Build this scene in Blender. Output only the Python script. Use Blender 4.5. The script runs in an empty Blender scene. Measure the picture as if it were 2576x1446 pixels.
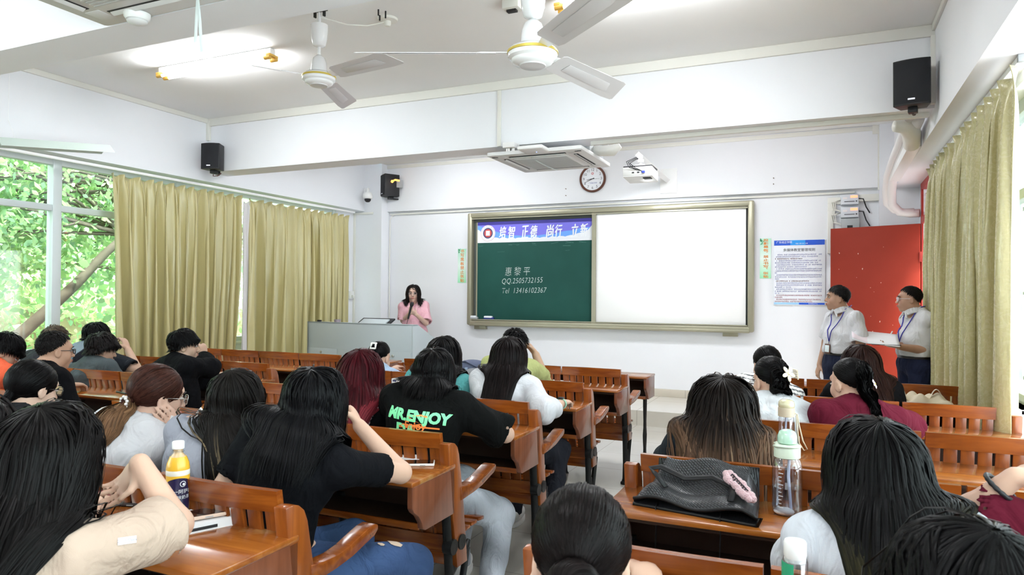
import bpy, bmesh, math, random
import numpy as np
from mathutils import Vector, Matrix
from math import sin, cos, pi, radians

random.seed(7); RNG = np.random.default_rng(7)
SC = bpy.context.scene
COL = SC.collection

# ------------------------------------------------------------------ camera
H = 1.47                                   # eye height above the classroom floor
FPX = 1753.3                               # focal length in pixels of the 2576 px wide frame
def cam_axes(yaw, pitch, roll):
    cy, sy, cp, sp = cos(yaw), sin(yaw), cos(pitch), sin(pitch)
    r = np.array([cy, sy, 0.]); f = np.array([-sy*cp, cy*cp, sp]); u = np.cross(r, f)
    return r*cos(roll)+u*sin(roll), f, -r*sin(roll)+u*cos(roll)
RR, FW, UU = cam_axes(radians(23.976), radians(.6693), radians(.4232))
cam_d = bpy.data.cameras.new('camera'); cam = bpy.data.objects.new('camera', cam_d); COL.objects.link(cam)
cam_d.sensor_width = 36; cam_d.lens = FPX/2576*36; cam_d.clip_start = .05; cam_d.clip_end = 200
cam.matrix_world = Matrix(((RR[0], UU[0], -FW[0], 0), (RR[1], UU[1], -FW[1], 0), (RR[2], UU[2], -FW[2], H), (0, 0, 0, 1)))
cam_d.dof.use_dof = True; cam_d.dof.focus_distance = 4.5; cam_d.dof.aperture_fstop = 9
SC.camera = cam
# survey helpers: where the sight line through a point of the photograph meets a real surface
def ray(px, py): return FW+RR*(px-1288)/FPX-UU*(py-723)/FPX
def on_z(px, py, z): d = ray(px, py); return np.array([0, 0, H])+d*(z-H)/d[2]
def on_y(px, py, y): d = ray(px, py); return np.array([0, 0, H])+d*y/d[1]
def on_x(px, py, x): d = ray(px, py); return np.array([0, 0, H])+d*x/d[0]

# ------------------------------------------------------------------ world and exposure
W = bpy.data.worlds.new('sky'); SC.world = W; W.use_nodes = True
bg = W.node_tree.nodes['Background']; bg.inputs[0].default_value = (.86, .95, 1, 1); bg.inputs[1].default_value = 5.5
SC.view_settings.view_transform = 'Standard'; SC.view_settings.look = 'None'
SC.view_settings.gamma = 1; SC.view_settings.use_curve_mapping = False
SC.view_settings.exposure = 0.74
TUBE_W = 11.5                              # watts of one twin-tube fixture
SUN = bpy.data.lights.new('sun', 'SUN'); SUN.energy = 12.0; SUN.angle = .3; SUN.color = (1, .97, .9)
so = bpy.data.objects.new('sun', SUN); COL.objects.link(so); so.rotation_euler = (radians(12), radians(22), 0)
try:
    SC.cycles.max_bounces = 8; SC.cycles.diffuse_bounces = 5; SC.cycles.glossy_bounces = 4
    SC.cycles.transparent_max_bounces = 12; SC.cycles.transmission_bounces = 6
    SC.cycles.use_denoising = True; SC.cycles.sample_clamp_indirect = 6
    SC.cycles.caustics_reflective = False; SC.cycles.caustics_refractive = False
except Exception: pass

# ------------------------------------------------------------------ materials
MATS = {}
def mat(name, col, rough=.5, metal=0., spec=.5, bump=0., bscale=40., var=0., vscale=6., coat=0., emit=0., alpha=1., sheen=0., trans=0., ior=1.45, sub=0., stretch=(1, 1, 1), attr=None, coords='Object'):
    if name in MATS: return MATS[name]
    m = bpy.data.materials.new(name); m.use_nodes = True; MATS[name] = m
    nt = m.node_tree; b = nt.nodes['Principled BSDF']; L = nt.links
    I = b.inputs
    I['Base Color'].default_value = (*col, 1); I['Roughness'].default_value = rough; I['Metallic'].default_value = metal
    I['Specular IOR Level'].default_value = spec; I['Coat Weight'].default_value = coat; I['Coat Roughness'].default_value = .12
    I['Sheen Weight'].default_value = sheen; I['Transmission Weight'].default_value = trans; I['IOR'].default_value = ior
    I['Subsurface Weight'].default_value = sub; I['Subsurface Radius'].default_value = (.012, .004, .002); I['Alpha'].default_value = alpha
    if emit: I['Emission Color'].default_value = (*col, 1); I['Emission Strength'].default_value = emit
    if var or bump:
        tc = nt.nodes.new('ShaderNodeTexCoord'); mp = nt.nodes.new('ShaderNodeMapping'); mp.inputs['Scale'].default_value = stretch
        L.new(tc.outputs[coords], mp.inputs[0])
    if bump:
        n = nt.nodes.new('ShaderNodeTexNoise'); n.inputs['Scale'].default_value = bscale; n.inputs['Detail'].default_value = 4
        L.new(mp.outputs[0], n.inputs[0]); bp = nt.nodes.new('ShaderNodeBump'); bp.inputs['Strength'].default_value = bump; bp.inputs['Distance'].default_value = .01
        L.new(n.outputs[0], bp.inputs['Height']); L.new(bp.outputs[0], I['Normal'])
    src = None
    if attr:
        a = nt.nodes.new('ShaderNodeAttribute'); a.attribute_name = attr; src = a.outputs['Color']; L.new(src, I['Base Color'])
    if var:
        n = nt.nodes.new('ShaderNodeTexNoise'); n.inputs['Scale'].default_value = vscale; n.inputs['Detail'].default_value = 5
        L.new(mp.outputs[0], n.inputs[0]); mx = nt.nodes.new('ShaderNodeMix'); mx.data_type = 'RGBA'; mx.blend_type = 'MULTIPLY'
        r = nt.nodes.new('ShaderNodeValToRGB'); r.color_ramp.elements[0].position = .3; r.color_ramp.elements[1].position = .7
        r.color_ramp.elements[0].color = (1-var, 1-var, 1-var, 1); r.color_ramp.elements[1].color = (1, 1, 1, 1)
        L.new(n.outputs[0], r.inputs[0]); mx.inputs[0].default_value = 1
        if src: L.new(src, mx.inputs[6])
        else: mx.inputs[6].default_value = (*col, 1)
        L.new(r.outputs[0], mx.inputs[7]); L.new(mx.outputs[2], I['Base Color'])
    return m

def nodes_of(m): return m.node_tree.nodes, m.node_tree.links, m.node_tree.nodes['Principled BSDF']

def wood_mat(name, c1, c2, rough=.3, axis=0, wear=.0):
    m = mat(name, c1, rough=rough, coat=.35)
    N, L, b = nodes_of(m)
    tc = N.new('ShaderNodeTexCoord'); mp = N.new('ShaderNodeMapping')
    s = [14, 14, 14]; s[axis] = 1.2; mp.inputs['Scale'].default_value = s
    oi = N.new('ShaderNodeObjectInfo'); ad = N.new('ShaderNodeVectorMath'); ad.operation = 'ADD'
    L.new(tc.outputs['Object'], ad.inputs[0]); L.new(oi.outputs['Location'], ad.inputs[1]); L.new(ad.outputs[0], mp.inputs[0])
    n = N.new('ShaderNodeTexNoise'); n.inputs['Scale'].default_value = 2.2; n.inputs['Detail'].default_value = 6; n.inputs['Distortion'].default_value = .8
    L.new(mp.outputs[0], n.inputs[0])
    r = N.new('ShaderNodeValToRGB'); r.color_ramp.elements[0].color = (*c1, 1); r.color_ramp.elements[1].color = (*c2, 1)
    r.color_ramp.elements[0].position = .35; r.color_ramp.elements[1].position = .68
    L.new(n.outputs[0], r.inputs[0])
    big = N.new('ShaderNodeTexNoise'); big.inputs['Scale'].default_value = 2.6; big.inputs['Detail'].default_value = 5; L.new(ad.outputs[0], big.inputs[0])
    r2 = N.new('ShaderNodeValToRGB'); r2.color_ramp.elements[0].position = .28; r2.color_ramp.elements[0].color = (.55, .5, .45, 1); r2.color_ramp.elements[1].position = .55; r2.color_ramp.elements[1].color = (1, 1, 1, 1)
    L.new(big.outputs[0], r2.inputs[0])
    mx = N.new('ShaderNodeMix'); mx.data_type = 'RGBA'; mx.blend_type = 'MULTIPLY'; mx.inputs[0].default_value = .8
    L.new(r.outputs[0], mx.inputs[6]); L.new(r2.outputs[0], mx.inputs[7]); out = mx.outputs[2]
    if wear:
        w = N.new('ShaderNodeTexNoise'); w.inputs['Scale'].default_value = 5; w.inputs['Detail'].default_value = 7; L.new(ad.outputs[0], w.inputs[0])
        rw = N.new('ShaderNodeValToRGB'); rw.color_ramp.elements[0].position = .60; rw.color_ramp.elements[0].color = (0, 0, 0, 1); rw.color_ramp.elements[1].position = .66; rw.color_ramp.elements[1].color = (wear, wear, wear, 1)
        L.new(w.outputs[0], rw.inputs[0]); m2 = N.new('ShaderNodeMix'); m2.data_type = 'RGBA'
        L.new(rw.outputs[0], m2.inputs[0]); L.new(out, m2.inputs[6]); m2.inputs[7].default_value = (.42, .24, .09, 1); out = m2.outputs[2]
    L.new(out, b.inputs['Base Color'])
    bp = N.new('ShaderNodeBump'); bp.inputs['Strength'].default_value = .06; bp.inputs['Distance'].default_value = .003; L.new(n.outputs[0], bp.inputs['Height']); L.new(bp.outputs[0], b.inputs['Normal'])
    return m

M_WALL = mat('painted_wall', (.85, .86, .90), rough=.75, bump=.04, bscale=180, var=.025, vscale=1.5)
M_CEIL = mat('ceiling_paint', (.87, .87, .87), rough=.9, bump=.03, bscale=120, var=.03, vscale=1.2)
M_TRUNK = mat('ivory_plastic', (.78, .77, .72), rough=.5)
M_WHITE = mat('white_plastic', (.84, .84, .84), rough=.35, bump=.02, bscale=200)
M_ACW = mat('air_conditioner_plastic', (.70, .70, .70), rough=.45, bump=.02, bscale=150)
M_BLACK = mat('black_plastic', (.012, .012, .015), rough=.45, bump=.05, bscale=300)
M_DARK = mat('dark_slot', (.02, .02, .022), rough=.6)
M_GREY = mat('grey_plastic', (.36, .37, .38), rough=.5)
M_METAL = mat('brushed_metal', (.62, .62, .6), rough=.35, metal=.9)
M_WOOD = wood_mat('varnished_wood', (.21, .045, .0055), (.35, .095, .012), rough=.26, axis=0)
M_WOODY = wood_mat('varnished_wood_end', (.20, .045, .006), (.33, .088, .012), rough=.28, axis=2)
M_TOP = wood_mat('worn_desk_top', (.26, .068, .010), (.38, .125, .02), rough=.22, axis=0, wear=.55)
M_PANEL = wood_mat('desk_side_laminate', (.17, .05, .02), (.23, .075, .034), rough=.34, axis=2)
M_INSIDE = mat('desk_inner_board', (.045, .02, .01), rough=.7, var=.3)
M_IRON = mat('cast_iron', (.012, .013, .013), rough=.42, metal=.3, bump=.15, bscale=90)
M_RED = mat('red_door_paint', (.30, .034, .018), rough=.6, spec=.2, bump=.05, bscale=30, var=.10, vscale=3)
M_REDF = mat('red_frame_paint', (.42, .05, .04), rough=.5, spec=.3, bump=.05, bscale=30)

def tile_mat(name, size, c1, c2, grout, off=(0, 0, 0)):
    m = mat(name, c1, rough=.16, coat=.2)
    N, L, b = nodes_of(m)
    tc = N.new('ShaderNodeTexCoord'); mp = N.new('ShaderNodeMapping'); mp.inputs['Location'].default_value = off; L.new(tc.outputs['Object'], mp.inputs[0])
    br = N.new('ShaderNodeTexBrick'); br.offset = 0; br.inputs['Scale'].default_value = 1/size; br.inputs['Brick Width'].default_value = 1; br.inputs['Row Height'].default_value = 1
    br.inputs['Mortar Size'].default_value = .006; br.inputs['Color1'].default_value = (*c1, 1); br.inputs['Color2'].default_value = (*c2, 1); br.inputs['Mortar'].default_value = (*grout, 1)
    L.new(mp.outputs[0], br.inputs[0])
    n = N.new('ShaderNodeTexNoise'); n.inputs['Scale'].default_value = 3; n.inputs['Detail'].default_value = 6; L.new(mp.outputs[0], n.inputs[0])
    r = N.new('ShaderNodeValToRGB'); r.color_ramp.elements[0].color = (.88, .87, .85, 1); r.color_ramp.elements[1].color = (1, 1, 1, 1); L.new(n.outputs[0], r.inputs[0])
    mx = N.new('ShaderNodeMix'); mx.data_type = 'RGBA'; mx.blend_type = 'MULTIPLY'; mx.inputs[0].default_value = 1
    L.new(br.outputs[0], mx.inputs[6]); L.new(r.outputs[0], mx.inputs[7]); L.new(mx.outputs[2], b.inputs['Base Color'])
    return m
M_FLOOR = tile_mat('floor_tiles', .6, (.62, .60, .555), (.60, .58, .535), (.42, .40, .36), (.13, .2, 0))
M_DAIS = tile_mat('dais_tiles', .8, (.72, .69, .63), (.70, .67, .61), (.5, .47, .42), (.33, .1, 0))

def glass_mat(name, tint=(.93, .98, .96), refl=.06):
    m = bpy.data.materials.new(name); m.use_nodes = True; nt = m.node_tree; nt.nodes.clear()
    o = nt.nodes.new('ShaderNodeOutputMaterial'); mx = nt.nodes.new('ShaderNodeMixShader'); t = nt.nodes.new('ShaderNodeBsdfTransparent'); g = nt.nodes.new('ShaderNodeBsdfGlossy')
    t.inputs[0].default_value = (*tint, 1); g.inputs['Roughness'].default_value = .03
    lw = nt.nodes.new('ShaderNodeLayerWeight'); lw.inputs[0].default_value = .25
    mu = nt.nodes.new('ShaderNodeMath'); mu.operation = 'MULTIPLY_ADD'; mu.inputs[1].default_value = .55; mu.inputs[2].default_value = refl
    nt.links.new(lw.outputs['Facing'], mu.inputs[0]); nt.links.new(mu.outputs[0], mx.inputs[0]); nt.links.new(t.outputs[0], mx.inputs[1]); nt.links.new(g.outputs[0], mx.inputs[2]); nt.links.new(mx.outputs[0], o.inputs[0])
    return m
M_GLASS = glass_mat('window_glass', refl=.02)
M_CLEAR = glass_mat('clear_plastic', (.90, .92, .95), refl=.10)
M_WATER = glass_mat('bottle_water', (.80, .84, .88), refl=.08)
M_LENS = glass_mat('spectacle_lens', (.95, .95, .97), refl=.08)

# ------------------------------------------------------------------ mesh builder
class MB:
    def __init__(s): s.bm = bmesh.new()
    def _new(s, vs, fs, bev=0, seg=2):
        v = [s.bm.verts.new(p) for p in vs]; F = []
        for f in fs:
            try: F.append(s.bm.faces.new([v[i] for i in f]))
            except ValueError: pass
        if bev:
            bmesh.ops.recalc_face_normals(s.bm, faces=F)
            E = list({e for f in F for e in f.edges})
            bmesh.ops.bevel(s.bm, geom=E, offset=bev, segments=seg, profile=.5, affect='EDGES', clamp_overlap=True)
        return s
    def box(s, c, d, rot=None, bev=0, seg=2):
        c = np.array(c, float); d = np.array(d, float)/2
        R = np.eye(3) if rot is None else np.array(rot)
        vs = [c+R@(d*np.array([x, y, z])) for x in (-1, 1) for y in (-1, 1) for z in (-1, 1)]
        return s._new(vs, [(0, 1, 3, 2), (4, 6, 7, 5), (0, 4, 5, 1), (2, 3, 7, 6), (0, 2, 6, 4), (1, 5, 7, 3)], bev, seg)
    def bx(s, lo, hi, bev=0):
        lo = np.array(lo, float); hi = np.array(hi, float); s.k = (getattr(s, 'k', 0)+1) % 9      # hair's-breadth size steps keep faces of butted boxes from coinciding
        return s.box((lo+hi)/2, np.abs(hi-lo)+.0003*(s.k-1), None, bev)
    def prism(s, poly, off, bev=0, seg=2):
        n = len(poly); off = np.array(off, float); vs = [np.array(p, float) for p in poly]; vs += [p+off for p in vs]
        fs = [tuple(range(n)), tuple(range(2*n-1, n-1, -1))]+[(i, i+n, (i+1) % n+n, (i+1) % n) for i in range(n)]
        return s._new(vs, fs, bev, seg)
    def tube(s, pts, r, n=10, cap=True, flat=None):
        P = [np.array(p, float) for p in pts]; m = len(P)
        rs = r if hasattr(r, '__len__') else [r]*m
        T = [P[min(i+1, m-1)]-P[max(i-1, 0)] for i in range(m)]; T = [t/(np.linalg.norm(t)+1e-9) for t in T]
        a = np.array([0, 0, 1.]) if abs(T[0][2]) < .9 else np.array([1., 0, 0])
        vs = []
        for i in range(m):
            a = a-T[i]*(a@T[i]); a /= np.linalg.norm(a)+1e-9; b = np.cross(T[i], a)
            for k in range(n):
                w = 2*pi*k/n; fa, fb = (1, 1) if flat is None else flat
                vs.append(P[i]+rs[i]*(cos(w)*a*fa+sin(w)*b*fb))
        fs = [(i*n+k, i*n+(k+1) % n, (i+1)*n+(k+1) % n, (i+1)*n+k) for i in range(m-1) for k in range(n)]
        if cap: fs += [tuple(range(n-1, -1, -1)), tuple(range((m-1)*n, m*n))]
        return s._new(vs, fs)
    def cyl(s, a, b, r, r2=None, n=20): return s.tube([a, b], [r, r if r2 is None else r2], n)
    def lathe(s, prof, c=(0, 0, 0), n=24, R=None, cap=True):
        c = np.array(c, float); R = np.eye(3) if R is None else np.array(R); vs = []
        for r, z in prof:
            for k in range(n): w = 2*pi*k/n; vs.append(c+R@np.array([r*cos(w), r*sin(w), z]))
        m = len(prof); fs = [(i*n+k, i*n+(k+1) % n, (i+1)*n+(k+1) % n, (i+1)*n+k) for i in range(m-1) for k in range(n)]
        if cap: fs += [tuple(range(n-1, -1, -1)), tuple(range((m-1)*n, m*n))]
        return s._new(vs, fs)
    def grid(s, fn, nu, nv, closed=False):
        vs = [np.array(fn(i/nu, j/nv), float) for j in range(nv+1) for i in range(nu+1)]
        return s._new(vs, [(j*(nu+1)+i, j*(nu+1)+i+1, (j+1)*(nu+1)+i+1, (j+1)*(nu+1)+i) for j in range(nv) for i in range(nu)])
    def sphere(s, c, r, n=14, sc=(1, 1, 1), R=None):
        c = np.array(c, float); R = np.eye(3) if R is None else np.array(R)
        return s.lathe([(max(1e-4, sin(pi*i/n))*r, -cos(pi*i/n)*r) for i in range(n+1)], c, n*2, R@np.diag(sc), cap=True)
    def mesh(s, name, smooth=None):
        me = bpy.data.meshes.new(name); bmesh.ops.recalc_face_normals(s.bm, faces=s.bm.faces[:]); s.bm.to_mesh(me); s.bm.free()
        if smooth is not None:
            me.polygons.foreach_set('use_smooth', [True]*len(me.polygons))
            if smooth < 180: me.set_sharp_from_angle(angle=radians(smooth))
        return me

def tagit(o, label=None, cat=None, group=None, kind=None):
    if label: o['label'] = label
    if cat: o['category'] = cat
    if group: o['group'] = group
    if kind: o['kind'] = kind
    return o
def put(name, mb, m, parent=None, label=None, cat=None, group=None, kind=None, smooth=35):
    me = mb if isinstance(mb, bpy.types.Mesh) else mb.mesh(name, smooth)
    o = bpy.data.objects.new(name, me); COL.objects.link(o)
    for x in (m if isinstance(m, (list, tuple)) else [m]): me.materials.append(x)
    if parent is not None: adopt(o, parent)
    return tagit(o, label, cat, group, kind)
def world_of(o):
    M = o.matrix_basis.copy(); p = o.parent
    if p is None: return M
    return world_of(p) @ o.matrix_parent_inverse @ M
def adopt(o, parent): o.parent = parent; o.matrix_parent_inverse = world_of(parent).inverted()
def thing(name, label, cat, loc=(0, 0, 0), rotz=0., group=None):
    o = bpy.data.objects.new(name, None); COL.objects.link(o); o.empty_display_size = .1
    o.location = loc; o.rotation_euler = (0, 0, rotz); return tagit(o, label, cat, group)
def kids(o): return [c for c in COL.objects if c.parent == o]
def copy_tree(o, parent=None, loc=None, rotz=None, label=None, group=None):
    c = o.copy(); COL.objects.link(c)
    if parent is not None: c.parent = parent
    if loc is not None: c.location = loc
    if rotz is not None: c.rotation_euler = (0, 0, rotz)
    if label: c['label'] = label
    if group: c['group'] = group
    for ch in kids(o): copy_tree(ch, c)
    return c
def struct(name, mb, m, parent=None, smooth=35): return put(name, mb, m, parent, kind=None if parent else 'structure', smooth=smooth)

_dg = None
def text_mesh(body, size, align='CENTER', bold=0., extrude=0., spacing=1.):
    c = bpy.data.curves.new('lettering', 'FONT'); c.body = body; c.size = size; c.align_x = align; c.align_y = 'CENTER'; c.offset = bold; c.extrude = extrude; c.space_character = spacing; c.resolution_u = 3
    o = bpy.data.objects.new('lettering', c); COL.objects.link(o); bpy.context.view_layer.update()
    dg = bpy.context.evaluated_depsgraph_get(); me = bpy.data.meshes.new_from_object(o.evaluated_get(dg))
    bpy.data.objects.remove(o); bpy.data.curves.remove(c); return me
def glyph(ch, w, h, bold=0.):
    me = text_mesh(ch, .2, bold=bold); v = np.zeros(len(me.vertices)*3); me.vertices.foreach_get('co', v); v = v.reshape(-1, 3)
    lo, hi = v.min(0), v.max(0); sz = np.maximum(hi-lo, 1e-4); v[:, :2] = (v[:, :2]-(lo[:2]+hi[:2])/2)/sz[:2]*np.array([w, h]); me.vertices.foreach_set('co', v.ravel().astype(np.float32)); me.update(); return me
WALLTXT = Matrix(((1, 0, 0, 0), (0, 0, -1, 0), (0, 1, 0, 0), (0, 0, 0, 1)))     # lettering that faces the room (-Y)
def wall_text(name, body, size, pos, m, parent, rot=0., **k):
    me = text_mesh(body, size, **k); me.transform(Matrix.Translation(Vector(pos)) @ WALLTXT @ Matrix.Rotation(rot, 4, 'Z'))
    return put(name, me, m, parent)
def joined(meshes, name):
    bm = bmesh.new()
    for me in meshes: bm.from_mesh(me)
    out = bpy.data.meshes.new(name); bm.to_mesh(out); bm.free(); return out
# ================================================================== THE ROOM
D = 9.11; XL = -6.65; XR = 1.0; CZ = 3.468; YB = -4.0; XBL = -6.456; XBR = .748
SOF_L = 2.755; SOF_R = 2.72; SOF = 2.86
struct('floor', MB().bx((XL-.3, YB-.3, -.12), (XR+2.2, D+.25, 0)), M_FLOOR)
struct('ceiling', MB().bx((XL-.3, YB-.3, CZ), (XR+.3, D+.25, CZ+.15)), M_CEIL)
PLAT = .171; PY = 7.876
struct('floor_dais', MB().bx((-4.15, PY, 0), (-.40, D, PLAT)), M_DAIS)
struct('wall_front', MB().bx((XL-.3, D, 0), (XR+.3, D+.25, CZ)), M_WALL)
struct('wall_back', MB().bx((XL-.3, YB-.25, 0), (XR+.3, YB, CZ)), M_WALL)
# front wall: shallow beam over the board, tiled skirting, corner columns
struct('beam_front', MB().bx((-6.14, D-.07, SOF_L-.005), (.62, D+.01, CZ+.01)), M_WALL)
struct('column_front_left', MB().bx((-6.68, D-.22, 0), (-6.14, D+.01, CZ+.01)), M_WALL)
struct('column_front_right', MB().bx((.60, D-.12, 0), (1.02, D+.01, CZ+.01)), M_WALL)
struct('baseboard_front', MB().bx((-4.15, D-.016, PLAT), (-.40, D+.005, PLAT+.10), .003).bx((-.40, D-.016, 0), (.60, D+.005, .10), .003).bx((-6.14, D-.016, 0), (-4.15, D+.005, .10), .003), tile_mat('skirting_tiles', .8, (.62, .57, .49), (.60, .55, .47), (.45, .41, .36)))
# left wall: parapet, window band, beam above
WX = -6.62
struct('wall_left', MB().bx((XL-.2, YB, 0), (XL, D, .88)).bx((XL-.2, 8.42, .88), (XL, D, SOF_L)).bx((XL-.2, YB, SOF_L), (XL, D, CZ)).bx((XL-.2, YB, .88), (XL, -3.5, SOF_L)).bx((XL-.2, 1.1, .88), (XL, 1.5, SOF_L)), M_WALL)
struct('beam_left', MB().bx((XL-.01, YB, SOF_L), (XBL, D-.2, CZ+.01)), M_WALL)
# right wall: door opening and window behind the curtain
DY0, DY1, DZ, TZ = 7.72, 8.66, 2.28, 2.70
struct('wall_right', MB().bx((XR, 4.74, 0), (XR+.2, 7.2, .85)).bx((XR, 7.2, 0), (XR+.2, DY0, SOF_R)).bx((XR, DY1, 0), (XR+.2, D, SOF_R)).bx((XR, 4.55, SOF_R-.06), (XR+.2, D, CZ)), M_WALL)
struct('beam_right', MB().bx((XBR, YB, SOF_R), (XR+.01, D-.1, CZ+.01)), M_WALL)
struct('beam_ceiling', MB().bx((XL, 5.88, SOF), (XR, 6.17, CZ+.01)), M_WALL)
struct('beam_ceiling', MB().bx((XL, 2.455, SOF), (XR, 2.73, CZ+.01)), M_WALL)
struct('beam_ceiling', MB().bx((XL, -1.0, SOF), (XR, -.72, CZ+.01)), M_WALL)
# corridor beyond the door: pale wall so that the open door shows a place
struct('wall_corridor', MB().bx((XR+2.0, 4.2, 0), (XR+2.2, D+.2, 3.2)).bx((XR+.2, D, 0), (XR+2.2, D+.2, 3.2)), M_WALL)

# plastic trunking: one continuous run per wall
struct('trim_1', MB().bx((XBL, 5.855, CZ-.085), (XBR, 5.88, CZ), .003).bx((XBL, 5.85, SOF+.36), (XBL+.05, 5.88, CZ-.02), .003), M_TRUNK)
struct('trim_2', MB().bx((XBL, 2.73, CZ-.05), (XBL+.025, 5.88, CZ), .003), M_TRUNK)
p0 = on_y(1257, 290, 5.88)
struct('trim_3', MB().bx((p0[0]-.018, 5.862, SOF), (p0[0]+.018, 5.88, CZ-.085), .003), M_TRUNK)
struct('trim_4', MB().bx((-6.14, D-.085, CZ-.06), (.60, D-.07, CZ-.01), .002).bx((.53, D-.085, CZ-.10), (.60, D-.07, CZ-.0), .002).bx((.585, D-.085, SOF_R), (.605, D-.07, CZ-.1), .002), M_TRUNK)
struct('trim_5', MB().bx((-6.12, D-.03, SOF_L-.055), (.35, D-.012, SOF_L-.03), .002).tube([(-6.12, D-.02, 1.1), (-6.12, D-.02, 2.62), (-6.08, D-.02, 2.69), (-6.0, D-.02, 2.715), (-5.8, D-.02, 2.72)], .010, 6), M_TRUNK)
struct('trim_6', MB().bx((XBR-.02, 2.73, CZ-.05), (XBR, 5.85, CZ), .003).bx((XBR-.03, 5.82, CZ-.09), (XBR, 5.855, SOF+.02), .003), M_TRUNK)
struct('trim_7', MB().bx((XL+.0, D-.24, 0.2), (XL+.035, D-.22, SOF_L-.02), .002).bx((XL, D-.24, SOF_L-.05), (XL+.36, D-.22, SOF_L-.02), .002), M_TRUNK)
struct('trim_8', MB().bx((-3.6, 6.17, SOF+.02), (XBR, 6.19, SOF+.06), .003).bx((-1.9, 5.98, SOF-.035), (XBR-.02, 6.02, SOF), .003), M_TRUNK)
struct('trim_9', MB().bx((.06, D-.035, 2.45), (.14, D-.0, 2.66), .004).bx((.06, D-.035, 2.58), (.40, D, 2.66), .004).bx((.36, D-.05, 2.60), (.60, D-.0, 2.68), .004).bx((.06, D-.035, 2.0), (.12, D-.0, 2.5), .004), M_TRUNK)

# windows on the left
M_ALU = mat('white_aluminium', (.62, .67, .68), rough=.35, metal=.1)
def window_band(n, y0, y1, muls, x, z0, z1, trans, side):
    e = thing('window_%d' % n, None, None, (x, (y0+y1)/2, z0)); e['kind'] = 'structure'
    f = MB(); w = .045
    f.bx((x-.04, y0, z0), (x+.04, y1, z0+.06), .004).bx((x-.04, y0, z1-.08), (x+.04, y1, z1), .004)
    f.bx((x-.034, y0+.01, trans-.03), (x+.034, y1-.01, trans+.03), .004)
    ys = [y0+.03]+muls+[y1-.03]
    for y in ys: f.bx((x-.046, y-.04, z0+.002), (x+.046, y+.04, z1-.002), .004); f.bx((x-.015, y+.04, z0+.06), (x+.015, y+.065, z1-.08), .002)
    put('window_frame', f, M_ALU, e)
    for a, b in zip(ys[:-1], ys[1:]):
        for c, d in ((z0+.06, trans-.03), (trans+.03, z1-.08)):
            put('pane', MB().bx((x-.004, a+.03, c-.01), (x+.004, b-.03, d+.01)), M_GLASS, e)
    put('window_sill', MB().bx((x-.10, y0, z0-.03), (x+.06, y1, z0), .005), M_WHITE, e)
    return e
window_band(1, 1.5, 8.42, [2.10, 3.05, 4.28, 5.65, 7.0], WX-.06, .88, SOF_L, 2.27, 1)
window_band(2, -3.5, 1.1, [-2.4, -1.2, 0], WX-.06, .88, SOF_L, 2.27, 1)
window_band(3, 4.74, 7.2, [5.4, 6.3], XR+.12, .85, SOF_R-.06, 2.1, -1)
window_band(4, -3.6, 3.5, [-2.4, -1.2, 0, 1.2, 2.4], XR+.12, .92, SOF_R-.06, 2.1, -1)
struct('sun_blocker_slab', MB().bx((XR+.2, YB, 3.15), (XR+2.4, 4.2, 3.3)), M_CEIL)  # unseen slab added to keep the sun out of the right-hand windows
# security bars outside the window on the right
b = MB()
for i in range(22): b.cyl((XR+.2, 4.6+i*.12, .87), (XR+.2, 4.6+i*.12, 2.6), .008, n=6)
for z in (.95, 1.5, 2.05): b.bx((XR+.195, 4.55, z), (XR+.21, 7.2, z+.02))
struct('trim_10', b, M_IRON)

# door: frame with louvred transom, leaf swung open against the front corner
d = thing('door_1', None, None, (XR, DY1, 0)); d['kind'] = 'structure'
f = MB()
f.bx((XR-.02, DY1, 0), (XR+.22, DY1+.07, TZ), .004).bx((XR-.02, DY0-.07, 0), (XR+.22, DY0, TZ), .004).bx((XR+.06, DY1-.03, 0), (XR+.10, DY1, DZ), .003).bx((XR-.02, DY0-.07, TZ-.05), (XR+.12, DY1+.07, TZ+.02), .004).bx((XR-.02, DY0, DZ), (XR+.12, DY1, DZ+.07), .004)
put('door_frame', f, M_REDF, d)
v = MB()
for i in range(5): v.box((XR+.05, (DY0+DY1)/2, DZ+.11+i*.065), (.07, DY1-DY0, .012), np.array(Matrix.Rotation(.7, 3, 'Y')))
v.bx((XR+.03, (DY0+DY1)/2-.02, DZ+.07), (XR+.06, (DY0+DY1)/2+.02, TZ-.04))
put('transom_louver', v, M_RED, d)
ang = math.atan2(8.98-DY1, .13-XR)
Rz = np.array(Matrix.Rotation(ang, 3, 'Z'))
lw = .93; hinge = np.array([XR-.03, DY1+.0, 0])
leaf = MB().box(hinge+Rz@np.array([lw/2, 0, DZ/2+.005]), (lw, .042, DZ-.01), Rz, .004)
put('door_leaf', leaf, M_RED, d)
hm = MB()
for z in (.3, 1.2, 1.92): hm.box(hinge+np.array([.012, -.03, z]), (.045, .03, .11), Rz, .003)
put('hinge', hm, M_REDF, d)
put('lock', MB().box(hinge+Rz@np.array([lw-.07, .03, 1.05]), (.06, .02, .16), Rz, .004).cyl(hinge+Rz@np.array([lw-.07, .035, 1.05]), hinge+Rz@np.array([lw-.07, .07, 1.05]), .022), M_METAL, d)
ch = MB()
for _ in range(26):
    u, z, r = random.uniform(.25, lw-.04), random.choice([random.uniform(.9, 1.5), random.uniform(.6, 1.3), random.uniform(1.5, 2.1)]), random.uniform(.003, .012)
    c = hinge+Rz@np.array([u, .0215, z]); n = 7
    ch.prism([c+Rz@np.array([r*random.uniform(.5, 1)*cos(2*pi*k/n)*.7, 0, r*random.uniform(.5, 1.3)*sin(2*pi*k/n)]) for k in range(n)], Rz@np.array([0, .001, 0]))
put('chipped_paint', ch, mat('bare_primer', (.75, .5, .42), rough=.8), d)

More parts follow.
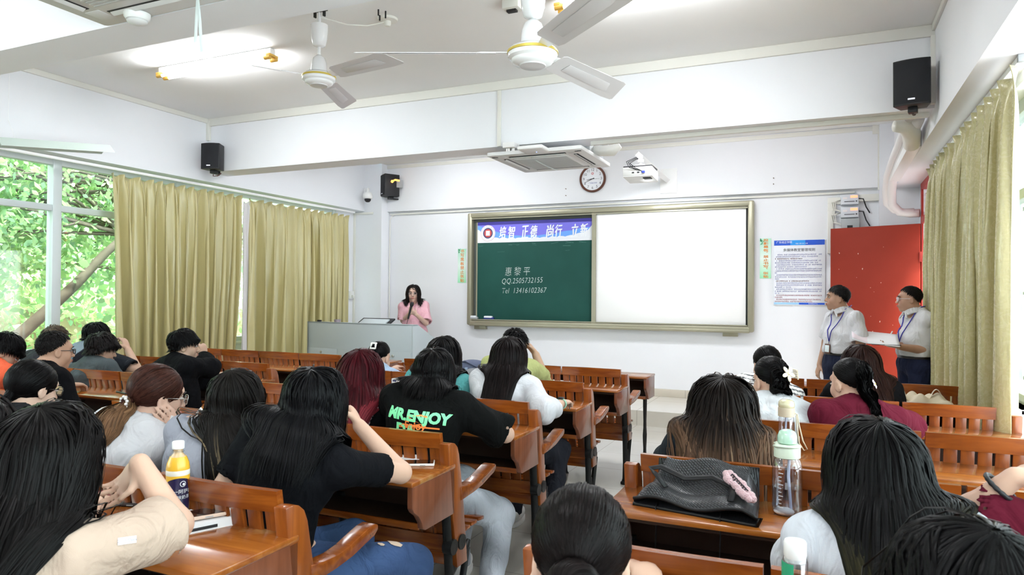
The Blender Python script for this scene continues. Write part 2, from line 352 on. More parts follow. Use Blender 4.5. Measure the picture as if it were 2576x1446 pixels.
# curtains
M_CURT = mat('gold_satin', (.55, .50, .27), rough=.26, spec=.9, sheen=.2)
N_, L_, b_ = nodes_of(M_CURT)
tc = N_.new('ShaderNodeTexCoord'); vn = N_.new('ShaderNodeTexVoronoi'); vn.inputs['Scale'].default_value = 16; vn.feature = 'SMOOTH_F1'
L_.new(tc.outputs['Object'], vn.inputs[0]); wv = N_.new('ShaderNodeTexNoise'); wv.inputs['Scale'].default_value = 22; wv.inputs['Distortion'].default_value = 2.5; L_.new(tc.outputs['Object'], wv.inputs[0])
rp = N_.new('ShaderNodeValToRGB'); rp.color_ramp.interpolation = 'CONSTANT'; rp.color_ramp.elements[0].color = (.20,)*3+(1,); rp.color_ramp.elements[1].position = .52; rp.color_ramp.elements[1].color = (.36,)*3+(1,)
L_.new(wv.outputs[0], rp.inputs[0]); L_.new(rp.outputs[0], b_.inputs['Roughness'])
nz = N_.new('ShaderNodeTexNoise'); nz.inputs['Scale'].default_value = 5; nz.inputs['Detail'].default_value = 3; mpz = N_.new('ShaderNodeMapping'); mpz.inputs['Scale'].default_value = (3, 3, .8); L_.new(tc.outputs['Object'], mpz.inputs[0]); L_.new(mpz.outputs[0], nz.inputs[0])
bpz = N_.new('ShaderNodeBump'); bpz.inputs['Strength'].default_value = .35; bpz.inputs['Distance'].default_value = .03; L_.new(nz.outputs[0], bpz.inputs['Height']); L_.new(bpz.outputs[0], b_.inputs['Normal'])
trn = N_.new('ShaderNodeBsdfTranslucent'); trn.inputs[0].default_value = (.42, .36, .14, 1); mxs = N_.new('ShaderNodeMixShader'); mxs.inputs[0].default_value = .16
out = [n for n in N_ if n.type == 'OUTPUT_MATERIAL'][0]; L_.new(b_.outputs[0], mxs.inputs[1]); L_.new(trn.outputs[0], mxs.inputs[2]); L_.new(mxs.outputs[0], out.inputs[0])
M_LINING = mat('curtain_lining', (.62, .60, .60), rough=.7)
M_SATIN = mat('plain_gold_satin', (.60, .53, .26), rough=.27, spec=.9, sheen=.2, bump=.35, bscale=6, stretch=(4, 4, .35))
N2, L2_, b2_ = nodes_of(M_SATIN); t2 = N2.new('ShaderNodeBsdfTranslucent'); t2.inputs[0].default_value = (.50, .43, .17, 1); x2 = N2.new('ShaderNodeMixShader'); x2.inputs[0].default_value = .18
o2 = [n for n in N2 if n.type == 'OUTPUT_MATERIAL'][0]; L2_.new(b2_.outputs[0], x2.inputs[1]); L2_.new(t2.outputs[0], x2.inputs[2]); L2_.new(x2.outputs[0], o2.inputs[0])
def curtain(x, y0, y1, z0, z1, npl, seed, amp=.045, sgn=1, flare=(0, 0)):
    rg = np.random.default_rng(seed); nu, nv = npl*22, 44
    ph = np.cumsum(rg.uniform(.65, 1.35, npl+1)); ph = (ph-ph[0])/(ph[-1]-ph[0])
    am = rg.uniform(.6, 1.25, npl+1); drift = rg.uniform(-.6, .6, npl+1); w2 = rg.uniform(0, 6.28, npl+1)
    sh = lambda a: math.copysign(abs(sin(a))**.72, sin(a))
    def fn(u, t):
        z = z1+(z0-z1)*t
        k = np.interp(u, ph, np.arange(npl+1)); i = int(min(k, npl-1)); fr = k-i; mixv = lambda q: q[i]*(1-fr)+q[i+1]*fr
        A = amp*mixv(am); pin = math.exp(-t*22)               # pinch pleats at the heading
        kk = k+.34*mixv(drift)*t+.10*sin(4.1*t+1.7*k)*t
        body = A*(sh(2*pi*kk)*(.5+.5*min(1, t*2.5))+.30*sin(4*pi*kk+mixv(w2))+.16*sin(6*pi*kk+4*t)+.05*sin(14*t+3*k)*sin(9*pi*kk))
        head = amp*(.9*max(0, cos(2*pi*k))**6-.25)
        n = head*pin+body*(1-pin); sag = -.014*(1-cos(2*pi*k))*pin
        yy = y0+(y1-y0)*u+flare[0]*(1-u)*t+flare[1]*u*t+.020*sin(4*pi*kk+t*3)*(1-pin)
        return (x+sgn*n, yy, z+sag)
    return MB().grid(fn, nu, nv)
def add_curtain(label, x, y0, y1, z0, z1, npl, seed, **k):
    g = k.pop('group', None); lin = k.pop('lining', None)
    c = thing('curtain', label, 'curtain', (x, (y0+y1)/2, z0), group=g)
    o = put('drape', curtain(x, y0, y1, z0, z1, npl, seed, **k), M_SATIN if x < 0 else M_CURT, c, smooth=180)
    md = o.modifiers.new('thickness', 'SOLIDIFY'); md.thickness = .003
    if lin:
        l = put('lining', curtain(*lin), M_LINING, c, smooth=180, label='pale lining showing at the edge'); l.modifiers.new('thickness', 'SOLIDIFY').thickness = .003
    return c
add_curtain('gold satin curtain beside the bare window panes, covering the left part of the window', -6.42, 4.66, 6.34, .12, 2.655, 12, 3, amp=.062, flare=(.10, -.10))
add_curtain('gold satin curtain nearest the lectern on the left wall', -6.42, 6.46, 8.42, .12, 2.64, 12, 8, amp=.062, flare=(-.04, .03), lining=(-6.40, 6.36, 6.47, .12, 2.60, 1, 5, .02))
add_curtain('gold patterned curtain hanging beside the red door on the right wall', .905, 4.24, 7.36, .42, 2.66, 15, 12, amp=.055, sgn=-1, flare=(.16, .0))
for nm, x, y0, y1, z, lb in (('curtain_track', -6.43, 3.5, 8.6, 2.70, 'long white curtain track above the left windows'), ('curtain_track', .93, 4.30, 7.5, 2.70, 'white curtain track above the curtain by the red door')):
    t = thing(nm, lb, 'curtain track', (x, (y0+y1)/2, z))
    put('rail', MB().bx((x-.015, y0, z-.012), (x+.015, y1, z+.015 if x < 0 else z+.02), .003), M_WHITE, t)
    put('end_cap', MB().bx((x-.02, y0-.03, z-.02), (x+.02, y0, z+.018), .003), M_GREY, t)

# ================================================================== OUTSIDE
M_SOIL = mat('hillside_soil', (.16, .14, .07), rough=1, bump=.6, bscale=3, var=.5, vscale=1.5)
def hill(u, t):
    x = XL-.2-14*u; y = -8+24*t
    return (x, y, -.6+u*2.4+.25*sin(y*1.3+u*5)+.2*sin(x*2.1))
struct('ground_hillside', MB().grid(hill, 24, 30), M_SOIL, smooth=180)
def leaf_mat(name, c):
    m = bpy.data.materials.new(name); m.use_nodes = True; nt = m.node_tree; b = nt.nodes['Principled BSDF']; o = [n for n in nt.nodes if n.type == 'OUTPUT_MATERIAL'][0]
    at = nt.nodes.new('ShaderNodeAttribute'); at.attribute_name = 'Col'
    nt.links.new(at.outputs[0], b.inputs['Base Color']); b.inputs['Roughness'].default_value = .38
    tr = nt.nodes.new('ShaderNodeBsdfTranslucent'); nt.links.new(at.outputs[0], tr.inputs[0]); mx = nt.nodes.new('ShaderNodeMixShader'); mx.inputs[0].default_value = .5
    nt.links.new(b.outputs[0], mx.inputs[1]); nt.links.new(tr.outputs[0], mx.inputs[2]); nt.links.new(mx.outputs[0], o.inputs[0]); return m
M_LEAF = leaf_mat('broad_leaves', (.2, .4, .1)); M_BARK = mat('tree_bark', (.11, .092, .07), rough=.9, bump=.6, bscale=12, var=.4)
def raw_mesh(name, V, F, cols=None, smooth=True):
    V = np.asarray(V, np.float32); F = np.asarray(F, np.int32); n, k = F.shape
    me = bpy.data.meshes.new(name); me.vertices.add(len(V)); me.vertices.foreach_set('co', V.ravel())
    me.loops.add(n*k); me.loops.foreach_set('vertex_index', F.ravel()); me.polygons.add(n); me.polygons.foreach_set('loop_start', np.arange(0, n*k, k, dtype=np.int32))
    me.polygons.foreach_set('use_smooth', np.full(n, smooth)); me.update(calc_edges=True)
    if cols is not None:
        a = me.color_attributes.new('Col', 'BYTE_COLOR', 'POINT'); c = np.ones((len(V), 4), np.float32); c[:, :3] = cols; a.data.foreach_set('color', c.ravel())
    me.validate(); return me
def leaves(cent, n, size, spread, palette, rg):
    ci = rg.integers(0, len(cent), n); C = cent[ci]+rg.normal(0, 1, (n, 3))*spread
    d = rg.normal(0, 1, (n, 3)); d[:, 2] -= .5; d /= np.linalg.norm(d, axis=1)[:, None]
    s = np.cross(d, rg.normal(0, 1, (n, 3))); s /= np.linalg.norm(s, axis=1)[:, None]; nn = np.cross(d, s)
    L = (size*rg.uniform(.6, 1.3, n))[:, None]; w = L*.27
    pts = [C, C+d*L*.35+s*w+nn*w*.25, C+d*L*.35-s*w+nn*w*.25, C+d*L*.7+s*w*.75, C+d*L*.7-s*w*.75, C+d*L, C+d*L*.4]
    V = np.stack(pts, 1).reshape(-1, 3); b = (np.arange(n)*7)[:, None]
    F = np.concatenate([b+np.array([0, 1, 3, 6]), b+np.array([0, 6, 4, 2]), b+np.array([6, 3, 5, 4])], 0)
    pc = np.array(palette)[rg.integers(0, len(palette), n)]*rg.uniform(.75, 1.2, (n, 1)); return V, F, np.repeat(pc, 7, 0)
PAL = [(.32, .52, .22), (.40, .60, .28), (.28, .47, .23), (.48, .64, .34), (.25, .43, .26)]
def tree(label, base, trunk_pts, r0, crown, n, size, seed, pal=PAL, spread=.45):
    rg = np.random.default_rng(seed); t = thing('tree', label, 'tree', base, group='trees outside the window')
    tm = MB(); P = [np.array(p, float) for p in trunk_pts]; m = len(P)
    tm.tube(P, [r0*(1-.6*i/(m-1)) for i in range(m)], 8)
    cent = []
    for c, rad, k in crown:
        for _ in range(k):
            q = np.array(c)+rg.normal(0, .55, 3)*np.array(rad); cent.append(q)
            a = P[int(rg.integers(m-2, m))]; mid = (a+q)/2+np.array([0, 0, .15])
            if rg.random() < .6: tm.tube([a, mid, q], [r0*.3, r0*.18, r0*.06], 5)
    put('trunk', tm, M_BARK, t, smooth=180)
    V, F, Cc = leaves(np.array(cent), n, size, spread, pal, rg)
    put('foliage', raw_mesh('foliage', V, F, Cc), M_LEAF, t)
    return t
tree('broad-leaved tree just outside the window with a leaning grey trunk', (-8.9, 2.4, 0), [(-8.2, 3.6, -.15), (-8.2, 4.46, .64), (-8.2, 4.77, .88), (-8.2, 5.15, 1.22), (-8.2, 5.53, 1.57), (-8.22, 5.9, 1.95), (-8.3, 6.26, 2.23), (-8.5, 6.9, 2.9)], .095, [((-8.7, 4.4, 3.0), (.6, 1.6, .5), 26), ((-8.6, 3.4, 2.35), (.4, 1.1, .35), 16), ((-8.9, 6.2, 2.7), (.6, 1.0, .6), 14), ((-8.5, 4.6, 2.15), (.3, .8, .25), 8)], 11000, .085, 4, spread=.24)
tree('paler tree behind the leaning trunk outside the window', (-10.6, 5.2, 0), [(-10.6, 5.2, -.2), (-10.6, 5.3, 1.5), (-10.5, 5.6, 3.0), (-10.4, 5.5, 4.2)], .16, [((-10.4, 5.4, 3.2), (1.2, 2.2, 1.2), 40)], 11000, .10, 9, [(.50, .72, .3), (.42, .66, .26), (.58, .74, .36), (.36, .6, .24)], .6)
tree('tree at the far left edge of the view through the window', (-9.6, 2.0, 0), [(-9.6, 2.0, -.2), (-9.7, 2.2, 1.4), (-9.6, 2.5, 2.8)], .14, [((-9.5, 2.6, 2.3), (1.0, 1.8, 1.1), 30)], 9000, .10, 15, PAL, .5)
tree('dark bushy tree behind the curtained window', (-10.2, 8.2, 0), [(-10.2, 8.2, .2), (-10.2, 8.2, 1.5), (-10.2, 8.1, 3)], .15, [((-10, 8, 2.4), (1.2, 2.2, 1.3), 28)], 4000, .15, 21, PAL, .6)
rg = np.random.default_rng(33)
cent = np.array([hill(u, t) for u, t in rg.uniform([.20, .25], [.60, .8], (200, 2))])+np.array([0, 0, .2])
V, F, Cc = leaves(cent, 9000, .11, .24, [(.26, .46, .16), (.34, .52, .2), (.36, .48, .2), (.2, .4, .16)], rg)
put('undergrowth', raw_mesh('undergrowth', V, F, Cc), M_LEAF, label='low green undergrowth on the slope outside the window', cat='undergrowth', kind='stuff')
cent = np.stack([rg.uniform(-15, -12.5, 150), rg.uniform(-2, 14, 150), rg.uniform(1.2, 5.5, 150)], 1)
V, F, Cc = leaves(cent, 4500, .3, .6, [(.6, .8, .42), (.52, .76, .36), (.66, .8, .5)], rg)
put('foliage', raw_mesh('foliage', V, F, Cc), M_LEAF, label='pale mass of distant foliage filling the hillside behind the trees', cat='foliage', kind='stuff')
# ================================================================== BENCH DESKS
ROWY = [1.61+.945*k for k in range(-1, 6)]
BLK = {'L': (-6.22, -4.10, 4), 'M': (-3.50, -1.39, 4), 'R': (-.66, .955, 3)}
def lean(z): return .075-.17*(z-.34)               # y of the inclined backrest at height z (top leans to the rear)
def iron_leg(x):
    m = MB(); w = .022
    def bar(pts, r): m.tube([(x, y, z) for y, z in pts], r, 8, flat=(1.25, .8))
    bar([(-.035, .60), (-.015, .45), (.0, .30), (.005, .16), (.0, .04), (-.01, 0)], [.017, .017, .016, .015, .016, .022])
    bar([(.0, .30), (.05, .33), (.10, .365), (.155, .375), (.175, .40)], [.016, .016, .015, .016, .010])
    bar([(.155, .375), (.135, .30), (.10, .20), (.085, .10), (.10, .02), (.11, 0)], [.014, .013, .013, .013, .014, .02])
    bar([(.02, .27), (.06, .25), (.085, .14)], [.010, .009, .008])
    for dy in (-.045, .045): m.cyl((x-.012, lean(.45)+dy*.8-.03, .43), (x+.03, lean(.45)+dy*.8-.03, .43), .032, n=14)
    m.box((x, 0, .012), (.05, .09, .024), None, .006)
    return m
def front_leg(x, y):
    m = MB()
    for s in (-1, 1):
        m.tube([(x, y+s*.028, .575), (x, y+s*.030, .50), (x, y+s*.012, .36), (x, y+s*.016, .30), (x, y+s*.034, .24), (x, y+s*.026, .18), (x, y+s*.008, .12), (x, y+s*.012, .0)], [.012, .011, .011, .011, .011, .011, .012, .016], 8)
    m.box((x, y, .57), (.04, .12, .02), None, .004).box((x, y, .01), (.05, .08, .02), None, .005)
    return m
def desk_parts(e, x0, x1, front=False, y1=-.0):
    ya, yb = y1, -.325
    put('desk_top', MB().bx((x0-.005, yb-.012, .752), (x1+.005, ya, .772), .006), M_TOP, e)
    prof = [(ya, .752), (yb, .752), (yb, .672), (yb+.012, .655), (yb+.045, .632), (yb+.07, .60), (yb+.078, .575), (yb+.095, .566), (ya, .566)]
    for x in (x0, x1-.024): put('side_panel', MB().prism([(x, y, z) for y, z in prof], (.024, 0, 0), .003), M_PANEL, e)
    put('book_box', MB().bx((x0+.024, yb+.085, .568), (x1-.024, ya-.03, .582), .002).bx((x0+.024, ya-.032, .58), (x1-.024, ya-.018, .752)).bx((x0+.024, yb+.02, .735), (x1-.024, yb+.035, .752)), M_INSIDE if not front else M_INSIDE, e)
    put('shelf_edge', MB().bx((x0+.024, yb+.078, .566), (x1-.024, yb+.09, .592), .003), M_WOOD, e)
def build_bench(blk):
    X0, X1, n = BLK[blk]; e = thing('bench_desk', 'bench', 'bench desk', (0, 0, 0))
    desk_parts(e, X0, X1)
    a, bq = X0+.048, X1-.048; pitch = (bq-a)/n
    for i in range(n):
        xa, xb = a+i*pitch+.008, a+(i+1)*pitch-.008
        bow = lambda u: -.022*(1-(2*u-1)**2)
        def rail(m, z0, z1, th, arch=0., sh=0.):
            N = 10; lo = []; hi = []
            for k in range(N+1):
                u = k/N; x = xa+(xb-xa)*u; yb_ = bow(u)+sh
                lo.append([(x, lean(z0)+yb_-th/2, z0), (x, lean(z0)+yb_+th/2, z0)])
                zt = z1+arch*(1-(2*u-1)**2)
                hi.append([(x, lean(z1)+yb_-th/2, zt), (x, lean(z1)+yb_+th/2, zt)])
            vs = []; fs = []
            for k in range(N+1): vs += [lo[k][0], lo[k][1], hi[k][1], hi[k][0]]
            for k in range(N):
                o = k*4
                for q in range(4): fs.append((o+q, o+(q+1) % 4, o+4+(q+1) % 4, o+4+q))
            fs += [(3, 2, 1, 0), (N*4, N*4+1, N*4+2, N*4+3)]
            m._new(vs, fs)
        m = MB(); rail(m, .832, .896, .024, .004)
        put('top_rail', m, M_WOOD, e, smooth=50)
        m = MB(); ns = 8; sw = (xb-xa)/ns
        for k in range(ns):
            u = (k+.5)/ns; xc = xa+(xb-xa)*u; y0 = bow(u)
            m.prism([(xc-sw*.41, lean(.43)+y0-.006, .43), (xc+sw*.41, lean(.43)+y0-.006, .43), (xc+sw*.41, lean(.84)+y0-.006, .84), (xc-sw*.41, lean(.84)+y0-.006, .84)], (0, .012, .002), .002)
        put('back_slats', m, M_WOODY, e)
        m = MB(); rail(m, .385, .455, .024); put('bottom_rail', m, M_WOOD, e, smooth=50)
        m = MB()
        for j, (yy, zz, tl) in enumerate(((.085, .345, 1.35), (.10, .385, .7), (.165, .418, .12), (.235, .425, .0), (.305, .43, -.05), (.375, .43, -.15))):
            m.box(((xa+xb)/2, yy, zz), (xb-xa-.01, .062, .018), np.array(Matrix.Rotation(tl, 3, 'X')), .004)
        put('seat', m, M_WOOD, e)
    for x, s in ((X0, 1), (X1-.046, -1)):
        pr = [(lean(.33)-.045, .33), (lean(.33)+.045, .33), (lean(.6)+.05, .6), (lean(.80)+.044, .80), (lean(.83)+.034, .835), (lean(.85)+.014, .855), (lean(.85)-.012, .862), (lean(.85)-.042, .860), (lean(.6)-.05, .6)]
        put('end_post', MB().prism([(x, y, z) for y, z in pr], (.046, 0, 0), .0035), M_WOODY, e, smooth=28)
        yp = lean(.6)+.045
        ap = [(yp-.02, .662), (yp+.04, .655), (yp+.10, .652), (yp+.16, .660), (yp+.22, .676), (yp+.27, .688), (yp+.305, .690), (yp+.318, .684), (yp+.320, .668), (yp+.30, .652), (yp+.25, .640), (yp+.18, .622), (yp+.10, .612), (yp+.03, .608), (yp-.02, .605)]
        put('armrest', MB().prism([(x-.006, y, z) for y, z in ap], (.056, 0, 0), .003), M_WOOD, e, smooth=32)
        put('leg', iron_leg(x+.023), M_IRON, e, smooth=60)
    for i in range(1, n): put('leg', iron_leg(a+i*pitch), M_IRON, e, smooth=60)
    return e
def build_front(blk):
    X0, X1, n = BLK[blk]; e = thing('front_desk', 'front', 'desk', (0, 0, 0)); desk_parts(e, X0, X1, True)
    for x in (X0+.05, (X0+X1)/2, X1-.05): put('leg', front_leg(x, -.16), M_IRON, e, smooth=60)
    return e
ORD = ['back', 'second', 'third', 'fourth', 'fifth', 'sixth']
WHERE = {'L': 'in the block beside the curtained windows', 'M': 'in the middle block', 'R': 'in the block next to the red door'}
EXTRA = {('M', 1): 'brown bench desk that the light grey T-shirt girl and black T-shirt girl in jeans sit at', }
rowname = ['behind all the others', 'second row from the rear', 'third row from the rear', 'fourth row from the rear', 'fifth row from the rear', 'just behind the front desk']
WHERE2 = {'L': 'block by the left windows', 'M': 'middle block', 'R': 'block by the red door'}
for blk in 'LMR':
    src = None
    for k in range(0 if blk != 'L' else 1, 6):
        lb = 'slat-back bench desk in the %s, %s' % (WHERE2[blk], rowname[k])
        if src is None: src = build_bench(blk); e = src; e.location = (0, ROWY[k], 0)
        else: e = copy_tree(src, loc=(0, ROWY[k], 0))
        e['label'] = lb; e['group'] = 'slat-back bench desks'
    e = build_front(blk); e.location = (0, ROWY[6], 0); e['label'] = 'plain front-row desk without a seat, ' + WHERE[blk]; e['group'] = 'front-row desks'

# ================================================================== CEILING FANS AND LIGHTS
M_FANW = mat('fan_white_enamel', (.80, .79, .80), rough=.22, coat=.3)
M_BLADE = mat('fan_blade_enamel', (.60, .575, .585), rough=.28, coat=.2)
M_GOLD = mat('gold_trim', (.72, .55, .12), rough=.35, metal=.5)
def fan(label, hub, ceil, rot, can_top, dirs, R=.70):
    x, y, z = hub; e = thing('ceiling_fan', label, 'ceiling fan', (x, y, ceil), group='white three-blade ceiling fans')
    c = (x, y, z)
    put('hub', MB().lathe([(.001, -.052), (.045, -.05), (.088, -.04), (.096, -.030), (.098, -.022), (.113, -.012), (.116, .0), (.112, .022), (.095, .036), (.05, .042), (.001, .043)], c, 36), M_FANW, e, smooth=40)
    put('gold_band', MB().lathe([(.1165, .004), (.1185, .006), (.1175, .016), (.1155, .018)], c, 48, cap=False), M_GOLD, e)
    put('underside_plate', MB().lathe([(.001, -.056), (.03, -.055), (.06, -.052), (.062, -.046), (.001, -.046)], c, 30), M_BLADE, e)
    put('motor_bell', MB().lathe([(.052, .045), (.056, .06), (.052, .11), (.040, .145), (.018, .165), (.001, .168)], c, 24), M_FANW, e, smooth=60)
    put('motor_collar', MB().lathe([(.042, .036), (.05, .04), (.05, .052), (.042, .056)], c, 24), M_DARK, e)
    put('down_rod', MB().cyl((x, y, z+.15), (x, y, ceil-.02), .011, n=10), M_FANW, e)
    ct = can_top
    put('canopy', MB().lathe([(.020, -.155), (.042, -.145), (.054, -.10), (.060, -.02), (.060, 0), (.052, 0), (.045, -.02)], (x, y, ct), 24), M_FANW, e, smooth=60)
    put('hanger_bracket', MB().bx((x-.06, y-.015, ceil-.012), (x+.06, y+.015, ceil), .002).bx((x-.045, y-.01, ceil-.05), (x-.035, y+.01, ceil)).bx((x+.035, y-.01, ceil-.05), (x+.045, y+.01, ceil)), M_IRON, e)
    for k, (a, tilt) in enumerate(dirs):
        Rm = np.array(Matrix.Rotation(radians(a), 3, 'Z') @ Matrix.Rotation(radians(tilt), 3, 'X'))
        cc = np.array(c)+np.array([0, 0, .012])
        def q(r, s, h): return cc+Rm@np.array([r, s, h-.0*r])
        o = [(.17, -.060), (.19, -.072), (R-.05, -.086), (R-.02, -.080), (R+.055, .052), (R+.045, .064), (R-.04, .070), (.21, .058), (.17, .048)]
        bl = MB(); bl.prism([q(r, s, -.004+.10*(s*s)) for r, s in o], Rm@np.array([0, 0, .003]))
        b_o = put('blade', bl, M_BLADE, e)
        put('stiffener', MB().prism([q(r, s, -.0065) for r, s in [(.26, -.035), (R-.12, -.04), (R-.07, .02), (R-.12, .03), (.26, .022)]], Rm@np.array([0, 0, .002]), .0008), M_BLADE, b_o)
        put('blade_iron', MB().prism([q(r, s, -.001) for r, s in [(.10, -.022), (.19, -.045), (.24, -.045), (.26, 0), (.24, .04), (.19, .035), (.10, .02)]], Rm@np.array([0, 0, .004]), .001), M_FANW, e)
    return e
fan('white ceiling fan hanging nearest the camera, canopy slid down onto its motor', (-1.22, 2.957, 2.577), CZ, 0, 2.90, ((-157, -17), (76, -17), (-42, -17)), R=.76)
fan('white ceiling fan hanging nearer the left windows on a bare rod', (-3.23, 3.90, 2.982), CZ, 0, 3.36, ((-123, -17), (-10, -17), (111, -17)), R=.70)

M_TUBE = mat('lit_fluorescent_tube', (1, .98, .95), emit=9.0)
M_AMBER = mat('amber_lamp_cap', (.72, .42, .08), rough=.4)
M_OFFTUBE = mat('unlit_tube', (.75, .78, .78), rough=.25)
def tube_lamp(label, c, L=1.24, ang=0., lit=True, pw=1.):
    x, y, z = c; e = thing('fluorescent_light', label, 'fluorescent light', (0, 0, 0), group='twin-tube ceiling lights')
    put('housing', MB().bx((-L/2-.02, -.03, -.0), (L/2+.02, .03, .05), .006), M_WHITE, e)
    for s in (-1, 1):
        put('tube', MB().cyl((-L/2+.02, s*.035, -.03), (L/2-.02, s*.035, -.03), .013, n=12), M_TUBE if lit else M_OFFTUBE, e)
    ec = MB()
    for q in (-1, 1):
        for s in (-1, 1): ec.lathe([(.017, -.03), (.017, .03)], (q*(L/2-.005), s*.035, -.03), 12, np.array([[0, 0, 1], [0, 1, 0], [-1, 0, 0]]))
        ec.bx((q*(L/2+.01)-.02, -.05, -.02), (q*(L/2+.01)+.02, .05, .0), .003)
    put('end_caps', ec, M_AMBER, e)
    e.location = c; e.rotation_euler = (0, 0, ang)
    if lit:
        ld = bpy.data.lights.new('tube_light', 'AREA'); ld.shape = 'RECTANGLE'; ld.size = L; ld.size_y = .09; ld.energy = TUBE_W*pw; ld.color = (.92, .96, 1)
        lo = bpy.data.objects.new('tube_light', ld); COL.objects.link(lo); lo.location = (x, y, z-.06); lo.rotation_euler = (0, 0, ang)
        ld2 = bpy.data.lights.new('tube_light', 'AREA'); ld2.shape = 'RECTANGLE'; ld2.size = L; ld2.size_y = .05; ld2.energy = TUBE_W*pw*.45; ld2.color = (.92, .96, 1)
        for s in (-1, 1):
            l2 = bpy.data.objects.new('tube_light', ld2); COL.objects.link(l2); l2.location = (x-sin(ang)*s*.065, y+cos(ang)*s*.065, z-.02); l2.rotation_euler = (radians(180)-s*1.1, 0, ang)
    return e
tube_lamp('lit twin-tube light on the ceiling above the fan by the windows', (-4.72, 4.36, CZ-.055))
tube_lamp('lit twin-tube light on the ceiling cut by the top of the picture', (-.98, 4.36, CZ-.055))
for nm, x, y in (('left windows', -4.6, 7.6), ('board', -1.2, 7.3)): tube_lamp('lit twin-tube light hidden above the front beam near the ' + nm, (x, y, CZ-.055), pw=1.15)
for nm, x, y in (('left windows', -4.6, .9), ('right wall', -.9, .7), ('back left corner', -4.6, -2.4), ('back right corner', -.9, -2.4)): tube_lamp('lit twin-tube light behind the camera near the ' + nm, (x, y, CZ-.055), pw=.75)
# dead fixture that hangs from a wire near the left wall
e = thing('hanging_light', 'unlit greenish tube fitting hanging aslant near the left wall above the window', 'light fitting', (-5.95, 3.9, 2.75))
a_, b_2 = on_x(-14, 361, -5.95), on_x(272, 380, -5.95)
dv = (b_2-a_)/np.linalg.norm(b_2-a_); c_ = (a_+b_2)/2; Lh = np.linalg.norm(b_2-a_)
Rh = np.stack([dv, np.cross([0, 0, 1], dv)/np.linalg.norm(np.cross([0, 0, 1], dv)), np.cross(dv, np.cross([0, 0, 1], dv))/np.linalg.norm(np.cross([0, 0, 1], dv))], 1)
put('reflector', MB().prism([c_+Rh@np.array(p) for p in [(-Lh/2, -.09, -.02), (-Lh/2, -.035, .05), (-Lh/2, .035, .05), (-Lh/2, .09, -.02), (-Lh/2, .03, .025), (-Lh/2, -.03, .025)]], Rh@np.array([Lh, 0, 0])), mat('faded_green_enamel', (.52, .60, .55), rough=.4), e)
put('tube', MB().cyl(c_+Rh@np.array([-Lh/2+.05, 0, .0]), c_+Rh@np.array([Lh/2-.05, 0, .0]), .014, n=10), M_OFFTUBE, e)
w0 = on_x(22, 358, -5.95)
put('suspension_wire', MB().tube([w0, w0+np.array([0, .03, .06]), w0+np.array([.0, .06, .02]), w0+np.array([-.1, .05, .2]), (-5.95, w0[1], CZ)], .002, 5), M_WHITE, e)

# ================================================================== AIR CONDITIONERS
def cassette(label, x0, y0, z, s=.95, bv=.06):
    e = thing('air_conditioner', label, 'air conditioner', (x0+s/2, y0+s/2, z), group='ceiling cassette air conditioners')
    X = lambda u: x0+s*u; Y = lambda v: y0+s*v
    m = MB(); m.prism([(X(a), Y(b_), z) for a, b_ in [(.015, .0), (.985, 0), (1, .015), (1, .985), (.985, 1), (.015, 1), (0, .985), (0, .015)]], (0, 0, .035), .006)
    put('front_panel', m, M_ACW, e)
    put('intake_grille', MB().bx((X(.21), Y(.21), z-.012), (X(.79), Y(.79), z+.002), .008), M_ACW, e)
    g = MB()
    for i in range(24): v = .23+.54*i/23; g.bx((X(.23), Y(v)-.0045, z-.015), (X(.77), Y(v)+.0045, z-.010))
    put('grille_bars', g, mat('grille_grey', (.50, .50, .50), rough=.5), e)
    for (a, b_, c, d_) in ((.20, .10, .80, .145), (.20, .855, .80, .90), (.10, .20, .145, .80), (.855, .20, .90, .80)):
        put('air_slot', MB().bx((X(a), Y(b_), z-.003), (X(c), Y(d_), z+.005), .002), M_DARK, e)
        hx = (a+c)/2; hy = (b_+d_)/2
        if c-a > .3: put('louver', MB().box((X(hx), Y(hy), z-.006), (s*.58, .028, .006), np.array(Matrix.Rotation(.5 if hy < .5 else -.5, 3, 'X')), .001), M_ACW, e)
        else: put('louver', MB().box((X(hx), Y(hy), z-.006), (.028, s*.58, .006), np.array(Matrix.Rotation(-.5 if hx < .5 else .5, 3, 'Y')), .001), M_ACW, e)
    for a, b_ in ((.12, .12), (.88, .12), (.12, .88), (.88, .88)): put('corner_cover', MB().bx((X(a)-.05, Y(b_)-.05, z-.002), (X(a)+.05, Y(b_)+.05, z+.004), .01), M_ACW, e)
    ht = MB()
    for a in (.06, .94): ht.bx((X(a)-.03, Y(.08)-.012, z-.003), (X(a)+.03, Y(.08)+.012, z+.003), .002)
    put('corner_slot', ht, M_DARK, e)
    put('body', MB().bx((X(.06), Y(bv), z+.035), (X(.94), Y(.94), z+.27), .01), mat('galvanised_sheet', (.45, .46, .47), rough=.45, metal=.6), e)
    rod = MB()
    for a, b_ in ((.03, bv+.04), (.97, bv+.04), (.03, .9), (.97, .9)): rod.cyl((X(a), Y(b_), z+.2), (X(a), Y(b_), CZ), .006, n=6); rod.bx((X(a)-.03, Y(b_)-.02, z+.19), (X(a)+.03, Y(b_)+.02, z+.205))
    put('hanging_rod', rod, M_METAL, e)
    return e
M_RIB = mat('pale_ribbon', (.78, .86, .86), rough=.5)
ac = cassette('white cassette air conditioner hanging by the front beam, above the chalkboard', -2.84, 5.78, 2.755, s=.92, bv=.46)
put('ribbon', MB().tube([(-2.46, 5.95, 2.75), (-2.45, 6.1, 2.735), (-2.45, 6.3, 2.732), (-2.45, 6.5, 2.736), (-2.45, 6.60, 2.74)], .011, 6, flat=(.12, 1)), M_RIB, ac)
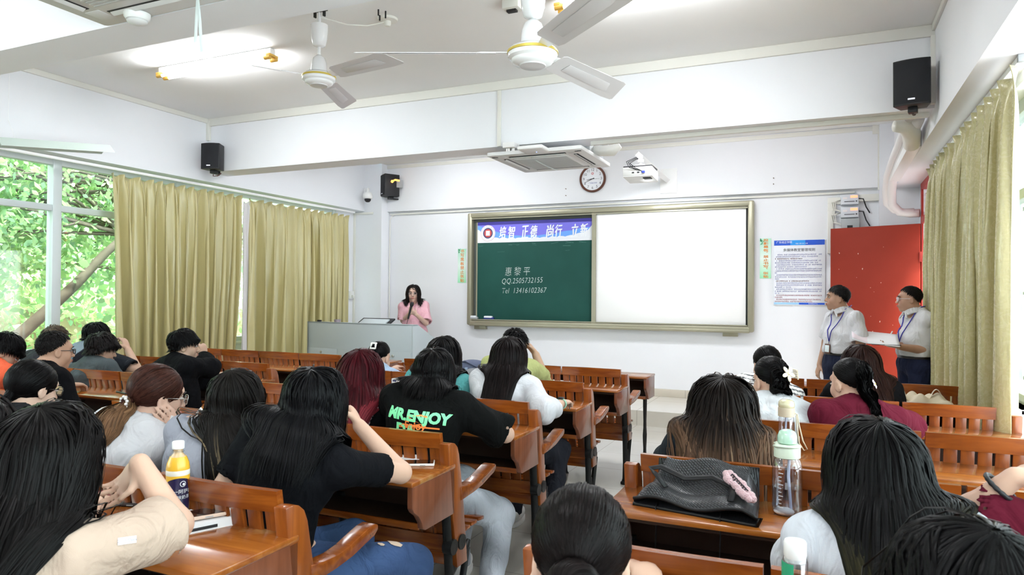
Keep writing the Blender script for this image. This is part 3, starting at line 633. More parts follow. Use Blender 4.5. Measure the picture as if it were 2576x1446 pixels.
put('insulated_pipe', MB().tube([on_y(px_, py_, 6.35) for px_, py_ in ((1440, 372), (1480, 376), (1515, 380), (1542, 378), (1560, 366))], [.04, .045, .05, .055, .03], 10), M_TRUNK, ac, smooth=180)
ac2 = cassette('white cassette air conditioner at the top left, cut by the edge of the picture', -3.42, 1.50, 2.86)
q0 = on_z(497, 0, 2.855)
rb = MB()
for dx, l in ((-.022, .20), (.02, .25)):
    rb.tube([(q0[0], q0[1], 2.86), (q0[0]+dx*.5, q0[1]+.005, 2.86-l*.4), (q0[0]+dx, q0[1]+.01, 2.86-l)], .010, 6, flat=(1, .12))
put('ribbon', rb, M_RIB, ac2)
# ceiling sensor on the air conditioner corner
q = on_z(345, 45, 2.835)
e = thing('motion_sensor', 'round white motion sensor beside the top-left air conditioner', 'sensor', tuple(q))
put('base', MB().lathe([(.062, .02), (.060, 0), (.05, -.012)], q, 24), M_WHITE, e); put('sensor_lens', MB().lathe([(.05, -.012), (.045, -.024), (.02, -.034), (.001, -.035)], q, 24), M_ACW, e, smooth=180)
# wireless access point under the beam
q = on_y(1343, 374, 5.72)
e = thing('access_point', 'square white wireless access point under the beam over the air conditioner edge', 'access point', tuple(q))
put('case', MB().box(q+np.array([0, 0, -.005]), (.24, .22, .035), None, .014, 3), M_WHITE, e); put('status_light', MB().lathe([(.006, 0), (.004, -.003)], q+np.array([.01, .04, -.022]), 10), mat('blue_led', (.2, .3, 1), emit=3), e)
put('bracket', MB().box(q+np.array([0, .08, .02]), (.12, .18, .02)), M_METAL, e)
q = on_y(1283, 373, 5.80)
e = thing('bell_bracket', 'small white and chrome bracket hanging under the beam beside the access point', 'bracket', (q[0], 5.82, q[2]))
put('bracket_arm', MB().bx((q[0]-.06, 5.76, q[2]), (q[0]+.06, 5.885, q[2]+.05), .008), M_WHITE, e); put('chrome_bolt', MB().cyl((q[0]-.02, 5.81, q[2]-.03), (q[0]-.02, 5.81, q[2]+.01), .025).cyl((q[0]+.03, 5.81, q[2]-.025), (q[0]+.03, 5.81, q[2]+.01), .018), M_METAL, e)

# ceiling rose, hooks and junction box
q = on_z(975, 47, CZ)
e = thing('ceiling_rose', 'small ivory ceiling rose wired to the fan by the windows', 'ceiling rose', tuple(q))
put('base', MB().lathe([(.075, 0), (.07, -.015), (.03, -.02)], q, 20), M_TRUNK, e); put('cap', MB().lathe([(.026, -.018), (.026, -.04), (.018, -.055), (.001, -.056)], q, 16), M_TRUNK, e)
fx = (-3.23, 3.90)
put('wire', MB().tube([q+np.array([0, 0, -.02]), q*.7+np.array([*fx, CZ])*.3-[0, 0, .07], q*.4+np.array([*fx, CZ])*.6-[0, 0, .08], np.array([*fx, CZ-.05])], .005, 6), M_TRUNK, e)
for px, py, lb in ((952, 30, 'bent black iron hook on the ceiling, the longer of two beside the ceiling rose'), (970, 34, 'short straight black iron hook on the ceiling beside the ceiling rose')):
    q = on_z(px, py-6, CZ)
    put('ceiling_hook', MB().tube([q, q-[0, 0, .04], q-[-.012, 0, .045], q-[-.012, 0, .08]] if px < 960 else [q, q-[0, 0, .05]], .006, 6), M_IRON, label=lb, cat='hook')
q = on_z(1290, 14, CZ-.03)
e = thing('junction_box', 'square ivory junction box on the ceiling next to the near fan', 'junction box', (q[0], q[1], CZ))
put('box', MB().bx((q[0]-.06, q[1]-.05, CZ-.06), (q[0]+.06, q[1]+.05, CZ), .006), M_TRUNK, e); put('terminal', MB().bx((q[0]-.04, q[1]-.02, CZ-.075), (q[0]+.03, q[1]+.02, CZ-.058), .003), M_DARK, e)

# ================================================================== SPEAKERS
M_GRILLE = mat('speaker_cloth', (.010, .011, .015), rough=.75, bump=.3, bscale=600)
def speaker(label, pos, w, h, dp, yaw, pitch=0, logo=True, curved=True, group='black wall speakers'):
    e = thing('wall_speaker', label, 'speaker', tuple(pos), group=group)
    Rm = np.array(Matrix.Rotation(yaw, 3, 'Z') @ Matrix.Rotation(pitch, 3, 'X')); P = lambda x, y, z: np.array(pos)+Rm@np.array([x, y, z])
    fr = [(x, -dp/2-(.028*(1-(2*x/w)**2) if curved else 0)) for x in np.linspace(-w/2, w/2, 9)]
    prof = fr+[(w*.36, dp/2), (-w*.36, dp/2)]
    put('cabinet', MB().prism([P(x, y, -h/2) for x, y in prof], Rm@np.array([0, 0, h]), .005), M_BLACK, e, smooth=40)
    g = MB(); g.prism([P(x*.93, y-.004, -h*.46) for x, y in fr]+[P(x*.93, y+.004, -h*.46) for x, y in fr[::-1]], Rm@np.array([0, 0, h*.93]))
    put('grille', g, M_GRILLE, e, smooth=40)
    if logo: put('badge', MB().box(P(0, -dp/2-(.036 if curved else .008), -h*.38), (.045, .004, .012), Rm, .002), mat('silver_badge', (.9, .92, 1), rough=.3, emit=.15), e)
    put('bracket', MB().box(P(0, .01, -h/2-.02), (.06, .08, .04), Rm, .004).tube([P(0, .02, -h/2-.03), P(0, dp/2+.03, -h/2-.03), P(0, dp/2+.05, -h/2+.05)], .014, 8), M_BLACK, e)
    return e
q = on_y(538, 396, 5.74); s1 = speaker('black wall speaker with small badge at the left end of the beam, above the curtains', (q[0], 5.74, q[2]), .215, .285, .16, radians(18))
put('cable', MB().tube([q+[-.02, .02, -.15], q+[-.04, .03, -.2], q+[.02, .04, -.2], q+[.05, .06, -.17]], .006, 6), mat('brown_cable', (.12, .05, .04), rough=.5), s1)
q = on_y(2296, 213, 5.70); s2 = speaker('black wall speaker high on the right end of the beam, above the door', (q[0], 5.70, q[2]), .235, .32, .17, radians(-10), radians(3))
put('wall_plate', MB().bx((q[0]+.13, 5.84, q[2]-.11), (q[0]+.22, 5.88, q[2]+.06), .003), M_TRUNK, s2)
q = on_y(982, 468, D-.16); s3 = speaker('boxy black speaker on the front wall at the left corner, with a lit orange plug', (q[0], D-.17, q[2]), .26, .33, .24, radians(-38), curved=False)
put('orange_plug', MB().sphere(q+[.10, -.10, .05], .022).tube([q+[.10, -.10, .05], q+[.17, -.13, .065], q+[.24, -.12, .05]], .014, 6), mat('orange_glow', (1, .45, .1), emit=1.2), s3)
put('port_panel', MB().box(q+np.array([.155, .02, .03]), (.012, .10, .12), np.array(Matrix.Rotation(radians(-38), 3, 'Z')), .002), M_GREY, s3)

# PTZ camera on the left corner column
q = on_y(925, 497, D-.42)
e = thing('dome_camera', 'white dome surveillance camera hanging at the left front corner', 'camera', tuple(q))
put('housing', MB().lathe([(.001, .085), (.055, .08), (.072, .05), (.074, .01), (.066, -.015), (.05, -.02)], q, 24), M_WHITE, e, smooth=60)
put('dome', MB().lathe([(.05, -.018), (.046, -.045), (.028, -.066), (.001, -.072)], q, 20), M_BLACK, e, smooth=180)
put('arm', MB().tube([q+[0, 0, .08], q+[0, 0, .13], q+[-.03, .05, .14], q+[-.14, .16, .10]], .022, 8).box(q+np.array([-.16, .19, .09]), (.10, .03, .17), None, .008), M_WHITE, e, smooth=60)
q = on_y(940, 405, D-.3)
e = thing('spotlight', 'lamp with cyan reflection peeping out from under the beam at the left front corner', 'lamp', tuple(q))
put('lamp_shade', MB().box(q+np.array([-.02, 0, .03]), (.34, .16, .06), np.array(Matrix.Rotation(.2, 3, 'Y')), .01), M_WHITE, e)
put('lamp_glass', MB().box(q+np.array([-.03, -.0, -.006]), (.24, .12, .02), np.array(Matrix.Rotation(.2, 3, 'Y')), .006), mat('cyan_reflection', (.35, .85, .95), emit=.7, rough=.1), e)  # cyan reflection on the lamp put into its colour as a glow
put('guard', MB().tube([q+[.15, -.05, -.02], q+[.2, 0, .0], q+[.15, .05, -.02]], .006, 6).tube([q+[.11, -.05, -.03], q+[.17, 0, -.01], q+[.11, .05, -.03]], .006, 6), M_WHITE, e)

# wall clock
q = on_y(1491, 450, D-.08); cr_ = .183
e = thing('wall_clock', 'round brown-rimmed wall clock showing about nineteen to nine', 'clock', (q[0], D-.07, q[2]))
RY = np.array([[1, 0, 0], [0, 0, -1], [0, 1, 0]])        # lathe axis towards the room
cc = np.array([q[0], D-.07, q[2]])
put('rim', MB().lathe([(cr_-.03, 0), (cr_, 0), (cr_+.001, .02), (cr_-.008, .036), (cr_-.022, .034), (cr_-.03, .02)], cc, 56, RY, cap=False), mat('brown_clock_rim', (.11, .035, .018), rough=.3), e, smooth=40)
put('dial', MB().lathe([(.001, .018), (cr_-.027, .018)], cc, 48, RY, cap=False), mat('clock_dial', (.86, .88, .93), rough=.4), e)
ink = mat('grey_print', (.10, .10, .12), rough=.6); nums = []
for n_ in range(1, 13):
    me = text_mesh(str(n_), .050); a = pi/2-n_*pi/6
    me.transform(Matrix.Translation((cc[0]+.122*cos(a), cc[1]-.0195, cc[2]+.122*sin(a))) @ WALLTXT); put('numeral', me, ink, e)
wall_text('dial_lettering', '广东培正学院', .020, (cc[0]+.005, cc[1]-.0195, cc[2]-.058), mat('blue_print', (.12, .15, .45)), e)
put('dial_emblem', MB().lathe([(.010, .0195), (.016, .0195), (.016, .0205), (.010, .0205)], cc+[0, 0, .072], 20, RY, cap=False), mat('red_print', (.6, .05, .06)), e)
def hand(name, deg, L, w):
    a = radians(90-deg); d_ = np.array([cos(a), 0, sin(a)]); s_ = np.array([-sin(a), 0, cos(a)])
    b0 = cc+[0, -.022, 0]
    put(name, MB().prism([b0-d_*.025-s_*w, b0+d_*L-s_*w*.5, b0+d_*L+s_*w*.5, b0-d_*.025+s_*w], (0, -.002, 0)), M_BLACK, e)
hand('hour_hand', 261, .082, .0045); hand('minute_hand', 246, .118, .0035); hand('second_hand', 92, .10, .0012)

# projector on a wall arm
q = on_y(1612, 442, 7.95)
e = thing('projector', 'white short-throw projector on a white wall arm, right of the clock', 'projector', tuple(q))
Rp = np.array(Matrix.Rotation(radians(0), 3, 'Z'))
put('case', MB().prism([q+np.array(p) for p in [(-.17, -.17, -.035), (.17, -.17, -.035), (.17, .16, -.06), (-.17, .16, -.06)]], (0, 0, .115), .012), M_WHITE, e)
put('rear_panel', MB().bx(q+[-.165, -.173, .02-.04], q+[.165, -.165, .068], .002), mat('grey_white_panel', (.66, .66, .64), rough=.5), e)
put('vent_top', MB().bx(q+[-.165, -.165, .07], q+[.165, .13, .09], .004), M_BLACK, e)
pm = MB()
for dx in (-.06, .0, .05): pm.bx(q+[dx, -.178, .005], q+[dx+.025, -.170, .018])
put('ports', pm, M_DARK, e); put('blue_plug', MB().bx(q+[.055, -.19, .0], q+[.09, -.17, .025], .003), mat('blue_connector', (.05, .08, .5), rough=.5), e)
put('lens_glass', MB().bx(q+[.05, -.12, -.052], q+[.14, -.02, -.040], .004), M_DARK, e)
cab = MB()
for k in range(3): cab.tube([q+[.06-.03*k, -.17, .02+.01*k], q+[-.03-.03*k, -.2, .07], q+[-.10-.02*k, -.12, .13+.01*k], q+[-.05, -.02, .19+.012*k], q+[.02, .02, .20]], .004, 6)
put('cables', cab, M_BLACK, e)
put('mount_head', MB().bx(q+[-.06, -.06, .09], q+[.06, .06, .12], .004).cyl(q+[0, 0, .1], q+[0, 0, .24], .022).bx(q+[-.03, -.03, .15], q+[.03, .03, .19], .004), M_WHITE, e)
pl_ = bpy.data.lights.new('projector_beam', 'AREA'); pl_.shape = 'RECTANGLE'; pl_.size = .10; pl_.size_y = .06; pl_.energy = 4; pl_.spread = radians(100); pl_.color = (.95, .98, 1)
plo = bpy.data.objects.new('projector_beam', pl_); COL.objects.link(plo); pp_ = Vector((q[0]+.09, q[1]-.07, q[2]-.075)); plo.location = pp_; plo.rotation_euler = (Vector((-1.95, D-.06, 1.95))-pp_).to_track_quat('-Z', 'Y').to_euler()
wp = on_y(1688, 448, D-.08)
armv = MB(); A0 = q+np.array([-.02, -.03, .235]); A1 = np.array([wp[0]-.05, D-.08, q[2]+.11])
armv.tube([A0, A1], .042, 4); put('wall_arm', armv, M_WHITE, e)
put('wall_plate', MB().bx((wp[0]-.14, D-.09, q[2]-.06), (wp[0]+.08, D-.07, q[2]+.26), .006), M_WHITE, e)

# amplifier boxes, switch panel, socket
def box_unit(name, label, cat, px0, py0, px1, py1, dp, m, y=D):
    a_ = on_y(px0, py0, y-dp); b_ = on_y(px1, py1, y-dp); e = thing(name, label, cat, ((a_[0]+b_[0])/2, y, (a_[2]+b_[2])/2))
    put('case', MB().bx((a_[0], y-dp, b_[2]), (b_[0], y, a_[2]), .006), m, e); return e, a_, b_
for py0, py1, lb in ((490, 513, 'upper pale grey control box with a glowing red display, above the open door'), (521, 546, 'lower pale grey control box with a glowing red display, above the open door')):
    e, a_, b_ = box_unit('control_box', lb, 'control box', 2115, py0, 2160, py1, .09, mat('pale_control_box', (.68, .71, .76), rough=.4)); e['group'] = 'pale control boxes'
    w_ = b_[0]-a_[0]; h_ = a_[2]-b_[2]; y_ = D-.092
    put('display', MB().bx((a_[0]+w_*.55, y_, b_[2]+h_*.66), (a_[0]+w_*.94, y_+.004, b_[2]+h_*.88)), mat('red_led', (1, .16, .08), emit=2.2), e)
    put('print', MB().bx((a_[0]+w_*.2, y_, b_[2]+h_*.26), (a_[0]+w_*.78, y_+.003, b_[2]+h_*.33)).bx((a_[0]+w_*.84, y_, b_[2]+h_*.25), (a_[0]+w_*.92, y_+.003, b_[2]+h_*.37)), ink, e)
    put('sticker', MB().bx((a_[0]+w_*.12, y_, b_[2]+h_*.55), (a_[0]+w_*.36, y_+.003, b_[2]+h_*.72)), mat('label_paper', (.85, .8, .8)), e)
    cb = MB()
    for k in range(3): cb.tube([(a_[0], D-.05, b_[2]+h_*.5), (a_[0]-.06-.02*k, D-.05, b_[2]+h_*.3), (a_[0]-.05-.015*k, D-.05, b_[2]-.05), (a_[0]+.02, D-.04, b_[2]-.08)], .006, 6)
    put('white_cables', cb, M_TRUNK, e)
    put('black_cable', MB().tube([(b_[0], D-.05, b_[2]+h_*.6), (b_[0]+.05, D-.05, b_[2]+h_*.55), (b_[0]+.08, D-.04, b_[2]-.03), (b_[0]+.12, D-.02, b_[2]-.1)], .007, 6), M_BLACK, e)
e, a_, b_ = box_unit('switch_box', 'grey steel box under the two control boxes, half hidden by the door', 'box', 2117, 550, 2162, 600, .10, mat('grey_steel_box', (.42, .45, .46), rough=.5))
put('window', MB().bx((a_[0]+.06, D-.102, a_[2]-.12), (b_[0]-.07, D-.098, a_[2]-.08)), M_DARK, e)
e, a_, b_ = box_unit('touch_panel', 'white wall panel with a dark screen beside the door edge', 'control panel', 2086, 672, 2130, 716, .03, M_WHITE)
put('screen', MB().bx((a_[0]+.045, D-.033, b_[2]+.03), (b_[0], D-.029, a_[2]-.03), .002), M_DARK, e)
q = on_x(893, 742, XL)
e = thing('wall_socket', 'white wall socket on the left wall behind the lectern', 'socket', tuple(q))
put('plate', MB().bx((XL, 8.82-.05, q[2]-.06), (XL+.03, 8.82+.05, q[2]+.06), .006), M_WHITE, e); put('plug', MB().bx((XL+.03, 8.80, q[2]-.04), (XL+.06, 8.85, q[2]+.0), .006), M_TRUNK, e)
# air-conditioner pipes running down the right wall into the door corner
pp = []
for dx, dz in ((0, 0), (-.055, .02)):
    x = .68+dx
    pp.append([(x, 6.2, 2.86+dz), (x, 6.6, 2.84+dz), (x, 7.6, 2.80+dz), (x, 8.3, 2.74+dz), (x+.005, 8.55, 2.62+dz), (x+.02, 8.66, 2.5+dz), (x+.10, 8.72, 2.42+dz), (x+.2, 8.72, 2.40+dz), (x+.29, 8.70, 2.40+dz)])
e = thing('insulated_pipe', 'white wrapped air-conditioning pipes bending down beside the door transom', 'pipe', (.68, 7.5, 2.8))
put('pipe_run', MB().tube(pp[0], .045, 12).tube(pp[1], .035, 12), mat('white_wrap', (.78, .76, .77), rough=.6), e, smooth=180)
put('elbow_cover', MB().tube([(.52, 6.24, 2.83), (.60, 6.27, 2.83), (.65, 6.38, 2.80), (.67, 6.55, 2.73)], [.045, .06, .07, .06], 12), M_TRUNK, e, smooth=180)
put('duct_cover', MB().prism([(XBR-.10, 6.6, 2.72), (XBR, 6.6, 2.72), (XBR, 6.6, 2.86), (XBR-.10, 6.6, 2.86)], (0, 1.75, -.02), .01), M_WHITE, e)
M_SCREW = mat('rusty_screw', (.2, .15, .12), rough=.7)
for i, (px, py) in enumerate(((1424, 475), (1424, 492), (1946, 448), (1946, 463))):
    q = on_y(px, py, D-.07); put('screw', MB().cyl(q, q-[0, .02, 0], .006, n=8), M_SCREW, label=('upper' if i % 2 == 0 else 'lower')+' rusty screw in the front wall '+('left of the clock' if i < 2 else 'over the right end of the board'), cat='screw')

# ================================================================== CHALKBOARD
a_ = on_y(1176.5, 536.5, D-.09); b_ = on_y(1896, 836, D-.09); bx0, bx1, bz0, bz1 = a_[0], b_[0], b_[2], a_[2]
mid = on_y(1494, 700, D-.09)[0]
M_CHAMP = mat('champagne_aluminium', (.36, .34, .25), rough=.35, metal=.35)
e = thing('chalkboard', 'wide sliding board, green chalkboard at left and white projection panel at right', 'chalkboard', ((bx0+bx1)/2, D, bz0))
fw = .075
put('frame', MB().bx((bx0, D-.10, bz1-fw), (bx1, D-.0, bz1), .02).bx((bx0, D-.10, bz0), (bx1, D, bz0+fw), .02).bx((bx0, D-.10, bz0), (bx0+fw, D, bz1), .02).bx((bx1-fw, D-.10, bz0), (bx1, D, bz1), .02).bx((bx0+.05, D-.115, bz0-.01), (bx1-.05, D-.08, bz0+.03), .008), M_CHAMP, e)
put('track', MB().bx((bx0+fw, D-.105, bz1-fw-.02), (bx1-fw, D-.085, bz1-fw-.005)).bx((bx0+fw, D-.105, bz0+fw+.0), (bx1-fw, D-.085, bz0+fw+.012)), M_CHAMP, e)
M_GREEN = mat('green_chalkboard', (.020, .095, .078), rough=.65, spec=.22, var=.22, vscale=1.6)
put('back_board', MB().bx((bx0+fw, D-.02, bz0+fw), (bx1-fw, D-.005, bz1-fw)), mat('dark_recess', (.10, .11, .10), rough=.7), e)
gx0 = bx0+fw+.07; gz0, gz1 = bz0+fw, bz1-fw-.06
gp = put('green_panel', MB().bx((gx0, D-.045, gz0), (mid, D-.025, gz1), .002), M_GREEN, e)
put('panel_edge', MB().bx((gx0-.018, D-.05, gz0), (gx0, D-.02, gz1)).bx((mid-.03, D-.098, gz0-.01), (mid+.025, D-.04, bz1-fw)), M_CHAMP, e)
wpn = put('white_panel', MB().bx((mid+.025, D-.075, bz0+fw), (bx1-fw-.02, D-.055, bz1-fw), .002), mat('white_projection_board', (.95, .95, .95), rough=.25, coat=.2), e)
# school banner along the top of the green panel
bh = .30; bzt = gz1; bzb = gz1-bh; by = D-.0465
bl = [(gx0, bzb), (mid-.03, bzb), (mid-.03, bzt), (gx0, bzt)]
ban = put('banner', MB().prism([(x, by, z) for x, z in bl], (0, .001, 0)), mat('banner_violet', (.20, .18, .80), rough=.5), e)
put('banner_top', MB().bx((gx0, by-.001, bzt-.045), (mid-.03, by, bzt)), mat('banner_dark', (.045, .035, .30), rough=.5), ban)
def cloud(name, base, h, bumps, m, dy, xa=gx0, xb=None):
    xb = mid-.03 if xb is None else xb; P = [(xa, bzb)]
    for i in range(161):
        u = i/160; x = xa+(xb-xa)*u; z = base+h(u)+.016*abs(sin(pi*bumps*u+.6))**.5
        P.append((x, min(z, bzt)))
    P.append((xb, bzb)); put(name, MB().prism([(x, by-dy, z) for x, z in P], (0, .0006, 0)), m, ban)
cloud('blue_swirl', bzb+.02, lambda u: .06+.16*max(0, .3-u)/.3*(1-.5*u)+.10*max(0, u-.62)/.38, 7, mat('banner_blue', (.16, .40, .95), rough=.5), .001)
cloud('white_cloud', bzb, lambda u: .07+.11*math.exp(-((u-.0)/.05)**2)-.025*sin(pi*u*1.0)+.06*max(0, u-.8)/.2*(u > .8)+.08*math.exp(-((u-1)/.03)**2), 14, mat('banner_white', (.88, .9, .96), rough=.5), .0022)
ec = np.array([on_y(1228, 572, by)[0], by-.004, (bzb+bzt)/2-.012])
put('emblem_disc', MB().lathe([(.001, 0), (.118, 0), (.118, .0015), (.001, .0015)], ec, 40, RY), mat('banner_white', (.9, .9, .9)), ban)
put('emblem_ring', MB().lathe([(.060, .002), (.077, .002), (.077, .003), (.060, .003)], ec, 32, RY, cap=False), mat('emblem_navy', (.05, .05, .16)), ban)
put('emblem_core', MB().lathe([(.001, .0022), (.060, .0022), (.060, .003)], ec, 24, RY), mat('emblem_red', (.62, .09, .08)), ban)
put('emblem_book', MB().box(ec+[0, -.004, 0], (.062, .002, .07)), mat('banner_white', (.9, .9, .9)), ban)
put('emblem_outline', MB().lathe([(.112, .002), (.118, .002), (.118, .003), (.112, .003)], ec, 40, RY, cap=False), mat('emblem_pink', (.8, .6, .66)), ban)
ring = []
for k, s_ in enumerate('广东培正学院'):
    me = text_mesh(s_, .026); a = radians(150-k*24); me.transform(Matrix.Translation((ec[0]+.094*cos(a), ec[1]-.003, ec[2]+.094*sin(a))) @ WALLTXT @ Matrix.Rotation(a-pi/2, 4, 'Z')); ring.append(me)
put('emblem_lettering', joined(ring, 'emblem_lettering'), mat('pale_violet_print', (.55, .5, .72)), ban)
M_BW = mat('banner_lettering_white', (.92, .95, 1), rough=.5)
bxs = [on_y(px, 570, by)[0] for px in (1265, 1287, 1321, 1343, 1384, 1405, 1446, 1469)]
lt = []
for s_, x in zip('培智正德尚行立新', bxs):
    me = joined([glyph(s_, .098, .178)]*1, 'g'); g2 = me.copy(); g3 = me.copy(); g2.transform(Matrix.Translation((.0055, .002, .0004))); g3.transform(Matrix.Translation((-.004, -.003, .0008))); me = joined([me, g2, g3], 'banner_lettering'); me.transform(Matrix.Translation((x, by-.004, (bzb+bzt)/2-.01)) @ WALLTXT @ Matrix(((1, .10, 0, 0), (0.05, 1, 0, 0), (0, 0, 1, 0), (0, 0, 0, 1)))); put('banner_lettering', me, M_BW, ban)
M_CHALK = mat('chalk', (.62, .70, .68), rough=.9)
def chalk(name, body, px, py, size, rot=0., sp=1., shear=.12):
    me = text_mesh(body, size, align='LEFT', spacing=sp, bold=-.0012); q = on_y(px, py, D-.047)
    me.transform(Matrix.Translation((q[0], D-.0465, q[2])) @ WALLTXT @ Matrix.Rotation(rot, 4, 'Z') @ Matrix(((.82, shear, 0, 0), (0, 1, 0, 0), (0, 0, 1, 0), (0, 0, 0, 1)))); put(name, me, M_CHALK, gp)
chalk('chalk_writing', '惠 黎 平', 1270, 685, .135, .02); chalk('chalk_writing', 'QQ.2505732155', 1262, 708, .108, .03, 1.05, .2); chalk('chalk_writing', 'Tel  13416102367', 1262, 732, .108, .02, 1.05, .2)
sm = MB()
for i in range(14):
    x = random.uniform(gx0+.05, mid-.1); z = bzb-.02-random.random()**2*.12; l = random.uniform(.02, .12); sm.box((x, D-.0458, z), (l, .0004, random.uniform(.002, .006)), np.array(Matrix.Rotation(random.uniform(-.2, .2), 3, 'Y')))
put('chalk_smudge', sm, mat('chalk_dust', (.09, .21, .18), rough=.9), gp, kind='stuff')
# support feet under the board
ft = MB()
for x in (bx0+.2, bx1-.28): ft.bx((x-.09, D-.07, bz0-.06), (x+.09, D, bz0), .004)
put('bracket', ft, M_CHAMP, e)
def eraser(label, px, py, w, c1, c2):
    q = on_y(px, py, D-.075); z = bz0+fw+.012
    t = thing('board_eraser', label, 'board eraser', (q[0], D-.075, z), group='board erasers')
    put('felt', MB().bx((q[0]-w/2, D-.10, z), (q[0]+w/2, D-.05, z+.03), .008), c2, t); put('grip', MB().bx((q[0]-w/2+.005, D-.105, z+.018), (q[0]+w/2-.02, D-.055, z+.048), .012), c1, t)
eraser('white chalk eraser with blue felt lying on the board ledge', 1230, 806, .155, mat('eraser_white', (.85, .87, .92)), mat('eraser_blue', (.03, .05, .25)))
eraser('flat pale eraser in the left corner of the board ledge', 1193, 807, .12, mat('eraser_white', (.85, .87, .92)), mat('eraser_grey', (.45, .47, .5)))

# ================================================================== SIGNS
M_SLIP = mat('green_slip_paper', (.62, .88, .74), rough=.6); M_ORANGE = mat('orange_print', (.80, .26, .04), rough=.6)
N_, L_, b_n = nodes_of(M_SLIP); tc = N_.new('ShaderNodeTexCoord'); sp = N_.new('ShaderNodeSeparateXYZ'); rp = N_.new('ShaderNodeValToRGB')
L_.new(tc.outputs['Generated'], sp.inputs[0]); L_.new(sp.outputs[2], rp.inputs[0]); L_.new(rp.outputs[0], b_n.inputs['Base Color'])
for p, c in ((0, (.33, .80, .48, 1)), (1, (.45, .80, .62, 1))): rp.color_ramp.elements[p].color = c
for p, c in ((.15, (.50, .86, .62, 1)), (.5, (.80, .92, .86, 1))): el = rp.color_ramp.elements.new(p); el.color = c
M_BAMBOO = mat('bamboo_print', (.06, .36, .16), rough=.6)
def slip(label, px0, py0, px1, py1, chars, gaps=()):
    a_ = on_y(px0, py0, D-.006); b_ = on_y(px1, py1, D-.006); x = (a_[0]+b_[0])/2
    e = thing('paper_sign', label, 'sign', (x, D, (a_[2]+b_[2])/2), group='green paper slips beside the board')
    put('paper', MB().bx((a_[0], D-.006, b_[2]), (b_[0], D-.002, a_[2])), M_SLIP, e)
    bb = MB()
    for k in range(9):
        c = np.array([a_[0]+random.uniform(.005, .045), D-.0068, a_[2]-random.uniform(.005, .07)]); w = random.uniform(0, 6)
        bb.prism([c+[.022*cos(w), 0, .022*sin(w)], c+[.005*cos(w+1.6), 0, .005*sin(w+1.6)], c-[.02*cos(w), 0, .02*sin(w)], c-[.005*cos(w+1.6), 0, .005*sin(w+1.6)]], (0, .0005, 0))
    put('bamboo_leaves', bb, M_BAMBOO, e)
    n = len(chars); hz = a_[2]-b_[2]; mm = []
    for i, s_ in enumerate(chars):
        if s_ == ' ': continue
        pu = s_ in '，、'; gw = (b_[0]-a_[0])*.44; me = glyph(s_, gw*(.3 if pu else 1), hz/n*(.25 if pu else .80)); g2 = me.copy(); g2.transform(Matrix.Translation((.003, .001, .0003))); me = joined([me, g2], 'lettering'); me.transform(Matrix.Translation((x+.004+(.012 if pu else 0), D-.0072, a_[2]-hz*(i+.55)/(n+.1)+(.015 if pu else 0))) @ WALLTXT); put('lettering', me, M_ORANGE, e)
slip('narrow green slip of orange characters left of the board', 1152, 626, 1172, 711, '书写黑板禁止张贴')
slip('narrow green slip of orange characters right of the board', 1911.5, 600, 1939.5, 700, '投影幕板，禁止书写、张贴')
a_ = on_y(1946, 604, D-.02); b_ = on_y(2076, 768, D-.02); pw = b_[0]-a_[0]; ph_ = a_[2]-b_[2]
e = thing('rules_poster', 'large white rules poster with blue header, right of the board', 'poster', ((a_[0]+b_[0])/2, D, b_[2]))
put('board', MB().bx((a_[0], D-.02, b_[2]), (b_[0], D-.0, a_[2]), .003), mat('poster_white', (.84, .86, .93), rough=.4), e)
PX = lambda u: a_[0]+pw*u; PZ = lambda v: a_[2]-ph_*v; yy = D-.0205
M_BLUE = mat('poster_blue', (.02, .10, .62), rough=.4)
put('header', MB().bx((PX(.012), yy-.001, PZ(.085)), (PX(.988), yy, PZ(.008))), M_BLUE, e)
put('header_glow', MB().bx((PX(.33), yy-.0016, PZ(.085)), (PX(.62), yy-.001, PZ(.008))), mat('poster_azure', (.03, .32, .85), rough=.4), e)
put('footer', MB().bx((PX(.5), yy-.001, PZ(.992)), (PX(.99), yy, PZ(.962))), M_BLUE, e); put('footer_fade', MB().bx((PX(.012), yy-.001, PZ(.992)), (PX(.5), yy, PZ(.962))), mat('poster_pale_azure', (.35, .62, .9), rough=.4), e)
wall_text('header_lettering', '广东培正学院', .030, (PX(.21), yy-.003, PZ(.04)), M_BW, e); wall_text('motto_lettering', '培智 正德 尚行 立新', .0155, (PX(.55), yy-.003, PZ(.062)), M_BW, e)
wall_text('title', '多媒体教室管理规则', .040, (PX(.5), yy-.002, PZ(.16)), mat('poster_black', (.03, .03, .04)), e, spacing=1.0)
rows = [(.08, .93), (.03, .85), ('b', .03, .56), (.06, .90), (.03, .86), (.06, .93), (.03, .64), (.06, .93), (.03, .93), (.03, .06), (.06, .93), (.03, .93), (.03, .11), ('b', .03, .68), (.06, .93), (.06, .93), (.03, .35), (.06, .93), (.03, .93), (.03, .10), ('r', .06, .93), ('r', .03, .16), ('r', .06, .91), ('r', .03, .75)]
lines = {'v': MB(), 'b': MB(), 'r': MB()}
for i, rw in enumerate(rows):
    k, u0, u1 = rw if len(rw) == 3 else ('v', *rw)
    z = PZ(.228+.0312*i); u = u0
    while u < u1:
        if random.random() > .06:
            for j in range(3): lines[k].box((PX(u)+pw*.007, yy-.0006, z+random.uniform(-.008, .008)), (pw*random.uniform(.006, .014), .0006, .0035)); lines[k].box((PX(u)+pw*random.uniform(.003, .011), yy-.0006, z), (.003, .0006, random.uniform(.008, .018)))
        u += .0215
put('small_print', lines['v'], mat('violet_print', (.50, .52, .85)), e); put('small_print', lines['b'], mat('maroon_print', (.36, .22, .28)), e, label='dark subheading lines'); put('small_print', lines['r'], mat('crimson_print', (.68, .30, .36)), e, label='red closing lines')
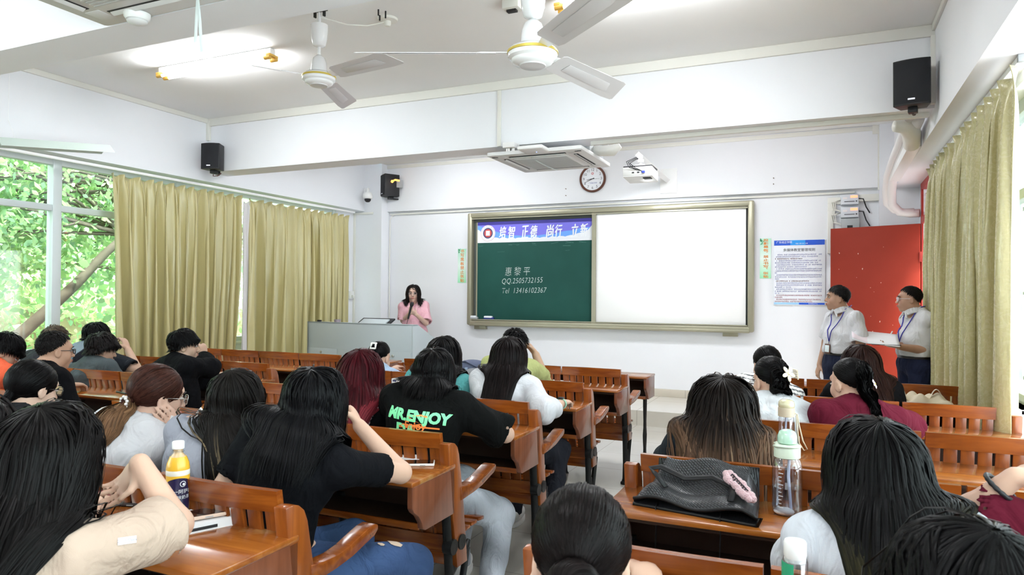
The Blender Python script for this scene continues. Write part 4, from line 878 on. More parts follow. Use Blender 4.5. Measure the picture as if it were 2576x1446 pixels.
wall_text('footer_lettering', '现代教育技术中心', .013, (PX(.77), yy-.003, PZ(.977)), M_BW, e)

# ================================================================== LECTERN
La = on_y(762, 808, 7.55); hz = La[2]
lx0 = La[0]; lxr = on_y(1040, 821, 7.42)[0]; Lw = lxr-lx0
lyaw = math.atan2(7.42-7.55, Lw)
M_LECT = mat('lectern_steel', (.50, .56, .59), rough=.42)
e = thing('lectern', 'wide pale blue-grey steel lectern in front of the speaker in pink', 'lectern', (lx0, 7.55, 0), lyaw)
bpy.context.view_layer.update()
def lput(name, mb, m, **k): me = mb.mesh(name, 35); o = bpy.data.objects.new(name, me); COL.objects.link(o); o.parent = e; me.materials.append(m); return o
sd = [(0, 0), (0, hz), (.10, hz), (.62, hz-.26), (.62, 0)]
for x in (.0, Lw-.02): lput('side_panel', MB().prism([(x, y, z) for y, z in sd], (.02, 0, 0), .004), M_LECT)
lput('front_panel', MB().bx((.02, 0, .05), (Lw-.02, .02, hz), .004), M_LECT)
lput('top_panel', MB().prism([(0, .0, hz), (0, .10, hz), (0, .10, hz-.02), (0, 0, hz-.02)], (Lw, 0, 0), .004).prism([(.02, .10, hz-.005), (.02, .60, hz-.255), (.02, .60, hz-.275), (.02, .10, hz-.025)], (Lw-.04, 0, 0)), M_LECT)
lput('kick_board', MB().bx((.02, .02, 0), (Lw-.02, .05, .06)), M_DARK)
for i in range(3):
    x0 = .02+(Lw-.04)*i/3+.003; x1 = .02+(Lw-.04)*(i+1)/3-.003
    dr = lput('door', MB().bx((x0, -.008, .10), (x1, .004, hz-.35), .003), M_LECT)
    kb = MB()
    for zz in (hz-.40, hz-.56): kb.lathe([(.018, 0), (.018, .008), (.010, .012), (.001, .012)], ((x0+x1)/2+.02, -.008, zz), 14, RY)
    lo = lput('lock', kb, M_METAL); lo.parent = dr
vh = MB()
for zz in np.linspace(.15, .55, 7):
    for xx in (Lw-.19, Lw-.13, Lw-.07): vh.cyl((xx, -.010, zz), (xx, -.006, zz), .016, n=10)
lput('vent_holes', vh, M_DARK)
# monitor set flush in the lectern top
q = on_y(938, 803, 7.75)
e = thing('monitor', 'black-rimmed monitor tilted on the lectern top', 'monitor', (q[0], 7.75, hz))
Rt = np.array(Matrix.Rotation(lyaw, 3, 'Z') @ Matrix.Rotation(radians(-62), 3, 'X'))
put('bezel', MB().box((q[0], 7.74, hz-.03), (.54, .022, .33), Rt, .006), M_BLACK, e); put('back_cover', MB().box(np.array((q[0], 7.74, hz-.03))+Rt@np.array([0, -.018, -.01]), (.44, .02, .25), Rt, .008), M_LECT, e); put('screen', MB().box(np.array((q[0], 7.74, hz-.03))+Rt@np.array([0, .0115, 0]), (.5, .002, .29), Rt), M_DARK, e)
q = on_y(851, 804, 7.62)
e = thing('tape_roll', 'small greyish purple cup on the lectern beside the curtain', 'cup', (q[0], 7.62, hz))
put('cup_wall', MB().lathe([(.042, 0), (.045, .035), (.043, .036), (.040, .003)], (q[0], 7.60, hz), 20), mat('mauve_plastic', (.30, .25, .28), rough=.4), e)
e.name = 'cup'
q = on_y(806, 803, 7.62); put('clip', MB().box((q[0], 7.60, hz+.012), (.06, .03, .024), None, .006), M_BLACK, label='tiny black clip on the left end of the lectern top', cat='clip')
# ================================================================== PEOPLE: distance-field bodies, clothes and combed hair
def nrm(v): v = np.asarray(v, float); return v/(np.linalg.norm(v, axis=-1, keepdims=True)+1e-9)
class Field:
    def __init__(s, lo, hi, h):
        s.lo = np.array(lo, float); s.h = h; s.n = np.maximum(4, np.ceil((np.array(hi)-s.lo)/h).astype(int)+1)
        s.D = np.full(s.n, 9., np.float32)
    def like(s): o = Field.__new__(Field); o.lo, o.h, o.n = s.lo, s.h, s.n; o.D = np.full(s.n, 9., np.float32); return o
    def sub(s, lo, hi):
        a = np.clip(np.floor((lo-s.lo)/s.h).astype(int), 0, s.n-1); b = np.clip(np.ceil((hi-s.lo)/s.h).astype(int)+1, 1, s.n)
        if (b <= a).any(): return None
        sl = tuple(slice(a[i], b[i]) for i in range(3)); ax = [s.lo[i]+s.h*np.arange(a[i], b[i]) for i in range(3)]
        return sl, np.stack(np.meshgrid(*ax, indexing='ij'), -1).astype(np.float32)
    def add(s, pr, k=.02, op='u', m=.055):
        f, lo, hi = pr; r = s.sub(lo-m-k, hi+m+k)
        if r is None: return s
        sl, P = r; d = f(P); o = s.D[sl]
        if op == 'u':
            if k > 0: hh = np.maximum(k-np.abs(o-d), 0)/k; s.D[sl] = np.minimum(o, d)-hh*hh*k*.25
            else: s.D[sl] = np.minimum(o, d)
        else:
            hh = np.maximum(k-np.abs(o+d), 0)/max(k, 1e-6); s.D[sl] = np.maximum(o, -d)+hh*hh*k*.25
        return s
    def samp(s, P):
        q = (P-s.lo)/s.h; q = np.clip(q, 0, s.n-1.001); i = q.astype(int); f = q-i; D = s.D; o = 0
        for a in (0, 1):
            for b in (0, 1):
                for c in (0, 1):
                    w = (f[..., 0] if a else 1-f[..., 0])*(f[..., 1] if b else 1-f[..., 1])*(f[..., 2] if c else 1-f[..., 2])
                    o = o+w*D[i[..., 0]+a, i[..., 1]+b, i[..., 2]+c]
        return o
    def grad(s, P, e=None):
        e = e or s.h; g = np.zeros_like(P)
        for a in range(3):
            d = np.zeros(3); d[a] = e; g[..., a] = s.samp(P+d)-s.samp(P-d)
        return nrm(g)
def rc(a, b, r1, r2=None):
    a = np.array(a, float); b = np.array(b, float); r2 = r1 if r2 is None else r2; ab = b-a; L = ab@ab+1e-9
    def f(P): q = P-a; t = np.clip((q@ab)/L, 0, 1); return np.linalg.norm(q-t[..., None]*ab, axis=-1)-(r1+(r2-r1)*t)
    R = max(r1, r2); return f, np.minimum(a, b)-R, np.maximum(a, b)+R
def ell(c, r, A=np.eye(3)):
    c = np.array(c, float); r = np.array(r, float); A = np.array(A)
    def f(P): q = (P-c)@A; k0 = np.linalg.norm(q/r, axis=-1); k1 = np.linalg.norm(q/(r*r), axis=-1)+1e-6; return k0*(k0-1)/k1
    R = np.abs(A)@r; return f, c-R, c+R
def ecap(a, b, rt, fd, w1, d1, w2, d2, cap=.6):
    a = np.array(a, float); b = np.array(b, float); ab = b-a; L = np.linalg.norm(ab); ax = ab/L
    def f(P):
        q = P-a; s_ = q@ax; t = np.clip(s_/L, 0, 1); e = s_-np.clip(s_, 0, L); w = w1+(w2-w1)*t; d = d1+(d2-d1)*t
        x = q@rt; y = q@fd; z = (w+d)*.5*cap
        k0 = np.sqrt((x/w)**2+(y/d)**2+(e/z)**2); k1 = np.sqrt((x/w**2)**2+(y/d**2)**2+(e/z**2)**2)+1e-6
        return k0*(k0-1)/k1
    R = max(w1, w2, d1, d2); return f, np.minimum(a, b)-R, np.maximum(a, b)+R
def surfnet(F):
    D = F.D; S = D < 0; n = np.array(D.shape)
    c = np.zeros(n-1, np.uint8)
    for a in (0, 1):
        for b in (0, 1):
            for d in (0, 1): c += S[a:n[0]-1+a, b:n[1]-1+b, d:n[2]-1+d]
    I = np.argwhere((c > 0) & (c < 8)); idx = np.full(n-1, -1, np.int32); idx[tuple(I.T)] = np.arange(len(I))
    cor = [(a, b, d) for a in (0, 1) for b in (0, 1) for d in (0, 1)]; V = {k: D[I[:, 0]+k[0], I[:, 1]+k[1], I[:, 2]+k[2]] for k in cor}
    acc = np.zeros((len(I), 3)); cnt = np.zeros(len(I))
    for k in cor:
        for ax in range(3):
            if k[ax] == 0:
                k2 = list(k); k2[ax] = 1; k2 = tuple(k2); d0, d1 = V[k], V[k2]; m = (d0 < 0) != (d1 < 0)
                t = d0[m]/(d0[m]-d1[m]); p = np.tile(np.array(k, float), (m.sum(), 1)); p[:, ax] = t; acc[m] += p; cnt[m] += 1
    verts = F.lo+F.h*(I+acc/cnt[:, None]); Q = []
    for ax in range(3):
        sl0 = [slice(1, -1)]*3; sl1 = [slice(1, -1)]*3; sl0[ax] = slice(0, n[ax]-1); sl1[ax] = slice(1, n[ax])
        A_, B_ = S[tuple(sl0)], S[tuple(sl1)]; E_ = np.argwhere(A_ != B_)
        if not len(E_): continue
        fl = A_[tuple(E_.T)]; o = E_+1; o[:, ax] -= 1; u, v = (ax+1) % 3, (ax+2) % 3
        def g(du, dv): q = o.copy(); q[:, u] -= du; q[:, v] -= dv; return idx[tuple(q.T)]
        q = np.stack([g(1, 1), g(0, 1), g(0, 0), g(1, 0)], 1); q[~fl] = q[~fl][:, ::-1]; Q.append(q)
    return verts, np.concatenate(Q)
def wob(P, amp, seed, sc=1.):
    amp = amp*1.7
    r = np.random.default_rng(seed); o = 0
    for i in range(5):
        k = nrm(r.normal(0, 1, 3))*r.uniform(16, 60)*sc; k2 = nrm(r.normal(0, 1, 3))*r.uniform(8, 20)
        o = o+np.sin(P@k+r.uniform(0, 6)+1.6*np.sin(P@k2))/(1+.25*i)
    return amp*o/3
def smooth_field(V): return V

def cloth_mat(name, col, rough=.85, bump=.45, sc=7):
    if name in MATS: return MATS[name]
    m = mat(name, col, rough=rough, spec=.10, attr='Col'); N, L, b = nodes_of(m)
    tc = N.new('ShaderNodeTexCoord'); mp = N.new('ShaderNodeMapping'); mp.inputs['Scale'].default_value = (1.5, 1.5, .8); mp.inputs['Rotation'].default_value = (.5, .4, .3); L.new(tc.outputs['Object'], mp.inputs[0])
    n1 = N.new('ShaderNodeTexNoise'); n1.inputs['Scale'].default_value = sc; n1.inputs['Detail'].default_value = 3; n1.inputs['Distortion'].default_value = 1.2; L.new(mp.outputs[0], n1.inputs[0])
    n2 = N.new('ShaderNodeTexNoise'); n2.inputs['Scale'].default_value = 420; L.new(tc.outputs['Object'], n2.inputs[0])
    b1 = N.new('ShaderNodeBump'); b1.inputs['Strength'].default_value = bump; b1.inputs['Distance'].default_value = .06; L.new(n1.outputs[0], b1.inputs['Height'])
    b2 = N.new('ShaderNodeBump'); b2.inputs['Strength'].default_value = .25; b2.inputs['Distance'].default_value = .002; L.new(n2.outputs[0], b2.inputs['Height']); L.new(b1.outputs[0], b2.inputs['Normal']); L.new(b2.outputs[0], b.inputs['Normal'])
    return m
M_SKIN = mat('skin', (.6, .4, .3), rough=.48, spec=.4, sub=.08, attr='Col', bump=.02, bscale=300)
M_CLOTH = cloth_mat('cotton_cloth', (.5, .5, .5)); M_DENIM = cloth_mat('denim', (.1, .15, .3), bump=.4, sc=9)
M_SHOE = mat('shoe_white', (.75, .75, .73), rough=.5); M_SHOED = mat('shoe_black', (.02, .02, .02), rough=.5)
M_EYEW = mat('eye_white', (.50, .46, .43), rough=.3); M_EYEB = mat('eye_dark', (.015, .01, .008), rough=.15); M_LIP = mat('lips', (.46, .17, .16), rough=.4); M_LIPM = mat('pale_lips', (.36, .17, .13), rough=.5); M_BROW = mat('brow_hair', (.03, .022, .02), rough=.7)
def hair_mat():
    m = mat('hair', (.02, .02, .02), rough=.34, spec=.08, attr='Col'); return m
M_HAIR = hair_mat()

CRC = np.array([0, -.012, .035]); CRR = np.array([.076, .094, .086])
def head_axes(yaw, pitch, roll):
    f = np.array([-sin(yaw), cos(yaw), 0]); z = np.array([0, 0, 1.]); r = np.array([cos(yaw), sin(yaw), 0])
    fh = cos(pitch)*f-sin(pitch)*z; uh = sin(pitch)*f+cos(pitch)*z
    return np.stack([r*cos(roll)-uh*sin(roll), fh, uh*cos(roll)+r*sin(roll)], 1)    # columns right, forward, up

def ribbons(P, Nn, w, cols):
    N, S, _ = P.shape; T = np.zeros_like(P); T[:, 1:-1] = P[:, 2:]-P[:, :-2]; T[:, 0] = P[:, 1]-P[:, 0]; T[:, -1] = P[:, -1]-P[:, -2]; T = nrm(T)
    s = nrm(np.cross(T, Nn)); Nn = nrm(np.cross(s, T)); w = w[..., None]
    V = np.stack([P-s*w, P+Nn*w*.45, P+s*w], 2)              # N,S,3,3
    b = (np.arange(N)[:, None]*S+np.arange(S-1)[None])*3
    F = np.concatenate([np.stack([b, b+1, b+4, b+3], -1).reshape(-1, 4), np.stack([b+1, b+2, b+5, b+4], -1).reshape(-1, 4)])
    return V.reshape(-1, 3), F, np.repeat(cols.reshape(-1, 3), 3, 0)

def person(label, head, pel, yaw=0, hyaw=0, hpitch=0, hroll=0, hs=1., fem=True, stand=False, skin=(.70, .47, .36), arms=None, shirt=None, pants=None, shoe=None,
           hair=None, glasses=None, h=.008, sw=None, group=None, legs=None, face=False, seed=1, build=1., slouch=.035, shoulder_tilt=0., pz=None, nd=None):
    rg = np.random.default_rng(seed); yw = radians(yaw); r = np.array([cos(yw), sin(yw), 0]); f = np.array([-sin(yw), cos(yw), 0]); z = np.array([0, 0, 1.]); nd = nd if nd is not None else (.08 if stand else .055)
    Rh = head_axes(radians(hyaw), radians(hpitch), radians(hroll)); hc = np.array(head, float)-Rh[:, 2]*.134*hs; HL = lambda p: hc+Rh@(np.array(p, float)*hs)
    pz = pz or (.95 if stand else .56); Pv = np.array([pel[0], pel[1], pz]); fem_ = fem
    N = HL((0, -.045, -.05))+np.array([0, 0, -nd*hs])-f*.012; sw = sw or (.158 if fem else .185); sw *= 1
    a = nrm(N-Pv); fd = nrm(f-a*(f@a)); rt = nrm(r-a*(r@a)); TL = np.linalg.norm(N-Pv)
    W_ = Pv+a*TL*.34-fd*slouch; C_ = Pv+a*TL*.70-fd*slouch*.7; U_ = N-a*.055
    Sh = {s: N+rt*s*sw-a*(.055+s*shoulder_tilt)-fd*.008 for s in (-1, 1)}
    b = build
    def torso(i, lo=0., bag=0.):
        ww, dw = ((.128, .098) if fem_ else (.150, .112)); wc, dc = ((.148, .104) if fem_ else (.172, .118)); wh, dh = ((.170, .128) if fem_ else (.168, .122))
        L = [(ecap(Pv-a*.05, Pv+a*.05, rt, fd, wh*b+i, dh*b+i, wh*.94*b+i, dh*b+i), .05), (ecap(Pv+a*.05, W_, rt, fd, wh*.93*b+i+bag, dh*.95*b+i+bag, ww*b+i+bag, dw*b+i+bag), .05),
             (ecap(W_, C_, rt, fd, ww*b+i+bag, dw*b+i+bag, wc*b+i+bag*.5, dc*b+i+bag*.4), .05), (ecap(C_, U_, rt, fd, wc*b+i, dc*b+i, wc*.80*b+i, .066+i), .05),
             (rc(Sh[-1]+rt*.012, Sh[1]-rt*.012, .050*b+i, .050*b+i), .05)]
        for s in (-1, 1): L.append((rc(N+a*.01+rt*s*.025, Sh[s]-rt*s*.02, .040+i, .046*b+i), .04))
        if fem_:
            for s in (-1, 1): L.append((ell(C_+fd*(dc*b-.02)+rt*s*.066-a*.01, np.array([.062, .055, .062])*b+i), .04))
        return L
    A = {}
    if arms == 'lap': arms = {s: dict(w=Pv+r*s*.10+f*.24+z*(.66-pz)) for s in (-1, 1)}
    for s in (-1, 1):
        sp = (arms or {}).get(s, None) or {}
        wr = sp.get('w'); wr = Pv+r*s*.13+f*.43+z*(.825-pz) if wr is None else np.array(wr, float)
        if stand and sp.get('w') is None: wr = Pv+r*s*.245+f*.05+z*(-.14)
        S0 = Sh[s]; ua, fa = sp.get('len', (.265*hs, .235*hs)); e_ = sp.get('e')
        if e_ is None:
            v = wr-S0; dd = np.linalg.norm(v); dd2 = min(dd, (ua+fa)*.985); v = v/dd; wr = S0+v*dd2
            x = (ua*ua-fa*fa+dd2*dd2)/(2*dd2); hh = math.sqrt(max(0, ua*ua-x*x)); pole = np.array(sp.get('pole', r*s*.45-z*.9-f*.15)); pole = nrm(pole-v*(pole@v)); e_ = S0+v*x+pole*hh
        e_ = np.array(e_, float); A[s] = dict(S=S0, E=e_, W=wr, sp=sp)
    if stand:
        K = {s: (Pv+r*s*.09-z*.06, Pv+r*s*.10-z*.47+f*.02, Pv+r*s*.105-z*(pz-.08)-f*.0) for s in (-1, 1)}
    else:
        K = {s: (Pv+r*s*.095-z*.02+f*.02, Pv+r*s*.11+f*.43-z*.035, Pv+r*s*.11+f*.40-z*(pz-.08)) for s in (-1, 1)}
        if legs:
            for s, (kn, an) in legs.items(): K[s] = (K[s][0], np.array(kn, float), np.array(an, float))
    pts = [Pv-.3*r, Pv+.3*r, hc+Rh[:, 2]*.17, hc-f*.16, hc+f*.16, hc+r*.14, hc-r*.14]+[A[s][k] for s in A for k in 'SEW']+[A[s]['W']+nrm(A[s]['W']-A[s]['E'])*.2 for s in A]+[k for s in K for k in K[s]]
    lo = np.min(pts, 0)-.16; hi = np.max(pts, 0)+.16; lo[2] = max(lo[2], -.03)
    hi[:2] += .04; B = Field(lo, hi, h)
    # ---- body
    for p, k in torso(0.): B.add(p, k)
    B.add(rc(N-a*.03, HL((0, -.018, -.055)), .054 if fem else .062, .049 if fem else .057), .03)
    LG = lambda i: [q for s in (-1, 1) for q in ((rc(K[s][0], K[s][1], .084*b+i, .060*b+i), .05), (rc(K[s][1], K[s][2], .060*b+i, .043*b+i), .03))]
    for p, k in LG(0.): B.add(p, k)
    for s in (-1, 1):
        fo = f if not legs else f
        B.add(rc(K[s][2]-z*.025, K[s][2]-z*.05+fo*.15, .035, .028), .02)
    ar = .047*b if fem else .052*b
    for s in (-1, 1):
        q = A[s]; B.add(rc(q['S'], q['E'], ar, ar*.80), .04).add(rc(q['E'], q['W'], ar*.80, ar*.56), .02)
        d_ = nrm(q['sp']['dir'] if 'dir' in q['sp'] else q['W']-q['E']); pn = np.array(q['sp'].get('palm', -z), float); pn = nrm(pn-d_*(pn@d_)); ac_ = np.cross(d_, pn)*s   # towards the thumb
        curl = q['sp'].get('curl', .5); ths = 1 if q['sp'].get('thumb', 1) > 0 else -1
        ac_ = ac_*ths; Wp = q['W']; hh = hs*(.95 if fem else 1.03); Am = np.stack([ac_, d_, pn], 1)
        B.add(ell(Wp+d_*.052*hh, np.array([.040, .055, .0155])*hh, Am), .015)
        for j, (o, l) in enumerate(((.030, .072), (.0105, .080), (-.010, .074), (-.029, .058))):
            p0 = Wp+d_*.088*hh+ac_*o*hh*.95; cu = curl*(.8+.12*j); d1 = nrm(d_*cos(cu)+pn*sin(cu)+ac_*o*q['sp'].get('spread', 1.)); d2 = nrm(d_*cos(cu*2.2)+pn*sin(cu*2.2)+ac_*o*.5); d3 = nrm(d_*cos(cu*2.9)+pn*sin(cu*2.9))
            p1 = p0+d1*l*.45*hh; p2 = p1+d2*l*.32*hh; p3 = p2+d3*l*.26*hh
            B.add(rc(p0-d_*.012, p1, .0088*hh, .0082*hh), .006).add(rc(p1, p2, .0082*hh, .0074*hh), .003).add(rc(p2, p3, .0074*hh, .0060*hh), .003)
        t0 = Wp+d_*.022*hh+ac_*.026*hh; t1 = t0+nrm(d_*.65+ac_*.65+pn*.35)*.042*hh; t2 = t1+nrm(d_*.85+ac_*.15+pn*.5)*.034*hh
        B.add(rc(t0, t1, .0130*hh, .0098*hh), .012).add(rc(t1, t2, .0096*hh, .0072*hh), .004)
    # head with face
    e3 = lambda c, rr, k: B.add(ell(HL(c), np.array(rr)*hs, Rh), k)
    e3(CRC, CRR-.002, .02); e3((0, .022, -.040), (.058 if fem else .061, .062, .078), .04); e3((0, .066, -.098), (.021, .018, .020), .03)
    for s in (-1, 1):
        e3((s*.036, .054, -.034), (.026, .026, .028), .025); e3((s*.040, -.0, -.075), (.020, .032, .026), .03)
    e3((0, .078, .030), (.046, .014, .020), .02); e3((0, .080, -.064), (.024, .016, .017), .02)
    if h < .0078 or face:
        for s in (-1, 1): B.add(ell(HL((s*.031, .094, .003)), np.array([.017, .014, .010])*hs, Rh), .012, 's')
        B.add(rc(HL((0, .086, .008)), HL((0, .107, -.030)), .008*hs, .0115*hs), .012)
        for s in (-1, 1): e3((s*.011, .097, -.033), (.008, .009, .007), .006)
        e3((0, .094, -.058), (.021, .009, .0055), .005); e3((0, .092, -.068), (.018, .010, .006), .005)
    else: B.add(rc(HL((0, .084, .006)), HL((0, .103, -.030)), .009*hs, .012*hs), .012)
    for s in (-1, 1): e3((s*.077, -.008, -.012), (.009, .020, .031), .008); B.add(ell(HL((s*.086, -.004, -.010)), np.array([.006, .010, .018])*hs, Rh), .005, 's')
    V, Q = surfnet(B); Lc = (V-hc)@Rh/hs
    skin = np.array(skin)*np.array([.86, .82, .80]); col = np.tile(skin, (len(V), 1)); dl = (Lc-CRC)/CRR; dn = nrm(dl)
    onhead = (Lc[:, 2] > -.13) & (np.abs(Lc[:, 0]) < .10) & (np.abs(Lc[:, 1]) < .13)
    hr = hair or {}; hcol = np.array(hr.get('col', (.012, .010, .010)))*.65
    def hairline(d):
        y = d[..., 1]; x = np.abs(d[..., 0]); up = hr.get('front', .50); t = np.clip(y, 0, 1); fr = -.12+(up+.12)*np.clip(t*1.7, 0, 1)**.8; bk = -.12-.62*np.clip(-y*1.3, 0, 1); return np.where(y >= 0, fr, bk)
    sc_ = onhead & (dn[:, 2] > hairline(dn)+.03) & (np.linalg.norm(dl, axis=1) > .8) & (np.abs(Lc[:, 0]) < .0775)
    if not hr.get('bald'): col[sc_] = hcol*1.3
    lip = onhead & (np.abs(Lc[:, 0]) < .021-.5*np.abs(Lc[:, 2]+.062)) & (np.abs(Lc[:, 2]+.062) < .009) & (Lc[:, 1] > .08); col[lip] = np.array(skin)*np.array([.82, .52, .55])
    rosy = onhead & (np.hypot(np.abs(Lc[:, 0])-.04, Lc[:, 2]+.03) < .02) & (Lc[:, 1] > .05); col[rosy] *= np.array([1.0, .93, .93])
    base = np.array([pel[0], pel[1], 0.])
    me = raw_mesh('person', V-base, Q, col); ob = put('person', me, M_SKIN, label=label, cat='person', group=group); ob.location = base
    def part(name, V, Q, m, cols=None, parent=None, label=None):
        me = raw_mesh(name, V-base, Q, cols); o = bpy.data.objects.new(name, me); COL.objects.link(o); me.materials.append(m)
        o.location = base; adopt(o, parent or ob)
        if label: o['label'] = label
        return o
    def mpart(name, mb, m, parent=None, smooth=60): o = put(name, mb, m, smooth=smooth); adopt(o, parent or ob); return o
    # ---- clothes
    allF = B.like(); allF.D = B.D.copy(); res = dict(ob=ob, hc=hc, Rh=Rh, HL=HL, N=N, a=a, fd=fd, rt=rt, A=A, part=part, mpart=mpart, B=B, C=C_, W=W_, P=Pv, Sh=Sh, K=K)
    if shirt:
        Fs = B.like(); ease = shirt.get('ease', .010); bag = shirt.get('bag', .012); sl = shirt.get('sleeve', .72); slw = shirt.get('width', .018)
        for p, k in torso(ease, bag=bag): Fs.add(p, k)
        G = np.stack(np.meshgrid(*[Fs.lo[i]+Fs.h*np.arange(Fs.n[i]) for i in range(3)], indexing='ij'), -1).astype(np.float32)
        for s in (-1, 1):
            q = A[s]; L1 = np.linalg.norm(q['E']-q['S']); u = (q['E']-q['S'])/L1; Fa = B.like()
            if sl <= 1.02: e1 = q['S']+u*L1*sl; Fa.add(rc(q['S'], e1, ar+ease+.006, ar*.86+ease+slw), .035); rin = max(ar*.80+.002, ar*.86+ease+slw-.010)
            else:
                u = nrm(q['W']-q['E']); e1 = q['E']+u*np.linalg.norm(q['W']-q['E'])*(sl-1); Fa.add(rc(q['S'], q['E'], ar+ease+.004, ar*.85+ease+slw*.7), .03).add(rc(q['E'], e1, ar*.85+ease+slw*.7, ar*.7+ease+slw), .03); rin = ar*.66+slw*.6
            # plane cut at the cuff, then a hollow so that the arm comes out of an open sleeve
            q = G-e1; along = q@u; rad = np.linalg.norm(q-along[..., None]*u, axis=-1); m = (along > -.005) & (rad < .12) & (along < .14)
            Fa.D[m] = np.maximum(Fa.D[m], along[m]); m2 = (along > -.026) & (rad < rin+.02) & (along < .06); Fa.D[m2] = np.maximum(Fa.D[m2], rin-rad[m2])
            hh = np.maximum(.03-np.abs(Fs.D-Fa.D), 0)/.03; Fs.D = np.minimum(Fs.D, Fa.D)-hh*hh*.03*.25
        near = np.abs(Fs.D) < .04; Fs.D[near] += wob(G[near], shirt.get('fold', .005), seed, shirt.get('fsc', 1.)).astype(np.float32)
        zc = shirt.get('hem', Pv[2]-.05); Fs.D = np.maximum(Fs.D, (zc-G[..., 2]).astype(np.float32))
        na = nrm(HL((0, -.02, -.05))-N); Fs.add(rc(N+na*.002+fd*.006, N+na*.12+fd*.03, shirt.get('neck', .060), .085), .006, 's')
        if shirt.get('vneck'): Fs.add(rc(N+na*.03+fd*.06, N-a*.12+fd*.14, .05, .015), .006, 's')
        Fs.D = np.minimum(Fs.D, 9); V, Q = surfnet(Fs); c = shirt['col']; cols = c(V, res) if callable(c) else np.tile(np.array(c, float), (len(V), 1))
        so_ = part('shirt', V, Q, shirt.get('mat', M_CLOTH), cols); res['shirt'] = so_; res['Fs'] = Fs; allF.D = np.minimum(allF.D, Fs.D)
        if shirt.get('collar'):
            Fc = B.like()
            n0 = N+na*.035+fd*.012; Rx = .068
            for k in range(20):
                w0 = 2*pi*k/20+pi/2; w1 = 2*pi*(k+1)/20+pi/2
                if k in (0, 19): continue
                dz0 = .010-.032*max(0, sin(w0))**2; dz1 = .010-.032*max(0, sin(w1))**2
                P0 = n0+rt*cos(w0)*Rx+fd*sin(w0)*(Rx+.012)+na*dz0; P1 = n0+rt*cos(w1)*Rx+fd*sin(w1)*(Rx+.012)+na*dz1
                for j in (0, .5, 1): o0 = -na*.034*j+nrm(P0-n0)*.020*j; Fc.add(rc(P0+o0, P1-na*.034*j+nrm(P1-n0)*.020*j, .0085), .006)
            for s in (-1, 1): t0 = n0+fd*(Rx+.018)+rt*s*.012-na*.03; Fc.add(rc(t0, t0-a*.055+rt*s*.045+fd*.012, .010, .008), .01)
            V, Q = surfnet(Fc); part('collar', V, Q, shirt.get('mat', M_CLOTH), np.tile(np.array(shirt.get('ccol', c if not callable(c) else (.8, .8, .8)), float), (len(V), 1)), so_)
    if pants:
        Fp = B.like() if legs or stand else Field(B.lo, B.lo+(B.n-1)*B.h, .014); i = pants.get('ease', .012)
        Fp.add(ecap(Pv-a*.05, Pv+a*.06, rt, fd, (.170 if fem else .168)*b+i*.7, (.128 if fem else .124)*b+i*.7, (.160 if fem else .162)*b+i*.6, (.120)*b+i*.6), .04)
        for p, k in LG(i): Fp.add(p, k)
        G = np.stack(np.meshgrid(*[Fp.lo[j]+Fp.h*np.arange(Fp.n[j]) for j in range(3)], indexing='ij'), -1).astype(np.float32)
        near = np.abs(Fp.D) < .03; Fp.D[near] += wob(G[near], .005, seed+5, 1.2).astype(np.float32)
        top = Pv+a*.07; Fp.D = np.maximum(Fp.D, (G[..., 2]-top[2]).astype(np.float32)); Fp.D = np.maximum(Fp.D, (.075-G[..., 2]).astype(np.float32))
        V, Q = surfnet(Fp); c = pants['col']; cols = c(V, res) if callable(c) else np.tile(np.array(c, float), (len(V), 1)); res['pants'] = part('trousers', V, Q, pants.get('mat', M_CLOTH), cols); res['Fp'] = Fp
    if pants is not None or shoe:
        for s in (-1, 1):
            an = K[s][2]; fo = f; m = MB(); m.sphere(an-z*.035+fo*.07, 1, 10, (.045, .135, .045), np.stack([r, f, z], 1)); m.sphere(an-z*.01-fo*.01, 1, 10, (.042, .055, .05), np.stack([r, f, z], 1))
            sh_ = mpart('shoe', m, shoe or M_SHOE, smooth=180)
            mpart('sole', MB().prism([an*[1, 1, 0]+np.array([0, 0, .0])+r*.046*cos(w)+f*(.07+.135*sin(w)) for w in np.linspace(0, 2*pi, 17)[:-1]], (0, 0, .028), .004), M_SHOE if shoe is None else shoe, sh_)
    # ---- face pieces
    if face:
        for s in (-1, 1):
            ec_ = HL((s*.031, .0795, .002)); m = MB(); m.sphere(ec_, .0118*hs, 10, (1.15, 1, .50), Rh); eo = mpart('eye', m, M_EYEW, smooth=180)
            m = MB(); m.sphere(HL((s*.031, .0878, .002)), .0058*hs, 8, (1, .8, .85), Rh); mpart('iris', m, M_EYEB, eo, 180)
            m = MB(); m.tube([HL((s*.018, .0915, .007)), HL((s*.031, .094, .0105)), HL((s*.044, .0865, .006))], [.0015, .0028, .0015], 6); mpart('eyelid', m, M_BROW, eo, 180)
            m = MB(); m.tube([HL((s*.014, .094, .023)), HL((s*.030, .0935, .028)), HL((s*.049, .080, .023))], [.0028, .0042, .002], 6); mpart('eyebrow', m, M_BROW, smooth=180)
        m = MB(); m.sphere(HL((0, .1015, -.0585)), 1, 8, (.019*hs, .0045, .0042), Rh); m.sphere(HL((0, .1005, -.0665)), 1, 8, (.015*hs, .005, .0045), Rh); mpart('lips', m, M_LIP if fem else M_LIPM, smooth=180)
